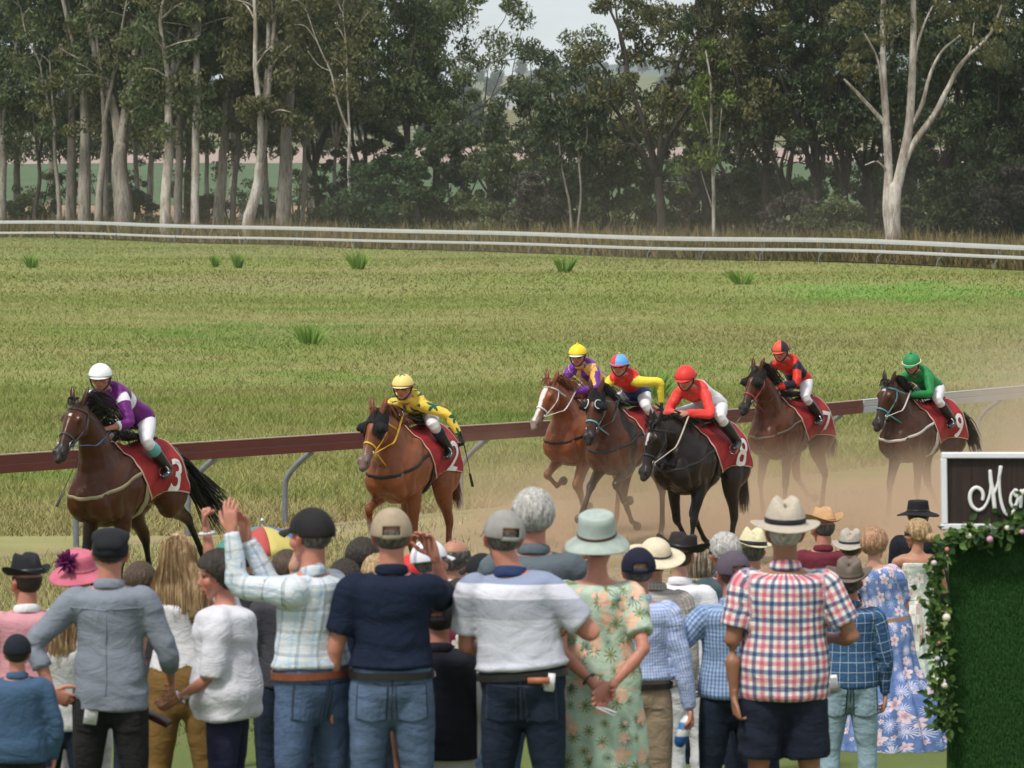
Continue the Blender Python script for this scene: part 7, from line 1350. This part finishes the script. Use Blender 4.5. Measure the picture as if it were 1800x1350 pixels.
    # behind D and E: raised forearm with watch
    pos, H = at(606, 985, 340); J = stand(H, armL=((-.35, .2, .55), (.25, .1, 1), (0, 1, 0), 70), armR=((.2, 0, -1), (0, .4, -1))); G = person('person in navy with pale blue sleeve trim, forearm raised with a dark watch', pos, 0, J, 'fair', solid('navy_blue_trim', (.012, .02, .045), .1), dict(mat=jdark), DK, None, sleeve='short', seed=29); watch(G, 'L', m_blk, (0, 1, 0), .05)
    f_ = G['J']; S, E = f_['shL'], f_['elL']; mb = MB(); mb.tube([S.lerp(E, .55), S.lerp(E, .74)], [.084, .084], n=16, dens=1); mb.build('sleeve_trim', plain('sky_blue_trim', (.10, .32, .58)), G['root'])
    pos, H = at(637, 950, 300); G = person('dark haired person between the mesh cap and the khaki cap', pos, 0, stand(H), 'tan', solid('charcoal_cotton', (.05, .05, .06)), dict(mat=jdark), dict(DK, thick=.02), None, seed=30)
    pos, H = at(664, 978, 320); G = person('blonde person half hidden left of the khaki cap', pos, 0, stand(H), 'fair', solid('charcoal_cotton', (.05, .05, .06)), dict(mat=jdark), dict(BLD, thick=.016), None, seed=31)
    pos, H = at(722, 978, 290); G = person('person in a red cap and cream top behind the khaki cap', pos, 0, stand(H), 'fair', solid('cream_cotton', (.6, .56, .46)), dict(mat=jdark), DK, dict(kind='cap', mat=plain('red_cap_cloth', (.6, .03, .03)), open=0), seed=32)
    # Z pink hat with purple flower
    pos, H = at(140, 978, 335); G = person('woman in a wide pink hat with a big purple flower', pos, R(20), stand(H, head_yaw=10), 'fair', solid('cream_cotton', (.6, .56, .46)), dict(mat=solid('white_twill', (.6, .6, .62))), BLD, dict(kind='brim', mat=plain('pink_straw', (.52, .13, .19), .8), br=.175, ch=.10, cr=.092, ct=.080, pinch=.02, flat=1, dent=0, droop=.03, curl=-.01, band=plain('deep_pink', (.5, .14, .2)), bw=.012, tilt=10, roll=-8), seed=33, fem=True)
    mb = MB(); g_ = random.Random(3); c = G['T'](-.105, -.075, .098)
    for i in range(70):
        th = math.acos(1 - 1.3 * g_.random()); a = g_.uniform(0, 6.28); d = Vector((math.sin(th) * math.cos(a) - .3, -math.cos(th) * .9, math.sin(th) * math.sin(a) + .1)).normalized(); sd = d.orthogonal().normalized(); sd = Matrix.Rotation(g_.uniform(0, 6.28), 3, d) @ sd; L_ = g_.uniform(.05, .078); mb.tube([c, c + d * L_ * .6, c + d * L_], [.004, .012, .003], [.002, .004, .002], side=tuple(sd), n=6, dens=2)
    mb.build('purple_flower', plain('purple_petals', (.14, .012, .09), .7), G['root'])
    # AA black fedora pink jacket
    pos, H = at(46, 988, 345); J = stand(H, fat=1.02, head_yaw=24, armL=((-.3, .1, -1), (0, .4, -1)), armR=((.3, .1, -1), (-.2, .8, -.8))); G = person('man in a pink jacket and black fedora at the left edge', pos, R(14), J, 'red', solid('pink_linen', (.56, .27, .31), .06), dict(mat=solid('pink_linen_trousers', (.56, .27, .31), .06)), DK, dict(kind='brim', mat=plain('black_fedora_felt', (.013, .015, .018), .85), br=.135, ch=.118, cr=.086, ct=.070, pinch=.2, curl=.025, band=m_blk, bw=.02, tilt=-6), seed=34, shirt_d=.019, collar=solid('white_collar', (.7, .7, .72)))
    # BB boy denim shirt
    pos, H = at(30, 1118, 385); J = stand(H, fat=1.12, shw=1.0, armL=((-.2, 0, -1), (.1, .3, -1)), armR=((.34, -.05, -1), (-.1, .35, -.95))); G = person('boy in a denim blue shirt and navy cap at the lower left corner', pos, R(6), J, 'red', denim('denim_shirt_cloth', (.05, .095, .165), 1.35), dict(mat=jblk), DK, dict(kind='cap', mat=plain('dark_navy_cap', (.010, .012, .02), .9), open=0), hem=-.12, seed=35, shirt_d=.022, tucked=False)
    # CC brown hair
    pos, H = at(246, 992, 310); G = person('brown haired person between the flat cap and the long blonde hair', pos, R(-10), stand(H), 'tan', solid('charcoal_cotton', (.05, .05, .06)), dict(mat=jdark), dict(BR, thick=.02), None, seed=36)
    # DD girl behind A's elbow
    pos, H = at(112, 1062, 345); G = person('fair haired girl in a silvery top seen past the grey shirt elbow', pos, R(-10), stand(H, fat=.95, armL=((-.2, .2, -1), (.2, .5, -.9))), 'tan', solid('silver_top', (.45, .46, .45), .15, .4), dict(mat=jdark), dict(BLD, kind='long', len=.16, w=.075), None, seed=37, fem=True, sleeve='none')
    # dark hair left of D
    pos, H = at(505, 972, 300); G = person('person with dark brown hair left of the black mesh cap', pos, R(0), stand(H), 'tan', solid('charcoal_cotton', (.05, .05, .06)), dict(mat=jdark), dict(BR, thick=.022), None, seed=38)
    pos, H = at(1395, 985 - 70, 262); pos, H = at(1470, 962, 270); 
    # ---- umbrella
    s_ = 262; pos, _ = at(461, 920, s_); zt = P(461, 920, FPX / s_).z; um = empty('sun_umbrella', (pos[0], pos[1], zgf(*pos)), 1.035, 'small umbrella in red, yellow, green and blue panels above the clapping man\'s arms', 'umbrella')
    h = zt - zgf(*pos); cols = [(.42, .07, .06), (.50, .42, .12), (.07, .12, .32), (.05, .26, .22)] * 2
    for i in range(8):
        V = []; n = 6
        for j in range(n + 1):
            t = j / n
            for q in range(5):
                a = R(45 * (i + q / 4)) ; sc_ = (math.cos(R(22.5)) / math.cos(R(45 * q / 4 - 22.5))) if j else 1; r = .33 * math.sin(t * 1.35) / math.sin(1.35) * sc_; V.append((math.cos(a) * r, math.sin(a) * r, h - .02 - .17 * t ** 1.6 + .012 * t * math.sin(math.pi * q / 4)))
        F = [(j * 5 + q, j * 5 + q + 1, (j + 1) * 5 + q + 1, (j + 1) * 5 + q) for j in range(n) for q in range(4)]; mb = MB(); mb.add(V, F); o = mb.build('canopy_panel', plain('umbrella_%d' % (i % 4), cols[i], .6, var=.04), um); so = o.modifiers.new('s', 'SOLIDIFY'); so.thickness = .002
    mb = MB(); mb.tube([(0, 0, h - .62), (0, 0, h + .01)], .006, n=8, dens=1); mb.ell((0, 0, h + .015), (.016, .016, .022)); mb.build('shaft', m_steel, um); mb = MB(); mb.tube([(0, 0, h - .72), (0, 0, h - .60)], .014, n=8, dens=1); mb.build('handle', m_blk, um)
    pos2 = (pos[0] + .02, pos[1] + .05); Hh = 1.62; J = stand(Hh, armR=((.1, .7, -.6), (-.3, .05, 1), (0, 0, 1), 75)); ik(J, 'R', Vector((.10, .30, h - .70)), (.3, -.2, -1), (-1, .3, 0), 75, (-.3, .6, .5)); 
    G = person('person holding up the coloured umbrella', (pos[0] - J['wrR'].x, pos[1] - J['wrR'].y), 0, J, 'tan', solid('charcoal_cotton', (.05, .05, .06)), dict(mat=jdark), dict(DK, thick=.02), None, seed=39)
crowd()
# ================================================================ photo wall with turf, garland and sign
def photo_wall():
    s = 330; Y = FPX / s; x0 = (1662 - 900) / s; zt = P(1700, 930, Y).z; z0 = zgf(x0, Y); W_ = 2.2
    rt = empty('turf_wall', (x0, Y, z0), 0, 'tall artificial grass photo wall with a leaf and rose garland at the right edge', 'backdrop'); h = zt - z0
    b = NB('artificial_turf', 1, .05); v = b.obj((1, 1, .35)); n1 = b.noise(120, v, 3, .7); n2 = b.noise(5, b.obj((1, 1, .3)), 4); b.col(b.mix(b.ramp(n2, [(.4, 0), (.6, .6)]), b.ramp(n1, [(.35, (.010, .035, .008)), (.62, (.035, .10, .022))]), (.02, .06, .015))); b.bump(n1, 1., .02)
    mb = MB(); mb.box((W_ / 2 + .03, .03, h / 2), (W_, .06, h)); mb.build('panel', b.m, rt, False)
    g = np.random.RandomState(5); n = 42000; x = g.rand(n) * (1.15) + .03; z = g.rand(n) * h; tx = x + g.randn(n) * .004; tz = z - .006 - g.rand(n) * .018; y = np.full(n, -.001); ty = y - .010 - .012 * g.rand(n); wv = .0018
    V = np.empty((n, 3, 3)); V[:, 0] = np.stack([x - wv, y, z], 1); V[:, 1] = np.stack([x + wv, y, z], 1); V[:, 2] = np.stack([tx, ty, tz], 1); me = bpy.data.meshes.new('turf_pile'); me.from_pydata(V.reshape(-1, 3).tolist(), [], [(3 * i, 3 * i + 1, 3 * i + 2) for i in range(n)])
    k = g.rand(n, 1); C = np.array((.012, .045, .010)) * (1 - k) + np.array((.05, .14, .035)) * k; vattr(me, 'tint', np.repeat(C, 3, 0), 'FLOAT_COLOR'); o = link('turf_pile', me, M_GRASS, rt, False); o['kind'] = 'stuff'
    # garland
    gr = empty('leaf_garland', (x0, Y - .05, z0), 0, 'garland of ivy leaves with small roses hung along the edge of the turf wall', 'garland')
    g = random.Random(8); path = [(1.2, h + .06), (.9, h + .02), (.6, h - .01), (.42, h + .08), (.25, h - .02), (.08, h - .02), (-.03, h - .12), (-.05, h - .30), (-.06, h - .5), (-.03, h - .62), (-.02, h - .8), (-.03, h - .93), (0, h - 1.02)]
    pc = catmull(np.array([(a, 0, c) for a, c in path]), 8); mb = MB(); mb.tube(pc[::4], .006, n=6, dens=1); mb.build('vine', plain('vine_stem', (.04, .06, .02)), gr)
    def leaf(c, d, nrm, L_, w_):
        d = d.normalized(); s_ = d.cross(nrm).normalized(); up = s_.cross(d); pts = [c, c + d * L_ * .3 + s_ * w_ * .9, c + d * L_ * .6 + s_ * w_ * .8 + up * L_ * .08, c + d * L_ + up * L_ * -.05, c + d * L_ * .6 - s_ * w_ * .8 + up * L_ * .08, c + d * L_ * .3 - s_ * w_ * .9, c + d * L_ * .4 - up * L_ * .06]
        return [tuple(p) for p in pts], [(0, 1, 6), (1, 2, 6), (2, 3, 6), (3, 4, 6), (4, 5, 6), (5, 0, 6)]
    mb = MB(); C = []
    for i in range(800):
        p = Vector(pc[g.randrange(len(pc))]) + Vector((g.gauss(0, .030), g.uniform(-.07, .0), g.gauss(0, .034))); d = Vector((g.gauss(0, 1), g.gauss(-.5, .5), g.gauss(-.25, .9))); v, f = leaf(p, d, Vector((g.gauss(0, .5), -1, g.gauss(.3, .4))), g.uniform(.035, .068), g.uniform(.012, .020)); mb.add(v, f); k = g.random() ** 1.6; c_ = np.array((.016, .05, .012)) * (1 - k) + np.array((.14, .24, .05)) * k; C += [c_] * 7
    me = mb.mesh('leaves'); vattr(me, 'tint', np.array(C), 'FLOAT_COLOR'); link('leaves', me, M_LEAF, gr, True)
    def rose(px, py, r, col, nm):
        r *= .78
        q = P(px, py, Y - .13); c = q - Vector(gr.location); mb = MB(); mb.ell(c, (r * .30, r * .3, r * .30))
        for ring, (n_, rr) in enumerate(((5, .55), (7, .85), (8, 1.0))):
            for i in range(n_):
                a = 6.28 * i / n_ + ring; d = Vector((math.cos(a), -.35 - .25 * (2 - ring), math.sin(a))).normalized(); M3 = d.to_track_quat('Z', 'Y').to_matrix(); mb.ell(c + Vector((math.cos(a), 0, math.sin(a))) * r * rr * .6 + Vector((0, -.35 * r * (2 - ring) * .5, 0)), (r * .42, r * .36, r * .14), M3, 8, 6)
        mb.build('rose', plain(nm, col, .7, var=.05), gr)
    wr_, pk, pk2 = (.70, .68, .55), (.62, .30, .42), (.58, .22, .18)
    for a in ((1664, 1086, .036, wr_, 'cream_rose'), (1740, 948, .030, pk, 'pink_rose'), (1703, 942, .026, wr_, 'cream_rose'), (1664, 966, .022, pk2, 'coral_rose'), (1661, 1205, .030, wr_, 'cream_rose'), (1642, 990, .026, (.6, .5, .48), 'blush_rose'), (1771, 928, .024, wr_, 'cream_rose'), (1797, 935, .022, pk, 'pink_rose'), (1648, 1158, .022, (.5, .48, .6), 'lilac_rose'), (1650, 1130, .018, pk2, 'coral_rose')): rose(*a)
    # sign board
    Ys = Y - .04; sb = empty('wooden_sign', (x0, Ys, z0), 0, 'dark wooden sign with white script in a white frame on top of the turf wall', 'sign'); inv = Vector(sb.location)
    a = P(1650, 795, Ys) - inv; c = P(1658, 930, Ys) - inv; x_l, z_t, z_b = (a.x + c.x) / 2, a.z, c.z; Wd = 1.5; hh = z_t - z_b; fw = .030
    bm_ = NB('dark_stained_boards', .6, .3); v = bm_.obj(); sx = bm_.sep(v); pk_ = bm_.math('FRACT', bm_.math('DIVIDE', bm_.math('ADD', sx[0], 5.), .107)); gr_ = bm_.noise(9, bm_.obj((6, 1, .5)), 5); c0 = bm_.ramp(gr_, [(.35, (.022, .014, .012)), (.65, (.042, .024, .020))]); bm_.col(bm_.mix(bm_.math('LESS_THAN', pk_, .03), c0, (.006, .005, .005))); bm_.bump(gr_, .3, .004)
    mb = MB(); mb.box((x_l + Wd / 2, 0, (z_t + z_b) / 2), (Wd - .02, .02, hh - .02)); mb.build('board', bm_.m, sb, False)
    for ct, sz in (((x_l + Wd / 2, -.012, z_t - fw / 2), (Wd, .05, fw)), ((x_l + Wd / 2, -.012, z_b + fw / 2), (Wd, .05, fw)), ((x_l + fw / 2, -.0125, (z_t + z_b) / 2), (fw, .048, hh - 2 * fw - .002))):
        mb = MB(); mb.box(ct, sz, Matrix.Rotation(R(-1.2) if sz[0] < .1 else 0, 3, 'Y')); o = mb.build('frame', plain('white_frame_paint', (.72, .73, .76), .5, var=.03), sb, False); bv = o.modifiers.new('b', 'BEVEL'); bv.width = .004
    # script lettering: strokes traced as tubes of varying width  (coordinates in image pixels of the board face)
    def stroke(pts, w0, w1=None, w2=None):
        m = MB(); P3 = [P(px, py, Ys - .02) - inv for px, py in pts]; n_ = len(pts); ws = np.interp(np.linspace(0, 1, n_), [0, .5, 1], [w0, w1 or w0, w2 or w0]) / s / 2; m.tube(P3, ws, .006, side=[tuple((Vector((P3[min(i + 1, n_ - 1)] - P3[max(i - 1, 0)])).cross(Vector((0, 1, 0)))).normalized()) for i in range(n_)], n=10, dens=5); return m
    wm = plain('white_letter_paint', (.76, .76, .74), .5, var=.02)
    o_ = lambda x, y: (1640 + x * 160 / 1350, 780 + y * 160 / 1350)
    M_ = [([(735, 830), (712, 770), (735, 730), (700, 660), (640, 650), (570, 690), (545, 790), (570, 900), (640, 970), (720, 965), (790, 890), (850, 760), (855, 620)], 5, 7, 5), ([(848, 400), (860, 560), (890, 720), (915, 960)], 6, 8, 7), ([(905, 740), (960, 600), (985, 480), (1005, 340)], 5, 5, 7), ([(985, 480), (985, 640), (1000, 800), (1040, 960), (1090, 1045), (1150, 1050), (1205, 985)], 5, 6, 5)]
    M_[0] = ([(735, 830), (745, 760), (715, 685), (640, 650), (570, 700), (548, 800), (580, 920), (670, 985), (760, 940), (830, 800), (860, 620)], 6, 7, 4)
    let = empty('lettering_M', (0, 0, 0)); bpy.data.objects.remove(let)
    mm = MB()
    for pts, a0, a1, a2 in M_: q = stroke([o_(*p) for p in pts], a0, a1, a2); mm.add(np.concatenate(q.v), q.f)
    mm.build('letter', wm, sb)
    mm = MB(); q = stroke([o_(*p) for p in [(1215, 690), (1165, 750), (1148, 850), (1185, 935), (1235, 900), (1262, 800), (1250, 710), (1215, 688), (1205, 740), (1235, 780), (1290, 760)]], 5, 6, 5); mm.add(np.concatenate(q.v), q.f); mm.build('letter', wm, sb)
    mm = MB()
    for pts in ([(1310, 690), (1305, 800), (1300, 940)], [(1310, 760), (1350, 700), (1400, 690), (1422, 780), (1415, 900), (1450, 940)]): q = stroke([o_(*p) for p in pts], 6, 7, 6); mm.add(np.concatenate(q.v), q.f)
    mm.build('letter', wm, sb)
photo_wall()
# ================================================================ dust kicked up by the horses, and thin dust hanging by the trees
def dust(name, label, loc, size, dens, col, scale, thr, fade=1.):
    m = bpy.data.materials.new(name + '_volume'); m.use_nodes = True; t = m.node_tree; t.nodes.clear(); o = t.nodes.new('ShaderNodeOutputMaterial'); v = t.nodes.new('ShaderNodeVolumePrincipled'); v.inputs['Color'].default_value = col + (1,); v.inputs['Anisotropy'].default_value = .2
    tc = t.nodes.new('ShaderNodeTexCoord'); sp = t.nodes.new('ShaderNodeSeparateXYZ'); t.links.new(tc.outputs['Generated'], sp.inputs[0]); n = t.nodes.new('ShaderNodeTexNoise'); n.inputs['Scale'].default_value = scale; n.inputs['Detail'].default_value = 3; t.links.new(tc.outputs['Object'], n.inputs[0])
    def mth(op, a, b):
        x = t.nodes.new('ShaderNodeMath'); x.operation = op
        for i, q in enumerate((a, b)):
            if isinstance(q, (int, float)): x.inputs[i].default_value = q
            else: t.links.new(q, x.inputs[i])
        return x.outputs[0]
    def bell(s, p): return mth('POWER', mth('MULTIPLY', mth('MULTIPLY', s, mth('SUBTRACT', 1., s)), 4.), p)
    zz = mth('POWER', mth('SUBTRACT', 1., sp.outputs[2]), 1.6 * fade); cl = mth('MAXIMUM', mth('SUBTRACT', n.outputs['Fac'], thr), 0.)
    d = mth('MULTIPLY', mth('MULTIPLY', mth('MULTIPLY', bell(sp.outputs[0], .8), bell(sp.outputs[1], .8)), zz), mth('MULTIPLY', cl, dens)); t.links.new(d, v.inputs['Density']); t.links.new(v.outputs[0], o.inputs['Volume'])
    mb = MB(); mb.box((0, 0, size[2] / 2), size); ob = mb.build(name, m, None, False); ob.location = loc; tag(ob, kind='stuff'); return ob
dust('dust_cloud', '', (4.4, 41.0, .02), (11, 9.5, 1.5), 8.5, (.85, .64, .46), 1.1, .42)
dust('dust_cloud', '', (9.6, 49, -.1), (7.5, 12, 3.0), 2.0, (.80, .64, .50), .6, .36, .8)
dust('dust_haze', '', (6, 193, 1.2), (90, 26, 9), .034, (.60, .54, .45), .10, .30, .8)
hm_ = bpy.data.materials.new('haze_volume'); hm_.use_nodes = True; ht = hm_.node_tree; ht.nodes.clear(); ho = ht.nodes.new('ShaderNodeOutputMaterial'); hv_ = ht.nodes.new('ShaderNodeVolumePrincipled'); hv_.inputs['Color'].default_value = (.80, .88, .95, 1); hv_.inputs['Density'].default_value = .00009; ht.links.new(hv_.outputs[0], ho.inputs['Volume'])
mb = MB(); mb.box((0, 4480, 150), (17500, 9100, 420)); tag(mb.build('haze', hm_, None, False), kind='stuff')
print('SCENE_OK objects', len(bpy.data.objects))
